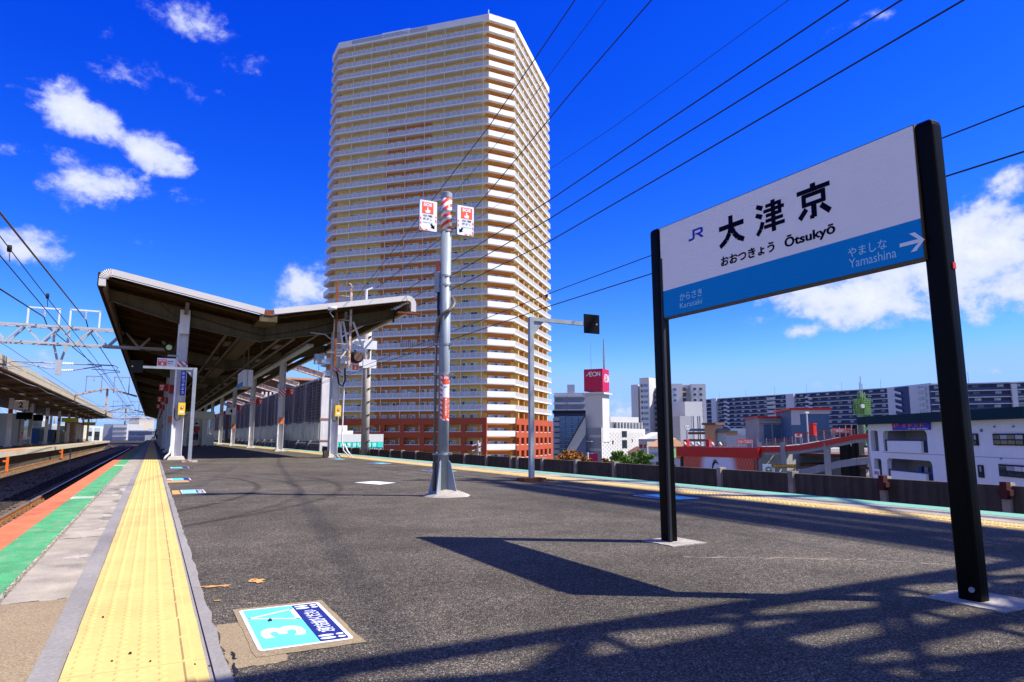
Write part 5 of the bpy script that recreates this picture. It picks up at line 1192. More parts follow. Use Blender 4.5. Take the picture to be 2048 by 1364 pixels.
for nm, X0, px, r, lab, ye in (('1', 9.9, [(1150, 0), (980, 250), (807, 475), (700, 610)], .017, 'steepest power line crossing the tower from the top of the photo', None),
  ('2', 9.9, [(1211, 0), (1018, 258), (906, 390), (733, 575)], .009, 'thin power line just right of the steepest one', None),
  ('3', 9.9, [(1303, 0), (1150, 176), (1000, 357), (930, 440), (755, 575)], .016, 'third power line from the left across the tower corner', None),
  ('4', 9.7, [(1577, 0), (1230, 252), (1100, 338), (900, 475)], .006, 'thin faint power line crossing open sky right of the tower', 60),
  ('5', 9.7, [(1697, 0), (1300, 265), (1100, 400), (913, 517)], .015, 'highest of three thick power lines above the station sign', 60),
  ('6', 9.7, [(1803, 0), (1340, 287), (1100, 437), (913, 545)], .015, 'middle of three thick power lines above the station sign', 60),
  ('7', 9.7, [(1927, 0), (1340, 343), (1100, 482), (900, 580)], .015, 'lowest of three thick power lines above the station sign', 60)):
    wire('power_line', lab, line_from(px, X0, -9, ye), r, 'power lines over the right track')
# ------------------------------------------------------------------ slatted frame added out of view on the right to cast streaks of shade
XS = 15.75
t = thing('shade_slat_frame', 'unseen slatted frame added beyond the right track to shade the platform', 'shade frame', (16, -3, Z_CITY))
for i, z in enumerate((13.75, 15.0, 15.25, 15.55, 15.9, 16.15, 16.5, 16.8, 17.1)):
    mb = MB(); mb.bar((XS, -22, z), (XS, 5.0 - .9 * (i % 3) - .18 * i, z), .08, (.08, .20, .14, .24, .12, .22, .16, .24, .2)[i]); mb.build('slat', 'galvanised', t)
for y in (3.2, 0, -4, -9, -15, -21):
    mb = MB(); mb.b2(XS + .1, XS + .35, y - .1, y + .1, 13.0 if y > -2 else Z_CITY, 17.3); mb.build('post', 'galvanised', t)
for y in (3.2, 0, -4):
    mb = MB(); mb.bar((XS + .2, y, 13.1), (XS + .2, y - 5.5, 17.2), .10, .10); mb.build('brace', 'galvanised', t)
# ------------------------------------------------------------------ concrete pole, parapet and louvred screen on the right
cp = thing('concrete_pole', 'tall cracked concrete pole with steel bands before the tower', 'pole', (10.55, 38.0, Z_BED))
mb = MB(); mb.tube((10.55, 38, Z_BED - .1), (10.55, 38, 7.0), .225, 20, .20); mb.build('shaft', 'concrete_pale', cp, True)
for k in range(9):
    z = .4 + k * .74; mb = MB(); mb.tube((10.55 - .02, 37.79, z), (10.55 + .22, 37.80, z + .10), .03, 6); mb.tube((10.55 - .05, 37.78, z - .12), (10.55 + .12, 37.79, z + .02), .018, 5); mb.build('step_bracket', 'cable_black', cp)
for z0, z1 in ((hz(725, 698, (10.5, 37.6)), hz(725, 681, (10.5, 37.6))), (hz(725, 736, (10.5, 37.6)), hz(725, 719, (10.5, 37.6)))):
    mb = MB(); mb.b2(10.2, 10.95, 37.55, 37.62, z0, z1)
    mb.slab([(10.2, 37.58, z1), (10.2, 37.58, z0 + .1), (9.2, 37.58, z1 - .12 if z0 > 5 else (z0 + z1) / 2 - .05), (9.2, 37.58, z1 if z0 > 5 else (z0 + z1) / 2 + .08)], (0, .05, 0)); mb.build('bracket_plate', 'white_paint', cp)
mb = MB(); mb.bar((8.9, 37.5, 5.0), (9.6, 37.5, 6.0), .07, .07); mb.bar((8.2, 37.5, 5.3), (8.7, 37.5, 6.1), .07, .07); mb.bar((8.0, 37.5, 6.05), (10.3, 37.5, 6.1), .07, .07); mb.build('bracket_strut', 'white_paint', cp)
wl = thing('parapet', 'stained dark concrete parapet with pale posts beyond the right track', 'parapet', (10.85, 20, Z_BED))
ys = [-3.5, -1.6]
pxs = [2010, 1766, 1583, 1440, 1331, 1229, 1152, 1085, 1035, 1022, 973, 929, 896, 871, 831, 803, 780, 757, 738]
Ys = [atX(px, 950, 10.8).y for px in pxs]; Ys = [-2.0, 1.2, 3.0] + [y for y in Ys if y > 4.3]
PZ = .03
for a, b in zip(Ys, Ys[1:]):
    mb = MB(); mb.b2(10.82, 10.95, a + .06, b - .06, Z_BED - .1, PZ); mb.build('parapet_panel', 'concrete_dark', wl)
for y in Ys:
    mb = MB(); mb.b2(10.76, 10.93, y - .055, y + .055, Z_BED - .1, PZ + .04); mb.build('parapet_post', 'concrete', wl)
y = Ys[-1]
while y < 48:
    mb = MB(); mb.b2(10.82, 10.95, y + .06, y + 1.9, Z_BED - .1, PZ); mb.build('parapet_panel', 'concrete_dark', wl)
    mb = MB(); mb.b2(10.76, 10.93, y + 1.9, y + 2.02, Z_BED - .1, PZ + .04); mb.build('parapet_post', 'concrete', wl); y += 2.0
for px, lab in ((2010, 'nearest in the photo'), (1766, 'second from the right')):
    q = atX(px, 975 if px > 1900 else 968, 10.7); t = thing('red_clamp', 'dark red steel clamp on a parapet post, %s' % lab, 'clamp', tuple(q), 'red clamps on the parapet')
    mb = MB(); mb.b2(10.66, 10.75, q.y - .08, q.y + .08, -.10, -.02); mb.b2(10.65, 10.76, q.y - .045, q.y + .045, -.15, PZ + .06); mb.build('clamp_body', 'clamp_red', t)
t = thing('drain_opening', 'small dark box beside the right track', 'box', (10.6, atX(1588, 985, 10.6).y, -.6))
mb = MB(); q = atX(1588, 985, 10.6); mb.b2(10.6, 10.8, q.y - .35, q.y + .35, -.75, -.45); mb.build('box_body', 'screen_black', t)
# louvred screen wall
ls = thing('louvred_screen', 'long grey and white louvred noise screen beyond the right track', 'screen wall', (10.9, 50, Z_BED))
SY = [50.4 + 5.0 * k for k in range(21)]; ZT = 4.95
LV = shared(lambda mb: mb.slab([(-.16, -.0, 0), (.05, -.0, .10), (.05, 1, .10), (-.16, 1, 0)], (.0, 0, .025)), 'louvre_slat', ['galvanised'])
nsl = 0
for k, y in enumerate(SY):
    x = 10.9
    if k == 0:
        mb = MB(); mb.b2(x - .25, x + .35, y - .25, y + .10, Z_BED, ZT); mb.build('end_pillar', 'louvre_white', ls)
        mb = MB(); mb.b2(x - .32, x + .42, y - .30, y + .14, 1.95, 2.05); mb.b2(x - .32, x + .42, y - .30, y + .14, .42, .50); mb.build('pillar_ledge', 'tile_tan', ls)
    else:
        mb = MB(); mb.b2(x - .42, x + .1, y - .45, y + .25, 1.85, ZT - .1); mb.build('pilaster', 'louvre_grey', ls)
        mb = MB(); mb.b2(x - .46, x + .1, y - .45, y + .25, .38, 1.85); mb.build('pilaster', 'louvre_white', ls); mb = MB(); mb.b2(x - .16, x + .1, y - .45, y + .25, Z_BED, .38); mb.build('pilaster', 'louvre_grey', ls)
    if k < len(SY) - 1:
        ya, yb = y + .25, SY[k + 1] - .45
        mb = MB(); mb.b2(x - .02, x + .05, ya, yb, .45, 1.72); mb.build('glazed_panel', 'frosted', ls)
        mb = MB(); mb.b2(x - .14, x + .08, ya, yb, 1.72, 1.90); mb.build('transom', 'louvre_grey', ls)
        for q in (1 / 3, 2 / 3):
            yy = ya + (yb - ya) * q; mb = MB(); mb.b2(x - .24, x + .1, yy - .10, yy + .10, 1.9, ZT - .1); mb.build('mullion', 'louvre_grey', ls)
            mb = MB(); mb.b2(x - .30, x + .1, yy - .12, yy + .12, .42, 1.78); mb.build('mullion', 'louvre_white', ls)
        for h in range(13 if k < 8 else 7):
            z = 1.96 + h * ((ZT - 2.1) / (13 if k < 8 else 7))
            if nsl < 260: o = inst('louvre_slat', LV, ls, (x, ya, z), 0, (1, yb - ya, 1.3)); nsl += 1
        mb = MB()
        for h in range(8): mb.slab([(x - .05, ya, -1.1 + h * .18), (x + .05, ya, -1.0 + h * .18), (x + .05, yb, -1.0 + h * .18), (x - .05, yb, -1.1 + h * .18)], (0, 0, .015))
        mb.build('lower_louvres', 'louvre_grey', ls)
        mb = MB(); mb.b2(x + .12, x + .16, ya, yb, 1.9, ZT - .1); mb.b2(x + .12, x + .16, ya, yb, Z_BED, .4); mb.build('backing_sheet', 'parking_concrete', ls)
mb = MB(); mb.b2(10.6, 11.05, SY[0] - .2, SY[-1], ZT - .1, ZT + .04); mb.build('top_rail', 'galvanised', ls)
# rusty beams from the screen over the track
for k, px in enumerate((600, 560, 515, 478, 455, 440, 430)):
    y = SY[0] + .2 + k * 10.0
    t = thing('rusty_beam', 'rust streaked steel beam leaning from the louvred screen to the canopy, %s from the viewer' % ['first', 'second', 'third', 'fourth', 'fifth', 'sixth', 'seventh'][k], 'steel beam', (9.3, y, ZT), 'rusty beams above the right track')
    a, b = Vector((10.9, y, ZT + .15)), Vector((8.0, y, ZT + .95))
    mb = MB(); mb.bar(a, b, .03, .42); mb.bar(a + Vector((0, 0, .21)), b + Vector((0, 0, .21)), .26, .03); mb.bar(a - Vector((0, 0, .21)), b - Vector((0, 0, .21)), .26, .03); mb.build('beam_web', 'rusty_white', t)
# ------------------------------------------------------------------ windows shared by all buildings
def win_mesh(glass, cur=None):
    mb = MB(); t = .05
    mb.box((-.5 + t / 2, 0, 0), (t, .10, 1), 0, 0); mb.box((.5 - t / 2, 0, 0), (t, .10, 1), 0, 0); mb.box((0, 0, .5 - t / 2), (1 - 2 * t, .10, t), 0, 0); mb.box((0, 0, -.5 + t / 2), (1 - 2 * t, .10, t), 0, 0)
    mb.box((0, 0, 0), (.035, .08, 1 - 2 * t), 0, 0); mb.box((-.23, 0, 0), (.43, .03, 1 - 2 * t), 0, 1); mb.box((.23, 0, 0), (.43, .03, 1 - 2 * t), 0, 2 if cur else 1)
    return meshof(mb, 'window', ['win_frame', glass] + ([cur] if cur else []))
WIN = [win_mesh('glass_dark'), win_mesh('glass_pale', 'curtain'), win_mesh('glass_dark', 'glass_pale'), win_mesh('glass_pale'), win_mesh('glass_dark', 'curtain')]
def plain_win(mt):
    mb = MB(); mb.box((0, 0, 0), (1, .08, 1)); return meshof(mb, 'window', [mt])
WD, WP, WB = plain_win('glass_dark'), plain_win('glass_pale'), plain_win('glass_blue')
# ------------------------------------------------------------------ the residential tower
s2 = math.sqrt(.5)
TC = Vector((67.9, 142.6)); TD = TC + Vector((7.4, 0)); TE = TD + Vector((s2, s2)) * 35; TF = TE + Vector((0, 7.4))
TB = TC + Vector((-s2, s2)) * 42.8; TA = TB + Vector((0, 7.4)); TG = TA + Vector((s2, s2)) * 35; TH = TG + Vector((7.4, 0))
OUT = [TC, TD, TE, TF, TH, TG, TA, TB]
def inset(poly, d):
    n = len(poly); out = []
    for i in range(n):
        p0, p1, p2 = poly[i - 1], poly[i], poly[(i + 1) % n]
        a = (p1 - p0).normalized(); b = (p2 - p1).normalized(); na = Vector((-a.y, a.x)); nb = Vector((-b.y, b.x))
        m = (na + nb).normalized(); out.append(p1 + m * d / m.dot(na))
    return out
IN = inset(OUT, 1.35); CORE = inset(OUT, 1.6)
tw = thing('apartment_tower', 'very tall ochre and orange apartment tower with white balcony bands and brick red base', 'tower', (TC.x, TC.y, Z_CITY))
RT0, FH = 5.06, 3.037
rt = lambda k: RT0 + FH * k
KTOP = 33
mb = MB(); mb.prism([tuple(p) for p in CORE], Z_CITY, rt(KTOP) - 1.4); mb.build('core_wall', 'tower_white', tw)
SLB = MB(); SLB.prism([tuple(p - TC) for p in inset(OUT, .02)], -1.42, -1.17); SLM = meshof(SLB, 'floor_slab', ['tower_slab'])
def facebox(mb, P, Q, t0, t1, d0, d1, z0, z1, mi=0):
    """box along the face P->Q (counter-clockwise outline, inside on the left), t in metres along, d metres inward"""
    u = (Q - P).normalized(); n = Vector((-u.y, u.x)); pts = [P + u * t0 + n * d0, P + u * t1 + n * d0, P + u * t1 + n * d1, P + u * t0 + n * d1]
    mb.prism([tuple(p) for p in pts], z0, z1, mi)
Z0 = Vector((0, 0))
def rel(p): return p - TC
def railing(P, Q, trim0=.0, trim1=.0, solid=False):
    P, Q = rel(P), rel(Q); Ln = (Q - P).length; a = MB(); b = MB()
    facebox(a, P, Q, trim0, Ln - trim1, .03, .10, -.05, .0)
    facebox(a, P, Q, trim0, Ln - trim1, .03, .10, -1.17, -1.10)
    n = round(Ln / 1.43)
    for k in range(n + 1): t = trim0 + (Ln - trim0 - trim1) * k / n; facebox(a, P, Q, max(0, t - .035), min(Ln, t + .035), .03, .10, -1.10, -.05)
    facebox(b, P, Q, trim0, Ln - trim1, .05, .07, -1.10, -.05); return meshof(a, 'railing', ['rail_metal']), meshof(b, 'railing_glass', ['balcony_glass'])
RF = railing(TB, TC); RR_ = railing(TD, TE); RL = railing(TA, TB)
def chamfer_panel():
    mb = MB(); P, Q = rel(TC), rel(TD); Ln = (Q - P).length
    facebox(mb, P, Q, .02, Ln - .02, -.02, .16, -1.30, .02); return meshof(mb, 'white_parapet', ['tower_white'])
CP = chamfer_panel()
def storey(kind):
    mb = MB(); P, Q = rel(IN[7]), rel(IN[0]); Ln = (Q - P).length     # front wall, from the left corner to the right
    bounds = {'top': [(0, Ln, 0)], 'mid': [(0, .33, 0), (.33, .64, 1), (.64, 1, 0)], 'low': [(0, .30, 0), (.30, .71, 1), (.71, 1, 0)], 'half': [(0, .31, 0), (.31, .68, 1), (.68, 1, 0)]}[kind]
    for a, b, c in bounds:
        if kind == 'top': a, b = 0, 1
        facebox(mb, P, Q, a * Ln, b * Ln, 0, .2, -1.17, FH - 1.42, c)
    for k in range(8):      # ribs between flats
        t = Ln * (k + .5) / 8 + 1.2
        c = [c for a, b, c in bounds if a * (1 if kind != 'top' else 1) <= t / Ln <= b] or [0]
        if t < Ln - .4: facebox(mb, P, Q, t - .3, t + .3, -.12, 0, -1.17, FH - 1.42, c[0] if kind != 'top' else 0)
        facebox(mb, P, Q, min(t + .42, Ln - .1), min(t + .52, Ln), -1.2, -1.1, -1.17, FH - 1.42, 2)     # downpipe
        if t < Ln - 2: facebox(mb, P, Q, t - 1.95, t - 1.87, -1.2, 0, -1.17, .45, 2)                      # screen between balconies
    P, Q = rel(IN[0]), rel(IN[1]); Ln = (Q - P).length
    facebox(mb, P, Q, 0, Ln, 0, .2, -1.17, FH - 1.42, 1); facebox(mb, P, Q, -.6, Ln + .6, -.5, 0, FH - 1.95, FH - 1.42, 1)
    P, Q = rel(IN[1]), rel(IN[2]); Ln = (Q - P).length
    facebox(mb, P, Q, 0, Ln, 0, .2, -1.17, FH - 1.42, 0)
    for k in range(7): facebox(mb, P, Q, 3 + k * 4.6, 3.5 + k * 4.6, -1.0, 0, -1.17, FH - 1.42, 1 if k % 4 == 1 and kind == 'low' else 0); facebox(mb, P, Q, 5 + k * 4.6, 6.1 + k * 4.6, -.06, 0, -1.1, .95, 3)
    P, Q = rel(IN[6]), rel(IN[7]); Ln = (Q - P).length; facebox(mb, P, Q, 0, Ln, 0, .2, -1.17, FH - 1.42, 1)
    return meshof(mb, 'storey_wall', ['tower_ochre', 'tower_orange', 'rail_metal', 'glass_dark'])
ST = {k: storey(k) for k in ('top', 'mid', 'half', 'low')}
CWm = MB(); P_, Q_ = rel(IN[0]), rel(IN[1])
for i in range(6):
    facebox(CWm, P_, Q_, .35 + i * .82, .35 + i * .82 + .76, -.07, -.03, -.55, .62, 1 + (i * 7 % 3)); facebox(CWm, P_, Q_, .31 + i * .82, .35 + i * .82, -.09, 0, -.6, .66, 0)
facebox(CWm, P_, Q_, .31, 5.3, -.09, 0, .62, .68, 0); CWM = meshof(CWm, 'window_band', ['win_frame', 'curtain', 'glass_pale', 'glass_dark'])
pos0 = Vector((TC.x, TC.y, 0)); rw = random.Random(4); nwin = 0; extra = MB()
Pf, Qf = IN[7], IN[0]; uf = (Qf - Pf).normalized(); nf = Vector((-uf.y, uf.x)); Lf = (Qf - Pf).length; af = math.atan2(uf.y, uf.x)
for k in range(-4, KTOP + 1):
    z = rt(k)
    if k >= 1 or k == KTOP: inst('floor_slab', SLM, tw, pos0 + Vector((0, 0, z)))
    inst('white_parapet', CP, tw, pos0 + Vector((0, 0, z)))
    if k == KTOP: continue
    inst('storey_wall', ST['top' if k >= 25 else 'mid' if k >= 19 else 'half' if k >= 13 else 'low'], tw, pos0 + Vector((0, 0, z)))
    inst('window_band', CWM, tw, pos0 + Vector((0, 0, z)))
    if k >= 1:
        for a, b in (RF, RR_, RL): inst('railing', a, tw, pos0 + Vector((0, 0, z))); inst('railing_glass', b, tw, pos0 + Vector((0, 0, z)))
    for j in range(15):
        t = 1.7 + j * 2.62 + (.45 if j % 2 else 0); w = 1.75 if j % 2 == 0 else 1.45; p = Pf + uf * t - nf * .05; v = rw.choice([0, 1, 1, 2, 2, 3, 4, 4])
        if k > 15 and (j == 0): continue
        if nwin < 298: inst('window', WIN[v], tw, (p.x, p.y, z - 1.15 + 1.0), af, (w, 1, 2.0)); nwin += 1
        else:
            m_ = WIN[v]; ca, sa = math.cos(af), math.sin(af); i0 = len(extra.v)
            for q in m_.vertices: x, y, zq = q.co.x * w, q.co.y, q.co.z * 2.0; extra.v.append((p.x + x * ca - y * sa, p.y + x * sa + y * ca, z - .15 + zq))
            for pl_ in m_.polygons: extra.f.append(tuple(i0 + a for a in pl_.vertices)); nm = m_.materials[pl_.material_index].name; extra.m.append(['win_frame', 'glass_dark', 'glass_pale', 'curtain'].index(nm))
o = extra.build('window', ['win_frame', 'glass_dark', 'glass_pale', 'curtain'], tw); o['kind'] = 'stuff'
# roof parapet
mb = MB()
for a, b in ((TB, TC), (TD, TE), (TA, TB)):
    Ln = (b - a).length; facebox(mb, a, b, .02, Ln - .02, .02, .22, rt(KTOP) - 1.17, rt(KTOP) + .35, 0)
mb.build('roof_parapet', 'tower_slab', tw)
mb = MB(); facebox(mb, TB, TC, 13, 21, -.02, .02, rt(KTOP) - 1.0, rt(KTOP) + .55, 0); mb.build('roof_screen', 'tower_white', tw)
mb = MB(); facebox(mb, TB, TC, 4, 26, -.02, .02, rt(KTOP) - .9, rt(KTOP) + .15, 0); mb.build('roof_screen', 'balcony_glass', tw)
mb = MB(); facebox(mb, TC, TD, .02, 7.38, -.03, .2, rt(KTOP) - 1.3, rt(KTOP) + .35, 0); mb.tube((TC.x, TC.y + .3, rt(KTOP)), (TC.x, TC.y + .3, rt(KTOP) + 1.5), .12, 6); mb.build('roof_parapet', 'tower_white', tw)
mb = MB(); mb.prism([tuple(p) for p in inset(OUT, .4)], rt(KTOP) - 1.2, rt(KTOP) - 1.1); mb.build('roof', 'tower_slab', tw)
# dark grid railing stretch on one balcony, laundry on others
mb = MB()
for i in range(26): facebox(mb, TB, TC, 20.5 + i * .5, 20.62 + i * .5, -.03, .0, rt(6) - 1.1, rt(6), 0)
mb.build('dark_grille', 'brown_wall', tw)
lm = MB(); r = random.Random(21)
for i in range(70):
    k = r.randint(1, 14); t = r.uniform(3, 40); w = r.uniform(.4, 1.0); facebox(lm, TB, TC, t, t + w, .5, .54, rt(k) - r.uniform(.9, .5), rt(k) + r.uniform(-.1, .35), r.randint(0, 3))
o = lm.build('laundry', ['print_white', 'steel_blue', 'cloth_white', 'cloth_navy'], tw); o['kind'] = 'stuff'
# brick red base: frames with openings, pushed just proud of the balcony line
top = 5.0
for P, Q, pitch, ow, nm in ((TB, TC, 5.22, 4.2, 'front'), (TD, TE, 4.35, 2.6, 'side')):
    Ln = (Q - P).length; n = int(Ln // pitch); st = Ln - n * pitch; off = 1.0 if nm == 'front' else 2.3
    for k in range(-4, 1):
        zb = rt(k) - .27 - 1.29; mb = MB(); facebox(mb, P, Q, 0, Ln, -.25, .35, zb if k > -4 else Z_CITY, rt(k) - .27 if k < 0 else top); mb.build('spandrel', 'tower_brick', tw)
        if k < 0:
            xs = [Ln - off - pitch * i for i in range(n + 1)]; prev = Ln
            for i, x in enumerate(xs):
                hi = prev; lo = x if i == 0 else xs[i - 1] - ow; hi = Ln if i == 0 else xs[i - 1] - ow
                lo = x
                if lo < 0: lo = 0
                if hi > lo + .05: mb = MB(); facebox(mb, P, Q, lo, hi, -.23, .33, rt(k) - .27, rt(k) + 1.48); mb.build('pier', 'tower_brick', tw)
            mb = MB(); facebox(mb, P, Q, .1, Ln - .1, -.15, -.08, rt(k) - .24, rt(k) - .12); mb.build('handrail', 'rail_metal', tw)
# ------------------------------------------------------------------ buildings beyond the line on the right
class Blk:
    def __init__(s, name, label, cat, a, b, depth, ytop, mt, group=None, z0=None, ypx=None, z1=None):
        s.P, s.Q = gd(*a), gd(*b); s.u = (s.Q - s.P).normalized(); s.n = Vector((-s.u.y, s.u.x))
        if s.n.dot(s.P) < 0: s.n = -s.n
        s.L = (s.Q - s.P).length; s.z0 = Z_CITY if z0 is None else z0; s.z1 = z1 if z1 is not None else hz(a[0], ytop, s.P); s.d = depth
        s.t = thing(name, label, cat, (s.P.x, s.P.y, s.z0), group); s.rz = math.atan2(s.u.y, s.u.x)
        mb = MB(); mb.prism([tuple(s.P), tuple(s.Q), tuple(s.Q + s.n * depth), tuple(s.P + s.n * depth)], s.z0, s.z1); mb.build('wall', mt, s.t)
    def pt(s, t, d=0): return s.P + s.u * t + s.n * d
    def box(s, name, mt, t0, t1, d0, d1, z0, z1, par=None):
        mb = MB(); mb.prism([tuple(s.pt(t0, d0)), tuple(s.pt(t1, d0)), tuple(s.pt(t1, d1)), tuple(s.pt(t0, d1))], z0, z1); return mb.build(name, mt, par or s.t)
    def wins(s, mesh, t0, t1, z0, z1, nx, nz, w, h, face='f', jit=None):
        for j in range(nz):
            for i in range(nx):
                m_ = mesh if not isinstance(mesh, list) else random.choice(mesh); zz_ = z0 + (z1 - z0) * (j + .5) / nz
                if face == 'f': p = s.pt(t0 + (t1 - t0) * (i + .5) / nx, -.02); rz = s.rz
                elif face == 'l': p = s.pt(-.02, t0 + (t1 - t0) * (i + .5) / nx); rz = s.rz + math.pi / 2
                else: p = s.pt(s.L + .02, t0 + (t1 - t0) * (i + .5) / nx); rz = s.rz + math.pi / 2
                inst('window', m_, s.t, (p.x, p.y, zz_), rz, (w, 1, h))
    def bands(s, name, mt, zs, h, t0=None, t1=None, proud=.6, inward=.0):
        for z in zs: s.box(name, mt, 0 if t0 is None else t0, s.L if t1 is None else t1, -proud, inward, z, z + h)
    def tx(s, px, y=873):    # distance along the front at picture column px
        d = ray(px, y); a = Vector((d.x, d.y)).normalized(); den = a.x * (-s.u.y) - a.y * (-s.u.x)
        # solve k*a = P + t*u
        det = a.x * -s.u.y + a.y * s.u.x; k = (s.P.x * -s.u.y + s.P.y * s.u.x) / det; q = a * k; return (q - s.P).dot(s.u)
    def zy(s, px, y): t = s.tx(px); return hz(px, y, s.pt(t))
Zf = lambda z0, n, h=2.95: [z0 + h * i for i in range(n)]
# --- shopping centre
b = Blk('shopping_centre_tower', 'white shopping centre sign tower with a magenta cube on top', 'building', (1172, 222), (1206, 219.8), 6.0, 788, 'white_wall', z0=-1)
Dv = b
zc0, zc1 = b.zy(1172, 783), b.zy(1172, 739)
c = b
mb = MB(); pr = [b.pt(-.3, -.3), b.pt(b.L + .3, -.3), b.pt(b.L + .3, b.d * .92), b.pt(-.3, b.d * .92)]; mb.prism([tuple(p) for p in pr], zc0, zc1); cube = mb.build('sign_cube', 'magenta', b.t, label='magenta cube with white lettering')
b.box('ledge', 'white_wall', -.9, b.L + .9, -.9, b.d + .6, b.z1 - .2, b.z1 + .35)
U = Vector((b.u.x, b.u.y, 0)); O = Vector((*b.pt(0, -.33), 0)); hh = zc1 - zc0
def aeon(O, U, L_, z0, h, name='lettering'):
    V = Vector((0, 0, 1)); st_ = .045 * L_
    def ln(a, c_, w=st_): 
        d = (Vector(c_) - Vector(a)).normalized() * .0; nn = Vector((-(c_[1] - a[1]), c_[0] - a[0])).normalized() * w / 2
        poly_plate(O, U, V, [(a[0] - nn.x, a[1] - nn.y), (c_[0] - nn.x, c_[1] - nn.y), (c_[0] + nn.x, c_[1] + nn.y), (a[0] + nn.x, a[1] + nn.y)], .04, 'print_white', 'letter_stroke', cube)
    H_ = h; x = L_
    ln((.03 * x, z0), (.26 * x, z0 + H_)); ln((.26 * x, z0 + H_), (.26 * x, z0)); ln((.26 * x, z0 + H_), (.42 * x, z0 + H_)); ln((.26 * x, z0 + H_ * .52), (.40 * x, z0 + H_ * .52)); ln((.26 * x, z0), (.42 * x, z0))
    cxx, czz, rx, rz_ = .58 * x, z0 + H_ / 2, .13 * x, H_ / 2; pts = [(cxx + rx * math.cos(k * math.pi / 8), czz + rz_ * math.sin(k * math.pi / 8)) for k in range(17)]
    for a, c_ in zip(pts, pts[1:]): ln(a, c_)
    ln((.76 * x, z0), (.76 * x, z0 + H_)); ln((.76 * x, z0 + H_), (.94 * x, z0)); ln((.94 * x, z0), (.94 * x, z0 + H_))
aeon(O + U * (b.L * .06), U, b.L * .90, zc0 + hh * .68, hh * .18)
U2 = Vector((b.n.x, b.n.y, 0)); O2 = Vector((*b.pt(b.L + .33, 0), 0)); aeon(O2 + U2 * .6, U2, b.d * .8, zc0 + hh * .42, hh * .34)
for t_, h_, r_ in ((.9, 9.5, .08), (b.L * .94, 10, .30)):
    p = b.pt(t_, 3); mb = MB(); mb.tube((p.x, p.y, zc1), (p.x, p.y, zc1 + h_), r_, 6, r_ * .5)
    if r_ > .2:
        for q in range(6): mb.box((p.x, p.y, zc1 + 3 + q * 1.1), (1.1 - q * .1, .3, .25))
    mb.build('antenna', 'grey_wall', b.t)
g = Blk('shopping_centre', 'grey and white patterned shopping centre block below the magenta cube', 'building', (1171, 221), (1203, 219), 45, 856, 'grey_wall')
# long pale side running back, beside the grey front
side = MB(); pa = g.pt(g.L + .02); pb_ = g.pt(g.L + .02, 45); un = (pb_ - pa).normalized(); nn = Vector((-un.y, un.x)); zt = g.z1
side.prism([tuple(pa), tuple(pb_), tuple(pb_ + nn * .3 - un * 0), tuple(pa + nn * .3)], Z_CITY, zt + .05); side.build('side_wall', 'white_wall', g.t)
rz_ = math.atan2(un.y, un.x); Ls = (pb_ - pa).length; rdd = random.Random(8)
dash = MB(); 
for j in range(9):
    for i in range(26):
        t_ = 1.2 + i * (Ls - 3) / 26; p = pa + un * t_ - nn * .05; q = pa + un * (t_ + .55) - nn * .05; z = zt - 1.4 - j * 1.25 - (i % 2) * .6
        dash.slab([(p.x, p.y, z), (q.x, q.y, z), (q.x, q.y, z - .42), (p.x, p.y, z - .42)], (-nn.x * .05, -nn.y * .05, 0))
dash.build('wall_relief', 'shade_wall', g.t)
for px, y0_, y1_, w in ((1246, 862, 874, 7), (1246, 880, 896, 7), (1225, 881, 888, 3), (1225, 904, 910, 3), (1264, 878, 884, 2)):
    for q in range(2 if w > 3 else 1):
        d = ray(px + q * 5, 873); a = Vector((d.x, d.y)).normalized(); det = a.x * -un.y + a.y * un.x; kk = (pa.x * -un.y + pa.y * un.x) / det; p = a * kk
        z0_, z1_ = hz(px, y1_, p), hz(px, y0_, p); inst('window', WD, g.t, (p.x - nn.x * .1, p.y - nn.y * .1, (z0_ + z1_) / 2), rz_, (w * .35, 1, z1_ - z0_))
for i in range(3): g.box('cornice', 'shade_wall', g.L * .25, g.L * .95, -.15, 0, g.z1 - 3 - i * 4.2, g.z1 - 2.2 - i * 4.2)
for z in (g.zy(1180, 884), g.zy(1180, 908)): g.box('canopy_slab', 'shade_wall', -.8, g.L * .5, -1.6, 0, z, z + .35)
ub = Blk('shopping_centre_annex', 'white upper floor with a row of slender fins right of the magenta cube', 'building', (1221, 250), (1278, 262), 30, 833, 'white_wall')
for i in range(9):
    t_ = ub.L * (i + .5) / 9; ub.box('recess', 'grey_wall', t_ - 1.5, t_ + 1.5, -.05, .05, ub.z1 - 5.0, ub.z1 - 2.0); ub.box('fin', 'white_wall', t_ + 1.7, t_ + 2.1, -.8, 0, ub.z1 - 6, ub.z1 - 2.0)
# sloping dark wing and glass block
t = thing('sloping_wing', 'dark wing with a steeply sloping roof edge left of the shopping centre', 'building', (*gd(1150, 215), Z_CITY))
P1 = gd(1171.5, 217); P0 = gd(1122, 216); ztop = hz(1171, 830, P1); n_ = Vector((P1.y, -P1.x)).normalized(); bk = P1.normalized()
def wedge(pts, name, mt, f0, dep):
    mb = MB(); mb.slab([(p.x + bk.x * f0, p.y + bk.y * f0, z) for p, z in pts], (bk.x * dep, bk.y * dep, 0)); mb.build(name, mt, t)
zb_ = hz(1122, 915, P0)
wedge([(P0, zb_), (gd(1143, 216), zb_), (P1, hz(1171, 868, P1)), (P1, ztop)], 'sloping_face', 'grey_wall', 0, 20)
wedge([(P0, Z_CITY), (P1, Z_CITY), (P1, hz(1171, 870, P1)), (gd(1143, 216), zb_), (P0, zb_)], 'lower_wall', 'navy_wall', .05, 20)
mb = MB(); mb.bar((*P0, zb_), (*P1, ztop), .35, .35); mb.build('edge_trim', 'dark', t)
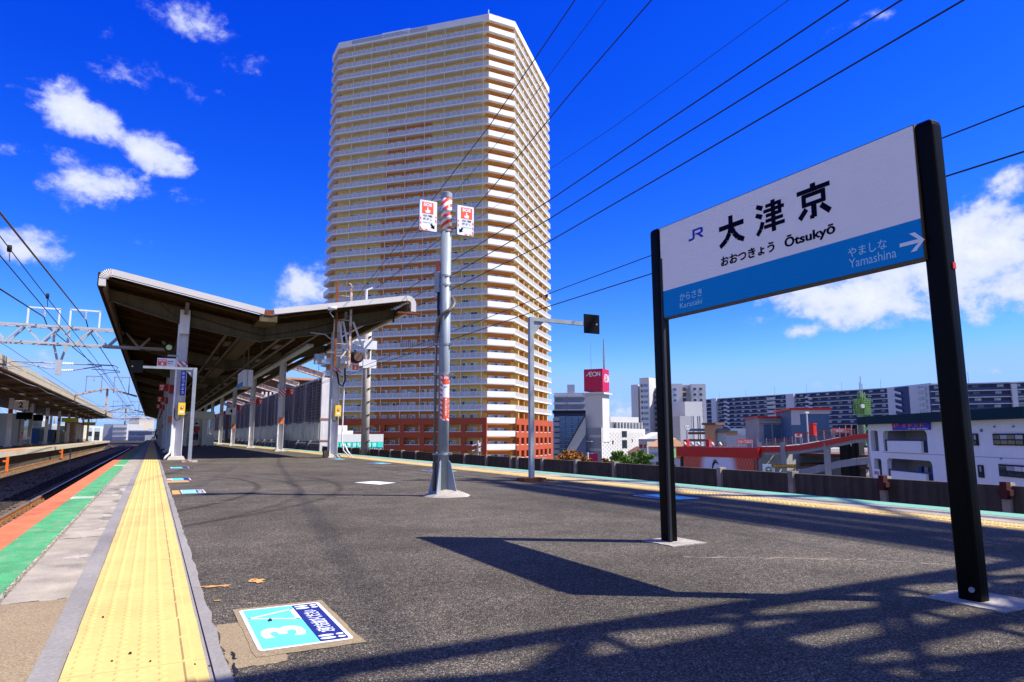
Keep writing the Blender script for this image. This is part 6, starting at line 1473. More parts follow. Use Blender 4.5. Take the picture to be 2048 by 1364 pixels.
gb = Blk('glass_office', 'dark blue glass office block with horizontal strips behind the sloping wing', 'building', (1108, 243), (1176, 243), 20, 826, 'navy_wall')
zz0, zz1 = gb.zy(1130, 920), gb.zy(1130, 832); nf_ = 11
for i in range(nf_):
    z = zz0 + (zz1 - zz0) * i / nf_; h_ = (zz1 - zz0) / nf_
    for q in range(4): gb.box('glass_strip', 'glass_blue', gb.tx(1119) + q * (gb.tx(1170) - gb.tx(1119)) / 4 + .1, gb.tx(1119) + (q + 1) * (gb.tx(1170) - gb.tx(1119)) / 4 - .1, -.25, 0, z, z + h_ * .72)
    gb.box('sill_band', 'glass_pale', gb.tx(1119), gb.tx(1170), -.3, 0, z + h_ * .78, z + h_ * .9)
gb.wins(WP, gb.tx(1109), gb.tx(1118), zz0, zz1, 1, 8, 2.0, 1.4)
gb.box('roof_edge', 'dark', -.5, gb.L, -.6, 10, gb.z1, gb.z1 + .9)
# --- beige apartments behind
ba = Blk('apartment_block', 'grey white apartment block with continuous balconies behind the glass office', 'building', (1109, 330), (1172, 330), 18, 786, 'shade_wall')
for i in range(9):
    z = ba.z1 - 1.2 - i * 3.35; ba.box('balcony_slab', 'white_wall', -.3, ba.L * .38, -1.4, 0, z - .95, z); ba.box('balcony_slab', 'white_wall', ba.L * .42, ba.L + .3, -1.0, 0, z - .95, z)
    ba.box('balcony_recess', 'grey_wall', .5, ba.L - .5, -.1, 0, z - 3.2, z - .95)
ba.wins([WD, WP], .5, ba.L - .5, ba.z1 - 30, ba.z1 - 1.2, 9, 9, .9, 1.5)
ba.box('stair_head', 'white_wall', ba.L * .42, ba.L * .66, 0, 6, ba.z1, ba.z1 + 4.0)
# --- white high-rise group
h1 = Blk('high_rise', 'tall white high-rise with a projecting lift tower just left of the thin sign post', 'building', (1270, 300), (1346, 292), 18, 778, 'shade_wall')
Z1 = h1.z1
h1.box('bay', 'white_wall', h1.tx(1270), h1.tx(1284), -2.5, 2, Z_CITY, h1.zy(1277, 770)); h1.box('lift_tower', 'white_wall', h1.tx(1293), h1.tx(1312), -5, 4, Z_CITY, h1.zy(1302, 757))
nfl = 19; fz = lambda i: Z1 - 2.3 - i * 2.32
for i in range(nfl):
    z = fz(i)
    h1.box('balcony_recess', 'brown_wall', h1.tx(1285), h1.tx(1292.5), -.9, 0, z, z + 1.45); h1.box('balcony_slab', 'white_wall', h1.tx(1284.5), h1.tx(1292.8), -1.1, 0, z - .5, z)
    h1.box('balcony_recess', 'navy_wall', h1.tx(1313.5), h1.tx(1319), -.9, 0, z, z + 1.4)
h1.wins(WD, h1.tx(1271), h1.tx(1274), fz(nfl - 1), Z1 - .5, 1, nfl, .9, .9)
for i in range(nfl + 1):
    z = fz(i) + 3.2
    for px, w in ((1297.5, .9), (1305, 2.0)): p = h1.pt(h1.tx(px), -5.05); inst('window', WB if w > 1 else WD, h1.t, (p.x, p.y, z), h1.rz, (w, 1, 1.1))
h2 = Blk('high_rise', 'white high-rise with a dark balcony column right of the thin sign post', 'building', (1344, 283), (1409, 286), 20, 770, 'shade_wall')
h2.box('bay', 'white_wall', h2.tx(1344), h2.tx(1366), -1.8, 2, Z_CITY, h2.zy(1355, 768)); h2.box('corner_bay', 'white_wall', h2.tx(1383), h2.tx(1411), -3.0, 2, Z_CITY, h2.zy(1395, 769))
for i in range(17):
    z = h2.z1 - 2.6 - i * 2.2
    h2.box('balcony_recess', 'brown_wall', h2.tx(1366.5), h2.tx(1374.5), -.9, 0, z, z + 1.5); h2.box('balcony_slab', 'white_wall', h2.tx(1365), h2.tx(1375), -1.1, 0, z - .45, z)
    p = h2.pt(h2.tx(1350.5), -1.85); inst('window', WB, h2.t, (p.x, p.y, z + .7), h2.rz, (1.3, 1, .9))
    p = h2.pt(h2.tx(1379), -.1); inst('window', WP, h2.t, (p.x, p.y, z + .7), h2.rz, (1.6, 1, .9))
    if i < 6:
        for px in (1389, 1401): p = h2.pt(h2.tx(px), -3.05); inst('window', WD, h2.t, (p.x, p.y, z + .8), h2.rz, (1.1, 1, .9))
h3 = Blk('blank_block', 'windowless cream block with thin dark vertical lines before the high-rise', 'building', (1372, 233), (1407, 236), 14, 803, 'white_wall')
for px in (1384, 1388, 1397, 1401): h3.box('vertical_joint', 'navy_wall', h3.tx(px) - .12, h3.tx(px) + .12, -.06, 0, Z_CITY, h3.zy(px, 832))
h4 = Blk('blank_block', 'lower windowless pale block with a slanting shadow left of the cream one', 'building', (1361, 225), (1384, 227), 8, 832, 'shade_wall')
# --- the long navy slab
def navy(label, a, b, ytop, depth, towers, zigs, nfl, whites=()):
    s = Blk('slab_apartment_block', label, 'building', a, b, depth, ytop, 'navy_wall', 'navy balconied slab blocks'); fh = 3.0
    for i in range(nfl):
        z = s.z1 - 2.9 - i * fh
        s.box('floor_slab', 'white_wall', 0, s.L, -1.5, 0, z - .38, z); s.box('balcony_rail', 'navy_wall', .2, s.L - .2, -1.45, -1.35, z, z + 1.15)
        if i < 9:
            n = int(s.L / 7)
            for q in range(n): p = s.pt((q + .5) * s.L / n + random.uniform(-1, 1), -.06); inst('window', random.choice([WP, WD, WIN[1]]), s.t, (p.x, p.y, z + 1.65), s.rz, (2.4, 1, 1.4))
    s.box('roof_edge', 'shade_wall', 0, s.L, -1.6, .5, s.z1 - .2, s.z1 + .35)
    for px0, px1, yt in towers: s.box('stair_tower', 'white_wall', s.tx(px0), s.tx(px1), -3.2, 1, Z_CITY, s.zy((px0 + px1) / 2, yt))
    for px0, px1 in zigs:
        for i in range(nfl):
            z = s.z1 - 2.9 - i * fh; a_, b_ = s.pt(s.tx(px0), -2.6), s.pt(s.tx(px1), -2.6)
            mb = MB(); mb.slab([(a_.x, a_.y, z + 1.2), (b_.x, b_.y, z + 1.2 - 1.5), (b_.x, b_.y, z - 1.5), (a_.x, a_.y, z + .1)], (s.n.x * .3, s.n.y * .3, 0)); mb.build('stair_flight', 'white_wall', s.t)
    for px0, px1 in whites:
        for i in range(nfl): z = s.z1 - 2.9 - i * fh; s.box('balcony_front', 'white_wall', s.tx(px0), s.tx(px1), -1.9, -1.5, z + .1, z + 1.6)
    n = int(s.L / 26)
    for q in range(n): p = s.pt((q + .6) * 26, 2); mb = MB(); mb.tube((p.x, p.y, s.z1), (p.x, p.y, s.z1 + 6), .10, 4); mb.build('lightning_rod', 'shade_wall', s.t)
    return s
navy('long navy slab block with many balcony rows across the right horizon', (1408, 560), (1806, 462), 800, 14, [(1431, 1441, 797), (1582, 1598, 788)], [(1455, 1466), (1620, 1634)], 12, [(1541, 1558)])
nw_ = Blk('apartment_block', 'white end block with a zigzag stair beyond the small white building', 'building', (1781, 400), (1871, 375), 14, 775, 'white_wall')
nw_.box('dark_bay', 'navy_wall', nw_.tx(1797), nw_.tx(1825), -.3, 0, Z_CITY, nw_.z1 - .5)
for i in range(12):
    z = nw_.z1 - 3.2 - i * 2.9; a_, b_ = nw_.pt(nw_.tx(1797), -1.4), nw_.pt(nw_.tx(1813), -1.4)
    mb = MB(); mb.slab([(a_.x, a_.y, z + 1.4), (b_.x, b_.y, z), (b_.x, b_.y, z - 1.1), (a_.x, a_.y, z + .3)], (nw_.n.x * .3, nw_.n.y * .3, 0)); mb.build('stair_flight', 'white_wall', nw_.t)
    nw_.box('balcony_front', 'white_wall', nw_.tx(1845), nw_.tx(1862), -1.2, -1, z, z + 1.0)
    for px in (1846, 1852, 1859): p = nw_.pt(nw_.tx(px), -.05); inst('window', WP, nw_.t, (p.x, p.y, z + 1.8), nw_.rz, (1.1, 1, 1.2))
n2 = navy('second navy slab block seen right of the thick sign post', (1868, 372), (2110, 379), 770, 14, [(2030, 2041, 768)], [], 11)
# --- car park with red ramp
mk('glow_print', (.62,.66,.75), .5, var=0)
R0 = Blk('parking_ramp_building', 'concrete car park with a red edged curving ramp and a red billboard', 'building', (1361, 92), (1516, 84), 26, 897, 'parking_concrete', z0=Z_CITY)
u_, L_ = R0.u, R0.L
R0.box('red_band', 'parking_red', -.3, L_ + .3, -.5, 0, R0.zy(1440, 914), R0.z1 + .25)
bz0, bz1 = R0.zy(1440, 962), R0.zy(1440, 914) - .15
mb = MB(); w2 = (R0.tx(1509) - R0.tx(1366)) / 2; mb.box((0, 0, 0), (w2 * 2, .12, bz1 - bz0)); bb = mb.build('billboard', 'lozenge_print', None); bb.parent = R0.t
pcn = R0.pt(R0.tx(1438), -.32); bb.location = Vector((pcn.x, pcn.y, (bz0 + bz1) / 2)) - LOC[R0.t.name]; bb.rotation_euler = (0, 0, R0.rz); LOC[bb.name] = LOC[R0.t.name]
for v in bb.data.vertices: v.co.z = v.co.z
R0.box('billboard_frame', 'brown_wall', R0.tx(1364), R0.tx(1511), -.30, -.02, bz1, bz1 + .12)
for px in (1364, 1511): R0.box('billboard_frame', 'brown_wall', R0.tx(px) - .08, R0.tx(px) + .08, -.40, -.02, Z_CITY, bz1)
O = Vector((*R0.pt(0, -.40), 0)); U = Vector((R0.u.x, R0.u.y, 0)); V = Vector((0, 0, 1))
def stroke(pts, w, mt, name, par, O=O, U=U):
    for (x0_, z0_, w0_), (x1_, z1_, w1_) in zip(pts, pts[1:]):
        nn_ = Vector((-(z1_ - z0_), x1_ - x0_)).normalized(); poly_plate(O, U, V, [(x0_ - nn_.x * w0_, z0_ - nn_.y * w0_), (x1_ - nn_.x * w1_, z1_ - nn_.y * w1_), (x1_ + nn_.x * w1_, z1_ + nn_.y * w1_), (x0_ + nn_.x * w0_, z0_ + nn_.y * w0_)], .03, mt, name, par)
def pxz(px, py): return (R0.tx(px), R0.zy(px, py))
for sw in ([(1439, 929, .02), (1437, 925, .07), (1434, 924, .09), (1430, 927, .10), (1427.5, 932, .11), (1427, 938, .10), (1429, 943, .07), (1434, 947, .05)], [(1437, 922, .02), (1433, 921.5, .05), (1429.5, 924, .06), (1427, 929, .03)], [(1436, 919.5, .02), (1432, 919.5, .04), (1428.5, 922, .03)], [(1440, 941, .03), (1436, 945, .05), (1432, 946, .03)]):
    stroke([(pxz(a, c)[0], pxz(a, c)[1], w) for a, c, w in sw], .1, 'cable_black', 'swirl_mark', R0.t)
for px in (1370, 1414): R0.box('red_post', 'parking_red', R0.tx(px), R0.tx(px) + .55, -.3, .2, R0.z1, R0.z1 + 1.15)
for k in range(14): p = R0.pt(R0.tx(1373) + k * (L_ - 1) / 14, -.2); mb = MB(); mb.tube((p.x, p.y, R0.z1), (p.x, p.y, R0.z1 + 1.0), .03, 5); mb.build('rail_post', 'grey_wall', R0.t)
for z in (.35, .7, 1.0): mb = MB(); a_, b_ = R0.pt(.3, -.2), R0.pt(L_, -.2); mb.bar((*a_, R0.z1 + z), (*b_, R0.z1 + z), .03, .03); mb.build('rail_bar', 'grey_wall', R0.t)
for px in (1377, 1392, 1404, 1432, 1448): 
    p = R0.pt(R0.tx(px), -.5); mb = MB(); mb.tube((p.x, p.y, R0.z1 + .45), (p.x - u_.x * .3, p.y - u_.y * .3, R0.z1 + .75), .14, 8, .2); mb.build('flood_lamp', 'white_wall', R0.t)
for px, yb, yt in ((1367, 893, 852), (1368.5, 893, 858)):
    p = R0.pt(R0.tx(px) + .1, .5); mb = MB(); mb.tube((p.x, p.y, R0.z1), (p.x, p.y, R0.zy(px, yt)), .07, 6); mb.box((p.x, p.y, R0.zy(px, yt)), (.7, .2, .14)); mb.build('lamp_mast', 'white_wall', R0.t)
# ramp: red band rising to the right, concrete girder below, dark decks, piers
rp = thing('parking_ramp', 'red edged concrete ramp rising to the right with dark decks behind', 'ramp', (*gd(1620, 84), Z_CITY))
pts = [(1514, 894), (1560, 893.5), (1600, 890), (1640, 883), (1680, 875), (1710, 869), (1742, 866)]
Db = [84, 82, 79, 76, 73, 71, 69]
def rampband(dy0, dy1, name, mt, off=0, thick=.35, pts=pts):
    for (p, D), (q, E) in zip(zip(pts, Db), zip(pts[1:], Db[1:])):
        a_, b_ = gd(p[0], D), gd(q[0], E); bk_ = ((a_ + b_) / 2).normalized()
        mb = MB(); mb.slab([(a_.x + bk_.x * off, a_.y + bk_.y * off, hz(p[0], p[1] + dy0, a_)), (b_.x + bk_.x * off, b_.y + bk_.y * off, hz(q[0], q[1] + dy0, b_)), (b_.x + bk_.x * off, b_.y + bk_.y * off, hz(q[0], q[1] + dy1, b_)), (a_.x + bk_.x * off, a_.y + bk_.y * off, hz(p[0], p[1] + dy1, a_))], (bk_.x * thick, bk_.y * thick, 0)); mb.build(name, mt, rp)
rampband(0, 10, 'red_band', 'parking_red'); rampband(10.2, 17, 'ramp_girder', 'parking_concrete', .3, .6); rampband(-.5, 0, 'ramp_deck', 'parking_concrete', .2, 9)
pts2 = [(1514, 944), (1560, 944), (1600, 939), (1640, 930), (1680, 921), (1710, 917), (1742, 914)]
rampband(0, 14, 'lower_girder', 'parking_concrete', .8, .5, pts2)
for px, D in ((1518, 84), (1565, 81), (1652, 75), (1741, 69)):
    a_ = gd(px, D + .6); mb = MB(); mb.box((a_.x, a_.y, (Z_CITY + hz(px, 885, a_)) / 2), (.55, .55, hz(px, 885, a_) - Z_CITY), -.8); mb.build('pier', 'parking_concrete', rp)
a_, b_, c_, d_ = gd(1514, 96), gd(1745, 82), gd(1745, 110), gd(1514, 120)
for y in (905, 925, 955):
    z = hz(1600, y, gd(1600, 92)); mb = MB(); mb.prism([tuple(q) for q in (a_, b_, c_, d_)], z - .3, z); mb.build('deck', 'brown_wall', rp)
mb = MB(); mb.prism([tuple(q) for q in (d_, c_, c_ * 1.02, d_ * 1.02)], Z_CITY, hz(1600, 893, gd(1600, 100))); mb.build('back_wall', 'dark', rp)
for px in (1690, 1702, 1714): a_ = gd(px, 84); mb = MB(); mb.box((a_.x, a_.y, -2), (.9, .9, 8)); mb.build('inner_column', 'dark', rp)
for k in range(16):
    f_ = k / 15 * 5.99; i = int(f_); f_ -= i; px = pts[i][0] * (1 - f_) + pts[i + 1][0] * f_; py = pts[i][1] * (1 - f_) + pts[i + 1][1] * f_; D = Db[i] * (1 - f_) + Db[i + 1] * f_; a_ = gd(px, D); z = hz(px, py, a_)
    mb = MB(); mb.tube((a_.x, a_.y, z), (a_.x, a_.y, z + 1.0), .035, 5); mb.build('rail_post', 'grey_wall', rp)
rampband(-11, -10.4, 'rail_bar', 'grey_wall', 0, .05); rampband(-7, -6.5, 'rail_bar', 'grey_wall', 0, .05); rampband(-4, -3.6, 'rail_bar', 'grey_wall', 0, .05)
# roof houses of the car park
r1 = Blk('stair_house', 'weathered grey stair house with blue grey doors on the car park roof', 'building', (1519, 95), (1584, 96), 8, 836, 'parking_concrete', z0=-1.2)
for i in range(3): r1.box('blue_door', 'steel_blue', r1.tx(1528 + i * 18.5), r1.tx(1543 + i * 18.5), -.06, 0, r1.zy(1550, 885), r1.zy(1550, 849))
r1.box('red_coping', 'parking_red', -.2, r1.L + .2, -.25, 8.2, r1.z1, r1.z1 + .22); r1.box('frame_band', 'parking_concrete', 0, r1.L, -.3, 0, r1.zy(1550, 846), r1.zy(1550, 842))
r2 = Blk('stair_house', 'taller blue clad house with a red roof edge on the car park roof', 'building', (1586, 89.5), (1660, 90.5), 9, 820, 'steel_blue', z0=-1.2)
r2.box('pale_band', 'shade_wall', -.1, r2.L + .1, -.12, 0, r2.zy(1620, 828), r2.z1); r2.box('red_coping', 'parking_red', -.3, r2.L + .3, -.35, 9.2, r2.z1, r2.z1 + .25); r2.box('side_pilaster', 'shade_wall', -.1, .9, -.14, 0, r2.zy(1590, 850), r2.z1)
t = thing('lamp_mast', 'white twin lamp mast before the blue roof house', 'lamp', (*gd(1616, 84), 0)); a_ = gd(1616, 84)
mb = MB(); mb.tube((a_.x, a_.y, hz(1616, 886, a_)), (a_.x, a_.y, hz(1616, 826, a_)), .08, 8); mb.box((a_.x, a_.y, hz(1616, 825, a_)), (.55, .2, .18)); mb.build('mast', 'white_wall', t)
def roof_sign(px, py, D, w, h, s, label, mt='sos_red', tm='print_white', cat='sign'):
    a_ = gd(px, D); z = hz(px, py, a_); d = a_.normalized(); U_ = Vector((d.y, -d.x, 0)); O_ = Vector((a_.x, a_.y, z)); t = thing('sign_board', label, cat, (a_.x, a_.y, z))
    plate(O_ - Vector((d.x, d.y, 0)) * .1, U_, V, (-w / 2, w / 2, -h / 2, h / 2), .08, mt, 'board', t)
    for q in (-1, 1):
        e_ = O_ + U_ * (q * w * .42) + Vector((d.x, d.y, 0)) * .05; mb = MB(); mb.b2(e_.x - .03, e_.x + .03, e_.y - .03, e_.y + .03, z - h / 2 - 1.4, z + h / 2); mb.build('support', 'grey_wall', t)
    if s: text(s, (-w * .45, w * .45, -h * .32, h * .32), O_ - Vector((d.x, d.y, 0)) * .2, U_, V, tm, t, 'lettering', .03, .02)
roof_sign(1490, 883, 90, 1.9, .55, 'スロープ 出口〇', 'red sign with white writing on the car park railing, left of the roof houses')
roof_sign(1684, 861, 82, 1.9, .5, '〇 出口スロープ', 'red sign with white writing on the ramp, right of the roof houses')
roof_sign(1597, 871, 80, .75, .45, 'LI', 'small red sign with two white letters beside a grey box on the ramp')
for px, py, D, lb in ((1540, 879, 88, 'before the left blue grey door'), (1565, 880, 88, 'before the right blue grey doors'), (1625, 866, 82, 'beside the orange machine box'), (1640, 862, 82, 'just right of the orange machine box'), (1660, 862, 81, 'at the right end of the taller roof house'), (1700, 860, 80, 'at the upper end of the ramp'), (1605, 866, 82, 'behind the small red sign with two letters'), (1580, 878, 86, 'between the two roof houses')):
    a_ = gd(px, D); z = hz(px, py, a_); t = thing('orange_barrier', 'small rust red barrier ' + lb, 'barrier', (a_.x, a_.y, z), 'rust red barriers on the car park deck')
    mb = MB(); mb.box((a_.x, a_.y, z), (1.0, .08, .08), -.8); mb.box((a_.x, a_.y, z - .35), (1.0, .06, .06), -.8)
    for q in (-.45, 0, .45): mb.box((a_.x + q * .7, a_.y - q * .7, z - .35), (.06, .06, .9))
    mb.build('barrier_frame', 'rust', t)
a_ = gd(1627, 81); t = thing('orange_box', 'orange machine box on the upper car park deck', 'box', (a_.x, a_.y, 0)); z = hz(1627, 857, a_); mb = MB(); mb.box((a_.x, a_.y, z - .15), (.5, .5, 1.2)); mb.box((a_.x, a_.y, z + .5), (.6, .6, .12)); mb.build('box_body', 'parking_red', t)
roof_sign(1534, 939, 70, 1.05, 1.0, '', 'white square sign with a green emblem before the car park', 'print_white')
a_ = gd(1534, 69.7); d = a_.normalized(); U_ = Vector((d.y, -d.x, 0)); t = thing('green_emblem', 'round green emblem on the white square sign', 'emblem', (a_.x, a_.y, hz(1534, 939, a_)))
O_ = Vector((a_.x, a_.y, hz(1534, 939, a_)))
poly_plate(O_, U_, V, [(.30 * math.cos(k * math.pi / 8), -.03 + .30 * math.sin(k * math.pi / 8)) for k in range(16)], .03, 'lattice_green', 'disc', t); poly_plate(O_, U_, V, [(.14 * math.cos(k * math.pi / 6), .02 + .1 * math.sin(k * math.pi / 6)) for k in range(12)], .01, 'print_white', 'disc_mark', t, .03)
roof_sign(1565, 932, 69, 2.2, .32, '〇〇〇〇〇〇〇〇〇', 'brown strip sign with a row of pale round characters before the car park', 'rust', 'board_yellow')
# --- small white building with the violet sign
w0 = Blk('corner_building', 'white two storey building with rounded balcony openings and a dark teal roof edge', 'building', (1752, 47), (2150, 33), 12, 842, 'corner_white', z0=Z_CITY)
# the balconies are cut out of a thicker outer shell standing before the wall
sh = MB(); zt = w0.zy(1850, 842)
def rr_poly(x0_, x1_, z0_, z1_, r, n=5):
    o_ = []
    for cx_, cz_, a0 in ((x1_ - r, z1_ - r, 0), (x0_ + r, z1_ - r, 90)):
        for k in range(n + 1): o_.append((cx_ + r * math.cos(R(a0 + 90 * k / n)), cz_ + r * math.sin(R(a0 + 90 * k / n))))
    return o_ + [(x0_, z0_), (x1_, z0_)]
def shell(px0, px1, z_lo, z_hi, holes):
    """front skin of thickness .25 standing 1.3 m before the wall, one rounded hole per storey"""
    O_ = w0.pt(0, -1.3); U_ = Vector((w0.u.x, w0.u.y, 0)); nn_ = Vector((w0.n.x, w0.n.y, 0)); T = lambda x, z, d: tuple(Vector((O_.x, O_.y, 0)) + U_ * x + nn_ * d + Vector((0, 0, z)))
    mb = MB(); x0_, x1_ = w0.tx(px0), w0.tx(px1); zs = [z_lo]
    for hx0, hx1, hz0, hz1, r in holes:
        hole = rr_poly(hx0, hx1, hz0, hz1, r); n = len(hole)
        for d in (0, .25):
            # ring of quads between the hole and its surrounding cell
            cell = [(x1_, hz0) if False else None]
            for k in range(n):
                a, b_ = hole[k], hole[(k + 1) % n]
                def out(p):
                    cx_, cz_ = (hx0 + hx1) / 2, (hz0 + hz1) / 2; dx, dz = p[0] - cx_, p[1] - cz_; s_ = 1e9
                    if dx > 1e-6: s_ = min(s_, (x1_ - cx_) / dx)
                    if dx < -1e-6: s_ = min(s_, (x0_ - cx_) / dx)
                    if dz > 1e-6: s_ = min(s_, (hz1 + .18 - cz_) / dz)
                    if dz < -1e-6: s_ = min(s_, (hz0 - .18 - cz_) / dz)
                    return (cx_ + dx * s_, cz_ + dz * s_)
                oa, ob_ = out(a), out(b_)
                mb.face([T(*a, d), T(*b_, d), T(*ob_, d), T(*oa, d)])
                # fill the corners cut off by the radial ring
                if abs(oa[0] - ob_[0]) > 1e-4 and abs(oa[1] - ob_[1]) > 1e-4:
                    cx2 = x1_ if max(oa[0], ob_[0]) > x1_ - 1e-3 else x0_; cz2 = hz1 + .18 if max(oa[1], ob_[1]) > hz1 + .18 - 1e-3 else hz0 - .18
                    mb.face([T(*oa, d), T(*ob_, d), T(cx2, cz2, d)])
        for k in range(n): a, b_ = hole[k], hole[(k + 1) % n]; mb.face([T(*a, 0), T(*b_, 0), T(*b_, .25), T(*a, .25)])
    for d in (0, .25):
        zc = sorted([(h[2] - .18, h[3] + .18) for h in holes]); cur = z_lo
        for a, b_ in zc:
            if a > cur + .01: mb.face([T(x0_, cur, d), T(x1_, cur, d), T(x1_, a, d), T(x0_, a, d)])
            cur = b_
        mb.face([T(x0_, cur, d), T(x1_, cur, d), T(x1_, z_hi, d), T(x0_, z_hi, d)])
    for x in (x0_, x1_): mb.face([T(x, z_lo, 0), T(x, z_hi, 0), T(x, z_hi, .25), T(x, z_lo, .25)])
    return mb.build('balcony_shell', 'corner_white', w0.t)
def hole(pxa, pxb, ya, yb, r=.28): xm = (pxa + pxb) / 2; return (w0.tx(pxa), w0.tx(pxb), hz(xm, yb, w0.pt(w0.tx(xm), -1.3)), hz(xm, ya, w0.pt(w0.tx(xm), -1.3)), r)
# tx is measured on the wall plane; shift the columns for the skin standing 1.3 m nearer
_tx = w0.tx
def tx2(px):
    d_ = ray(px, 873); a = Vector((d_.x, d_.y)).normalized(); Pn = w0.pt(0, -1.3); det = a.x * -w0.u.y + a.y * w0.u.x; k = (Pn.x * -w0.u.y + Pn.y * w0.u.x) / det; return (a * k - Pn).dot(w0.u)
w0.tx = tx2
zlo = -6.5; ztop = hz(1850, 844, w0.pt(tx2(1850), -1.3))
shell(1763, 1880, zlo, ztop, [hole(1766, 1854, 861, 904), hole(1770, 1860, 919, 966)])
shell(1737, 1763, zlo, ztop, [hole(1741, 1756, 861, 902, .2), hole(1744, 1759, 917, 966, .2)])
sz = [(861, 904), (919, 966)]
for (ya, yb), (pa_, pb2, pc_, pd_) in zip(sz, ((1776, 1844, 1766, 1856), (1779, 1849, 1769, 1861))):
    x0_, x1_ = tx2(pa_), tx2(pb2); zb2 = hz(1810, yb + 1, w0.pt(tx2(1810), -1.3)); zr = hz(1810, yb - 22, w0.pt(tx2(1810), -1.3))
    w0.box('balcony_front', 'corner_white', x0_, x1_, -1.38, -1.26, zb2, zr); w0.box('balcony_rail', 'navy_wall', tx2(pc_) + .05, tx2(pd_) - .05, -1.24, -1.20, zr + .02, zr + .07)
    for q in range(5):
        for xx0, xx1 in ((tx2(pc_) + .08, x0_), (x1_, tx2(pd_) - .08)): x = xx0 + (xx1 - xx0) * q / 4; w0.box('rail_post', 'navy_wall', x - .015, x + .015, -1.24, -1.21, zb2, zr + .02)
    w0.box('balcony_floor', 'shade_wall', tx2(1737), tx2(1880), -1.28, 0, zb2 - .2, zb2)
    w0.box('inner_door', 'glass_dark', tx2(1838), tx2(1847), -.06, 0, zb2, zb2 + 1.5)
for i, px in enumerate((1806, 1818, 1830, 1842)): x = tx2(px); w0.box('gas_bottle', 'vending_blue' if i != 1 else 'galvanised', x - .16, x + .16, -.6, -.3, hz(1810, 967, w0.pt(tx2(1810), -1.3)), hz(1810, 933, w0.pt(tx2(1810), -1.3)))
for px in (1737, 1762): w0.box('end_wall', 'shade_wall', tx2(px) + .02, tx2(px) + .22, -1.04, 0, zlo, ztop)
w0.box('balcony_ceiling', 'shade_wall', tx2(1737), tx2(1880), -1.04, 0, hz(1810, 856, w0.pt(tx2(1810), -1.3)), ztop)
w0.box('balcony_ceiling', 'shade_wall', tx2(1737), tx2(1880), -1.04, 0, hz(1810, 915, w0.pt(tx2(1810), -1.3)), hz(1810, 906, w0.pt(tx2(1810), -1.3)))
w0.box('recess_wall', 'parking_concrete', tx2(1737) + .2, tx2(1880), -.10, 0, zlo, ztop)  # shade inside the white balconies is put into this grey
w0.box('front_wall', 'corner_white', tx2(1880), w0.L, -1.3, 0, Z_CITY, ztop + .01)
w0.box('roof_band', 'dark_teal', tx2(1731), w0.L, -1.75, 12, ztop - .02, ztop + .42)
w0.box('joint_line', 'shade_wall', tx2(1763), w0.L, -1.312, -1.3, hz(1850, 909, w0.pt(tx2(1850), -1.3)), hz(1850, 909, w0.pt(tx2(1850), -1.3)) + .03)
for pa_, pb2, ya, yb in ((1946, 1957, 867, 891), (1988, 2052, 867, 891), (1952, 1962, 930, 955), (1994, 2060, 930, 955)):
    x0_, x1_ = tx2(pa_), tx2(pb2); xm = (pa_ + pb2) / 2; P3 = w0.pt(tx2(xm), -1.3); z0_, z1_ = hz(xm, yb, P3), hz(xm, ya, P3)
    w0.box('window_frame', 'dark', x0_, x1_, -1.36, -1.28, z0_, z1_); n = 2 if x1_ - x0_ < 1 else 4
    for q in range(n):
        a = x0_ + .05 + (x1_ - x0_ - .1) * q / n; b_ = x0_ + .05 + (x1_ - x0_ - .1) * (q + 1) / n - .04
        w0.box('pane', ['curtain', 'glass_dark', 'glass_pale', 'curtain'][(q + (ya > 900)) % 4] if ya > 900 else ['glass_dark', 'glass_pale', 'glass_dark', 'glass_pale'][q % 4], a, b_, -1.38, -1.30, z0_ + .25, z1_ - .06); w0.box('pane', 'glass_dark', a, b_, -1.375, -1.30, z0_ + .05, z0_ + .2)
for px, py in ((1965, 861), (1999, 917), (1992, 853), (2030, 853)):
    P3 = w0.pt(tx2(px), -1.36); mb = MB(); q = Vector((P3.x, P3.y, hz(px, py, P3))); mb.tube(q, q + Vector((w0.n.x, w0.n.y, 0)) * .08, .07 if px == 1965 else .04, 10); mb.build('vent_cap', 'grey_wall', w0.t)
O_ = Vector((*w0.pt(0, -1.33), 0)); U_ = Vector((w0.u.x, w0.u.y, 0)); t = thing('shop_sign', 'violet sign with orange katakana on the white corner building', 'sign', (*w0.pt(tx2(1825), -1.33), 2.0))
P3 = w0.pt(tx2(1825), -1.33); sx0, sx1, szb, szt = tx2(1789), tx2(1864), hz(1825, 860, P3), hz(1825, 842.5, P3)
plate(O_, U_, V, (sx0, sx1, szb, szt), .05, 'sign_violet', 'board', t)
hS, wS = szt - szb, sx1 - sx0; On = O_ - Vector((w0.n.x, w0.n.y, 0)) * .055
for i, ch in enumerate('ドミナント'):
    if ch == 'ド': text(ch, (sx0 + .06 * wS, sx0 + .20 * wS, szb + .28 * hS, szb + .86 * hS), On, U_, V, 'sign_orange', t, 'lettering', .05, .02)
    else: a = .14 + i * .16; text(ch, (sx0 + a * wS, sx0 + (a + .105) * wS, szb + .30 * hS, szb + .70 * hS), On, U_, V, 'sign_orange', t, 'lettering', .05, .02)
text('音楽スタジオ', (sx0 + .38 * wS, sx0 + .92 * wS, szb + .80 * hS, szb + .93 * hS), On, U_, V, 'sos_red', t, 'lettering', .0, .01)
text('3F TEL 525-0781', (sx0 + .45 * wS, sx0 + .95 * wS, szb + .06 * hS, szb + .2 * hS), On, U_, V, 'print_white', t, 'lettering', .02, .01)
P3 = w0.pt(tx2(1752), -1.36); t = thing('poster', 'white poster with pink lettering low on the corner building', 'poster', (P3.x, P3.y, -3)); z0_, z1_ = hz(1752, 958, P3), hz(1752, 938, P3)
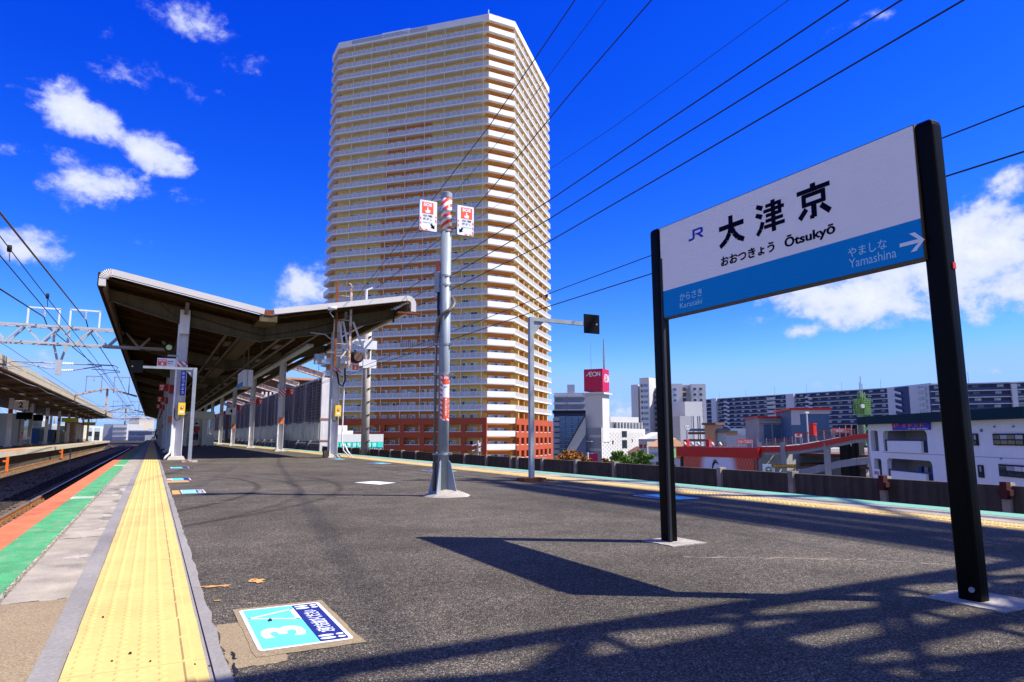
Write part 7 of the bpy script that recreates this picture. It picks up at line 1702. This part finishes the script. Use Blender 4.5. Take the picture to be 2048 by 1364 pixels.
plate(Vector((P3.x, P3.y, 0)), U_, V, (-.35, .3, z0_, z1_), .03, 'print_white', 'board', t)
for i in range(4): plate(Vector((P3.x, P3.y, 0)), U_, V, (-.28 + i * .14, -.20 + i * .14, z0_ + .25, z1_ - .12), .01, ['magenta', 'magenta', 'sos_red', 'lattice_green'][i], 'printed_bar', t, .035)
# --- green lattice tower
a_ = gd(1728, 190); lt = thing('lattice_tower', 'green steel lattice tower with dish and aerials before the navy block', 'lattice tower', (a_.x, a_.y, Z_CITY)); zg = hz(1728, 785, a_); zp0, zp1 = hz(1728, 828, a_), hz(1728, 798, a_)
for sx_ in (-1, 1):
    for sy_ in (-1, 1): mb = MB(); mb.bar((a_.x + sx_ * 1.5, a_.y + sy_ * 1.5, Z_CITY), (a_.x + sx_ * .5, a_.y + sy_ * .5, zg), .25, .25); mb.build('leg', 'lattice_green', lt)
for k in range(9):
    z = zp0 + (zp1 - zp0) * k / 8; w = 1.5; mb = MB()
    for q in (-1, 1): mb.b2(a_.x - w, a_.x + w, a_.y + q * w - .05, a_.y + q * w + .05, z - .06, z + .06); mb.b2(a_.x + q * w - .05, a_.x + q * w + .05, a_.y - w, a_.y + w, z - .06, z + .06)
    mb.build('platform_ring', 'lattice_green', lt)
for i in range(7):
    for q in (-1, 1): x = a_.x - 1.5 + i * .5; mb = MB(); mb.b2(x - .05, x + .05, a_.y + q * 1.5 - .05, a_.y + q * 1.5 + .05, zp0, zp1); mb.b2(a_.x + q * 1.5 - .05, a_.x + q * 1.5 + .05, a_.y - 1.5 + i * .5 - .05, a_.y - 1.5 + i * .5 + .05, zp0, zp1); mb.build('screen_post', 'lattice_green', lt)
for k in range(12):
    z = Z_CITY + (zg - Z_CITY) * k / 12; z2 = Z_CITY + (zg - Z_CITY) * (k + 1) / 12; w, w2_ = 1.5 - k / 12, 1.5 - (k + 1) / 12; mb = MB(); mb.bar((a_.x - w, a_.y - w, z), (a_.x + w2_, a_.y - w2_, z2), .12, .12); mb.bar((a_.x + w, a_.y - w, z), (a_.x - w2_, a_.y - w2_, z2), .12, .12); mb.build('cross_brace', 'lattice_green', lt)
for dx, h_ in ((-.4, 2.5), (.1, 4.0), (.6, 2.2)): mb = MB(); mb.tube((a_.x + dx, a_.y, zg - 1), (a_.x + dx, a_.y, zg + h_), .10, 5); mb.build('aerial', 'grey_wall', lt)
mb = MB(); mb.tube((a_.x - 1.7, a_.y - 1.2, (zp0 + zp1) / 2), (a_.x - 1.8, a_.y - 1.6, (zp0 + zp1) / 2), .5, 12); mb.build('dish', 'white_wall', lt)
# --- brown stair tower building and low roofs between
bt = Blk('brick_building', 'tan brick building with a square tower and glazed gallery behind the car park', 'building', (1425, 170), (1456, 168), 12, 862, 'tile_tan')
bt.box('glazed_gallery', 'glass_pale', bt.L * .3, bt.L * .95, -.1, 0, bt.z1 - 2.6, bt.z1 - .6); bt.box('roof_edge', 'steel_blue', -6, bt.L + 1, -.6, 8, bt.z1, bt.z1 + .6)
bt.box('tower_wall', 'tile_tan', -1.5, 1.2, -.8, 2.5, Z_CITY, bt.zy(1420, 850)); bt.box('tower_roof', 'brown_wall', -2.0, 1.7, -1.3, 3.0, bt.zy(1420, 850), bt.zy(1420, 850) + .5)
for i in range(3): bt.box('stair_flight', 'brown_wall', -6.5, -1.5, -.5, 0, bt.z1 - .8 - i * 1.7, bt.z1 - .2 - i * 1.7)
lw = Blk('low_building', 'low pale building with roof units behind the car park railing', 'building', (1452, 150), (1522, 146), 14, 871, 'shade_wall'); 
for px, w in ((1480, 2.2), (1507, 2.5), (1496, 1.2)): lw.box('roof_unit', 'white_wall', lw.tx(px) - w / 2, lw.tx(px) + w / 2, 1, 3, lw.z1, lw.z1 + 1.3)
o1 = Blk('orange_house', 'small orange house at the left end of the car park', 'building', (1351, 118), (1362, 117), 8, 895, 'sign_orange'); o1.box('white_band', 'white_wall', -.1, o1.L + .1, -.1, 0, o1.z1 - 4, o1.z1 - 1.8); o1.wins(WD, 0, o1.L, Z_CITY + 1, o1.z1 - 4, 1, 2, .5, .5)
hs_ = [((1277, 165), (1294, 163), 878, 'shade_wall', 'white_wall', 'grey windowless house with a white gable right of the green tree'), ((1296, 150), (1326, 148), 893, 'white_wall', 'tile_tan', 'pale house with a tiled roof left of the thin sign post'), ((1255, 190), (1300, 186), 905, 'concrete_pale', 'brown_wall', 'sand coloured low house behind the green tree'), ((1330, 130), (1352, 129), 915, 'cream', 'lattice_green', 'cream house with a green roof edge beside the thin sign post')]
for a1, b1, yt, m1, m2, lb in hs_:
    q = Blk('house', lb, 'house', a1, b1, 9, yt, m1, 'houses behind the parapet'); q.wins([WD, WP], .4, q.L - .4, q.z1 - 4.5, q.z1 - .7, 4, 2, .7, .8)
    mb = MB(); A_, B2 = q.pt(-.3, -.5), q.pt(q.L + .3, -.5); C_, D_ = q.pt(q.L + .3, q.d + .5), q.pt(-.3, q.d + .5); M1, M2 = (A_ + D_) / 2, (B2 + C_) / 2
    mb.add([(*A_, q.z1), (*B2, q.z1), (*C_, q.z1), (*D_, q.z1), (*M1, q.z1 + 1.6), (*M2, q.z1 + 1.6)], [(0, 1, 5, 4), (2, 3, 4, 5), (0, 4, 3), (1, 2, 5), (0, 3, 2, 1)]); mb.build('roof', m2, q.t)
# --- clinic
cl = Blk('clinic', 'white clinic with a turquoise sign band behind the right front column', 'building', (640, 59), (767, 61), 12, 868, 'white_wall')
cl.box('upper_block', 'white_wall', -.2, cl.tx(711), 2, 8, cl.z1, cl.zy(690, 850)); cl.box('step_block', 'white_wall', cl.tx(711), cl.tx(723), 2, 8, cl.z1, cl.zy(715, 861))
cl.box('dark_glazing', 'glass_dark', .2, cl.L - .05, -.06, 0, cl.zy(720, 900), cl.zy(720, 884))
O_ = Vector((*cl.pt(0, -.12), 0)); U_ = Vector((cl.u.x, cl.u.y, 0)); za, zb3 = cl.zy(720, 895), cl.zy(720, 884.5)
seg = [655, 678, 692, 703, 712.5, 723, 735, 742, 753, 765]
for a, b_ in zip(seg, seg[1:]): plate(O_, U_, V, (cl.tx(a) + .03, cl.tx(b_) - .03, za, zb3), .05, 'clinic_green', 'sign_panel', cl.t)
for (a, b_), ch in zip([(680, 690), (694, 702), (704, 712), (714, 722), (724, 733), (736, 741), (744, 751), (755, 763)], '本郷クリニック'): text(ch, (cl.tx(a), cl.tx(b_), za + .07, zb3 - .07), O_ - Vector((cl.n.x, cl.n.y, 0)) * .06, U_, V, 'print_white', cl.t, 'lettering', .03, .01)
text('077-511-0', (cl.tx(735), cl.tx(762), cl.zy(720, 899.5), cl.zy(720, 896.5)), O_ - Vector((cl.n.x, cl.n.y, 0)) * .02, U_, V, 'print_white', cl.t, 'lettering', .03, .01)
cl.box('white_base', 'white_wall', 0, cl.L, -.1, 0, Z_CITY, cl.zy(720, 901))
# --- dark brown apartment house behind the screen
bw = Blk('apartment_house', 'dark brown apartment house with balconies behind the louvred screen', 'building', (497, 108), (650, 112), 12, 756, 'brown_wall')
bw.box('roof_slab', 'tile_tan', -1, bw.L, -1.5, 12, bw.z1, bw.z1 + .3)
for i in range(7): z = bw.z1 - 2.6 - i * 2.9; bw.box('balcony_front', 'tile_tan', bw.L * .35, bw.L, -1.2, -1.1, z, z + 1.1); bw.box('balcony_slab', 'white_wall', bw.L * .35, bw.L, -1.3, 0, z - .25, z)
for i in range(5): bw.box('stair_post', 'white_wall', bw.L * (.12 + .05 * i), bw.L * (.12 + .05 * i) + .25, -.6, -.3, Z_CITY, bw.z1 - 2)
bw.wins([WD, WP], bw.L * .36, bw.L, bw.z1 - 20, bw.z1, 8, 7, 1.6, 1.5)
# --- left horizon
f1 = Blk('apartment_block', 'grey and white apartment block with a window grid at the end of the tracks', 'building', (206, 420), (254, 415), 20, 848, 'shade_wall')
f1.box('lit_front', 'white_wall', f1.tx(225), f1.L, -.5, 0, Z_CITY, f1.z1); f1.wins([WD, WP], f1.tx(226), f1.L - .5, Z_CITY + 4, f1.z1 - .5, 5, 9, 2.0, 1.6)
f1.bands('balcony_slab', 'white_wall', [f1.z1 - 2.4 * i - 2 for i in range(8)], .7, f1.tx(226), f1.L, 1.0)
f2 = Blk('office_block', 'sand coloured block behind the far gantries', 'building', (256, 430), (276, 428), 20, 833, 'concrete_pale')
f3 = Blk('low_apartment_block', 'low grey apartment block with balcony rows right of the sand coloured one', 'building', (256, 380), (307, 372), 14, 861, 'shade_wall')
for i in range(4): f3.box('balcony_recess', 'grey_wall', .5, f3.L - .5, -.2, 0, f3.z1 - 1.9 - i * 2.6, f3.z1 - .6 - i * 2.6); 
f3.wins([WP, WD], .5, f3.L - .5, f3.z1 - 8, f3.z1 - .4, 9, 3, 1.4, 1.0)
f4 = Blk('white_hut', 'white hut with a sign board at the far platform end', 'hut', (290, 320), (306, 319), 6, 870, 'white_wall'); f4.box('sign_panel', 'print_white', f4.L * .42, f4.L, -.3, -.1, f4.zy(300, 862), f4.zy(300, 857))
for i, (p0_, p1_, D, yt, mt, lb) in enumerate(((-60, 40, 130, 845, 'white_wall', 'white apartment block glimpsed beyond the near columns of the opposite platform'), (58, 92, 150, 836, 'white_wall', 'bright white block between the opposite canopy columns'), (98, 140, 170, 848, 'shade_wall', 'pale block behind the stair enclosure'), (150, 205, 190, 852, 'white_wall', 'low white block seen under the far end of the opposite canopy'))):
    q = Blk('apartment_block', lb, 'building', (p0_, D), (p1_, D * 1.02), 14, yt, mt, 'blocks beyond the opposite platform'); q.wins([WD, WP], .5, q.L - .5, -1, q.z1 - .4, max(3, int(q.L / 3)), 4, 1.3, 1.1)
for i, (p0_, p1_, D, yt) in enumerate(((308, 345, 300, 868), (345, 420, 260, 862), (420, 500, 240, 858), (1280, 1370, 500, 862), (1860, 1960, 700, 860))):
    Blk('distant_block', ['pale low block right of the vanishing track', 'pale block beyond the waiting room', 'pale block glimpsed through the louvred screen', 'pale block far behind the houses', 'pale block far behind the corner building'][i], 'building', (p0_, D), (p1_, D), 20, yt, 'shade_wall')
# far hills
hl = MB(); n = 60; vs = []
for i in range(n + 1):
    px = -200 + 2700 * i / n; p = gd(px, 4200); h_ = 60 + 50 * mnoise.noise(Vector((i * .23, 0, 0))); vs += [(p.x, p.y, Z_CITY - 5), (p.x, p.y, h_ * .35), (p.x * 1.2, p.y * 1.2, h_ * .8)]
hl.add(vs, [(3 * i + q, 3 * i + 3 + q, 3 * i + 4 + q, 3 * i + 1 + q) for i in range(n) for q in (0, 1)]); hl.build('hills', 'hill', None, kind='structure')
# utility pole before the tower
a_ = gd(956, 95); t = thing('utility_pole', 'thin white utility pole with crossarms before the red tower base', 'utility pole', (a_.x, a_.y, Z_CITY)); mb = MB(); mb.tube((a_.x, a_.y, Z_CITY), (a_.x, a_.y, hz(956, 881, a_)), .14, 8); mb.build('shaft', 'concrete_pale', t)
for z in (.5, 1.2, 2.2): mb = MB(); zt = hz(956, 881, a_) - z; mb.bar((a_.x - .9, a_.y, zt - .2), (a_.x + .5, a_.y, zt + .2), .08, .08); mb.box((a_.x + .1, a_.y - .2, zt - .1), (.3, .3, .35)); mb.build('crossarm', 'white_wall', t)
a_ = gd(1175, 140); t = thing('banner_pole', 'pole with a magenta banner before the shopping centre', 'banner', (a_.x, a_.y, Z_CITY)); mb = MB(); mb.tube((a_.x, a_.y, Z_CITY), (a_.x, a_.y, hz(1175, 905, a_)), .2, 8); mb.build('shaft', 'white_wall', t)
d = a_.normalized(); U_ = Vector((d.y, -d.x, 0)); plate(Vector((a_.x, a_.y, 0)), U_, V, (.35, 2.0, hz(1175, 936, a_), hz(1175, 907, a_)), .06, 'magenta', 'banner', t)
# ------------------------------------------------------------------ trees
def tree(name, label, px, D, y_top, rad, mt, seed, group, nleaf=5200, ls=.25):
    a_ = gd(px, D); r = random.Random(seed); zt = hz(px, y_top, a_); t = thing(name, label, 'tree', (a_.x, a_.y, Z_CITY), group)
    mb = MB(); hb = Z_CITY + (zt - Z_CITY) * .45; mb.tube((a_.x, a_.y, Z_CITY), (a_.x, a_.y, hb), .22, 8, .15); tips = []
    for k in range(9):
        an = r.uniform(0, 6.28); rr_ = rad * r.uniform(.4, .85); p = Vector((a_.x + rr_ * math.cos(an), a_.y + rr_ * math.sin(an), hb + (zt - hb) * (r.uniform(.2, .8) if k else .97))); mb.tube((a_.x, a_.y, hb - .5 + r.uniform(-1, .5)), p, .09, 5, .03); tips.append(p)
        for q in range(2): p2 = p + Vector((r.uniform(-1, 1), r.uniform(-1, 1), r.uniform(0, 1))) * rad * .35; mb.tube(p, p2, .03, 4, .012); tips.append(p2)
    mb.build('trunk', 'bark', t); cr = MB(); cl_ = [(p, r.uniform(.10, .26) * rad) for p in tips]; cl_.append((Vector((a_.x, a_.y, zt - rad * .35)), rad * .35))
    for i in range(nleaf):
        c, q = r.choice(cl_); d = Vector((r.gauss(0, 1), r.gauss(0, 1), r.gauss(0, .8))).normalized() * q * r.random() ** .4; p = c + d
        if p.z > zt + .3: continue
        s = ls * r.uniform(.5, 1.2); u = Vector((r.gauss(0, 1), r.gauss(0, 1), r.gauss(0, 1))).normalized(); v = u.cross(Vector((r.gauss(0, 1), r.gauss(0, 1), r.gauss(0, 1)))).normalized()
        cr.face([p - u * s, p - v * s * .55, p + u * s, p + v * s * .55])
    cr.build('crown', mt, t)
tree('autumn_tree', 'orange leaved tree before the dark sloping wing, the taller one', 1142, 130, 905, 3.4, 'leaf_orange', 1, 'orange leaved trees')
tree('autumn_tree', 'orange leaved tree partly before the red tower base', 1118, 120, 917, 2.2, 'leaf_orange', 2, 'orange leaved trees', 2600)
tree('autumn_tree', 'orange leaved tree under the magenta banner', 1188, 128, 921, 2.4, 'leaf_orange', 3, 'orange leaved trees', 2800)
tree('green_tree', 'bright green tree before the patterned shopping centre wall', 1250, 120, 906, 3.6, 'leaf_green', 4, 'green trees behind the parapet', 6000)
tree('green_tree', 'small green tree right of the brighter one by the grey house', 1283, 118, 904, 1.8, 'leaf_green', 5, 'green trees behind the parapet', 3000)
tree('green_tree', 'low green tree at the left foot of the patterned wall', 1226, 118, 925, 1.8, 'leaf_green', 6, 'green trees behind the parapet', 2200)
# ------------------------------------------------------------------ people waiting under the canopy
def person(x, y, h, rz, label, top_m, bot_m, bag=None, step=.1, arm=.2):
    t = thing('person', label, 'person', (0, 0, 0), 'people waiting under the canopy'); k = h / 1.7
    J = {'pelvis': (0, 0, .95), 'spine': (0, 0, 1.15), 'chest': (0, 0, 1.35), 'neck': (0, .01, 1.48), 'head': (0, .03, 1.60), 'top': (0, .02, 1.69),
         'hl': (.09, 0, .90), 'kl': (.10, step, .50), 'al': (.10, step * .6, .09), 'tl': (.11, step + .12, .03), 'hr': (-.09, 0, .90), 'kr': (-.10, -step * .3, .50), 'ar': (-.10, -step, .09), 'tr': (-.11, -step + .15, .03),
         'sl': (.17, 0, 1.40), 'el': (.23, .02, 1.14), 'wl': (.20, arm, .98), 'fl': (.19, arm + .08, .93), 'sr': (-.17, 0, 1.40), 'er': (-.23, -.03, 1.13), 'wr': (-.22, .08, .90), 'fr': (-.21, .12, .84)}
    Rd = {'pelvis': .14, 'spine': .125, 'chest': .15, 'neck': .05, 'head': .095, 'top': .075, 'hl': .095, 'kl': .065, 'al': .045, 'tl': .04, 'hr': .095, 'kr': .065, 'ar': .045, 'tr': .04, 'sl': .06, 'el': .045, 'wl': .032, 'fl': .035, 'sr': .06, 'er': .045, 'wr': .032, 'fr': .035}
    E_ = [('pelvis', 'spine'), ('spine', 'chest'), ('chest', 'neck'), ('neck', 'head'), ('head', 'top'), ('pelvis', 'hl'), ('hl', 'kl'), ('kl', 'al'), ('al', 'tl'), ('pelvis', 'hr'), ('hr', 'kr'), ('kr', 'ar'), ('ar', 'tr'), ('chest', 'sl'), ('sl', 'el'), ('el', 'wl'), ('wl', 'fl'), ('chest', 'sr'), ('sr', 'er'), ('er', 'wr'), ('wr', 'fr')]
    names = list(J); me = bpy.data.meshes.new('skeleton'); me.from_pydata([Vector(J[n]) * k for n in names], [(names.index(a), names.index(b)) for a, b in E_], [])
    ob = bpy.data.objects.new('tmp', me); COL.objects.link(ob); md = ob.modifiers.new('s', 'SKIN'); 
    for i, n in enumerate(names): sv = me.skin_vertices[0].data[i]; sv.radius = (Rd[n] * k, Rd[n] * k * (.72 if n in ('pelvis', 'spine', 'chest') else 1)); sv.use_root = (i == 0)
    ob.modifiers.new('u', 'SUBSURF').levels = 1; dg = bpy.context.evaluated_depsgraph_get(); m2 = bpy.data.meshes.new_from_object(ob.evaluated_get(dg)); bpy.data.objects.remove(ob); m2.name = 'body'
    m2.materials.clear()
    for mm in ('skin', top_m, bot_m, 'hair'): m2.materials.append(M[mm])
    for p in m2.polygons:
        c = p.center / k; a = abs(c.x)
        p.use_smooth = True; p.material_index = 3 if c.z < .08 else 0 if c.z < .48 else 2 if c.z < .93 and a < .19 else 1 if c.z < 1.46 and (c.z > 1.18 or a < .17) else 0
    o = bpy.data.objects.new('body', m2); COL.objects.link(o); o.parent = t
    mb = MB(); n = 12; vs = []; fs = []
    for i in range(5):
        ph = i / 4 * math.pi * .55; 
        for q in range(n): an = 2 * math.pi * q / n; vs.append((.115 * k * math.sin(ph) * math.cos(an), (.01 + .125 * math.sin(ph) * math.sin(an)) * k - .02, (1.61 + .115 * math.cos(ph)) * k))
    for i in range(4):
        for q in range(n): fs.append((i * n + q, i * n + (q + 1) % n, (i + 1) * n + (q + 1) % n, (i + 1) * n + q))
    mb.add(vs, fs); LOC[t.name] = Vector((0, 0, 0)); mb.build('hair', 'hair', t, True)
    if bag: mb = MB(); mb.box((0, -.20 * k, 1.22 * k), (.30 * k, .16 * k, .42 * k)); mb.box((0, -.29 * k, 1.13 * k), (.22 * k, .05 * k, .2 * k)); mb.build('backpack', bag, t)
    t.location = (x, y, 0); t.rotation_euler = (0, 0, rz); LOC[t.name] = Vector((x, y, 0)); return t
def at_px(px, Y): return atY(px, 873, Y).x
person(at_px(392, 52), 52, 1.66, R(200), 'person in a dark red top and dark shorts carrying a bag before the waiting room', 'cloth_red', 'cloth_navy', 'cloth_navy')
person(at_px(384, 53.5), 53.5, 1.62, R(160), 'person in dark trousers and grey white top beside the one in red', 'cloth_white', 'cloth_navy')
person(at_px(311, 105), 105, 1.7, R(180), 'tiny distant person in dark clothes at the far end of the tactile strip', 'cloth_navy', 'cloth_navy')
person(at_px(316, 98), 98, 1.65, R(170), 'tiny distant person in a white top by the far columns', 'cloth_white', 'cloth_navy')
bpy.context.view_layer.update()
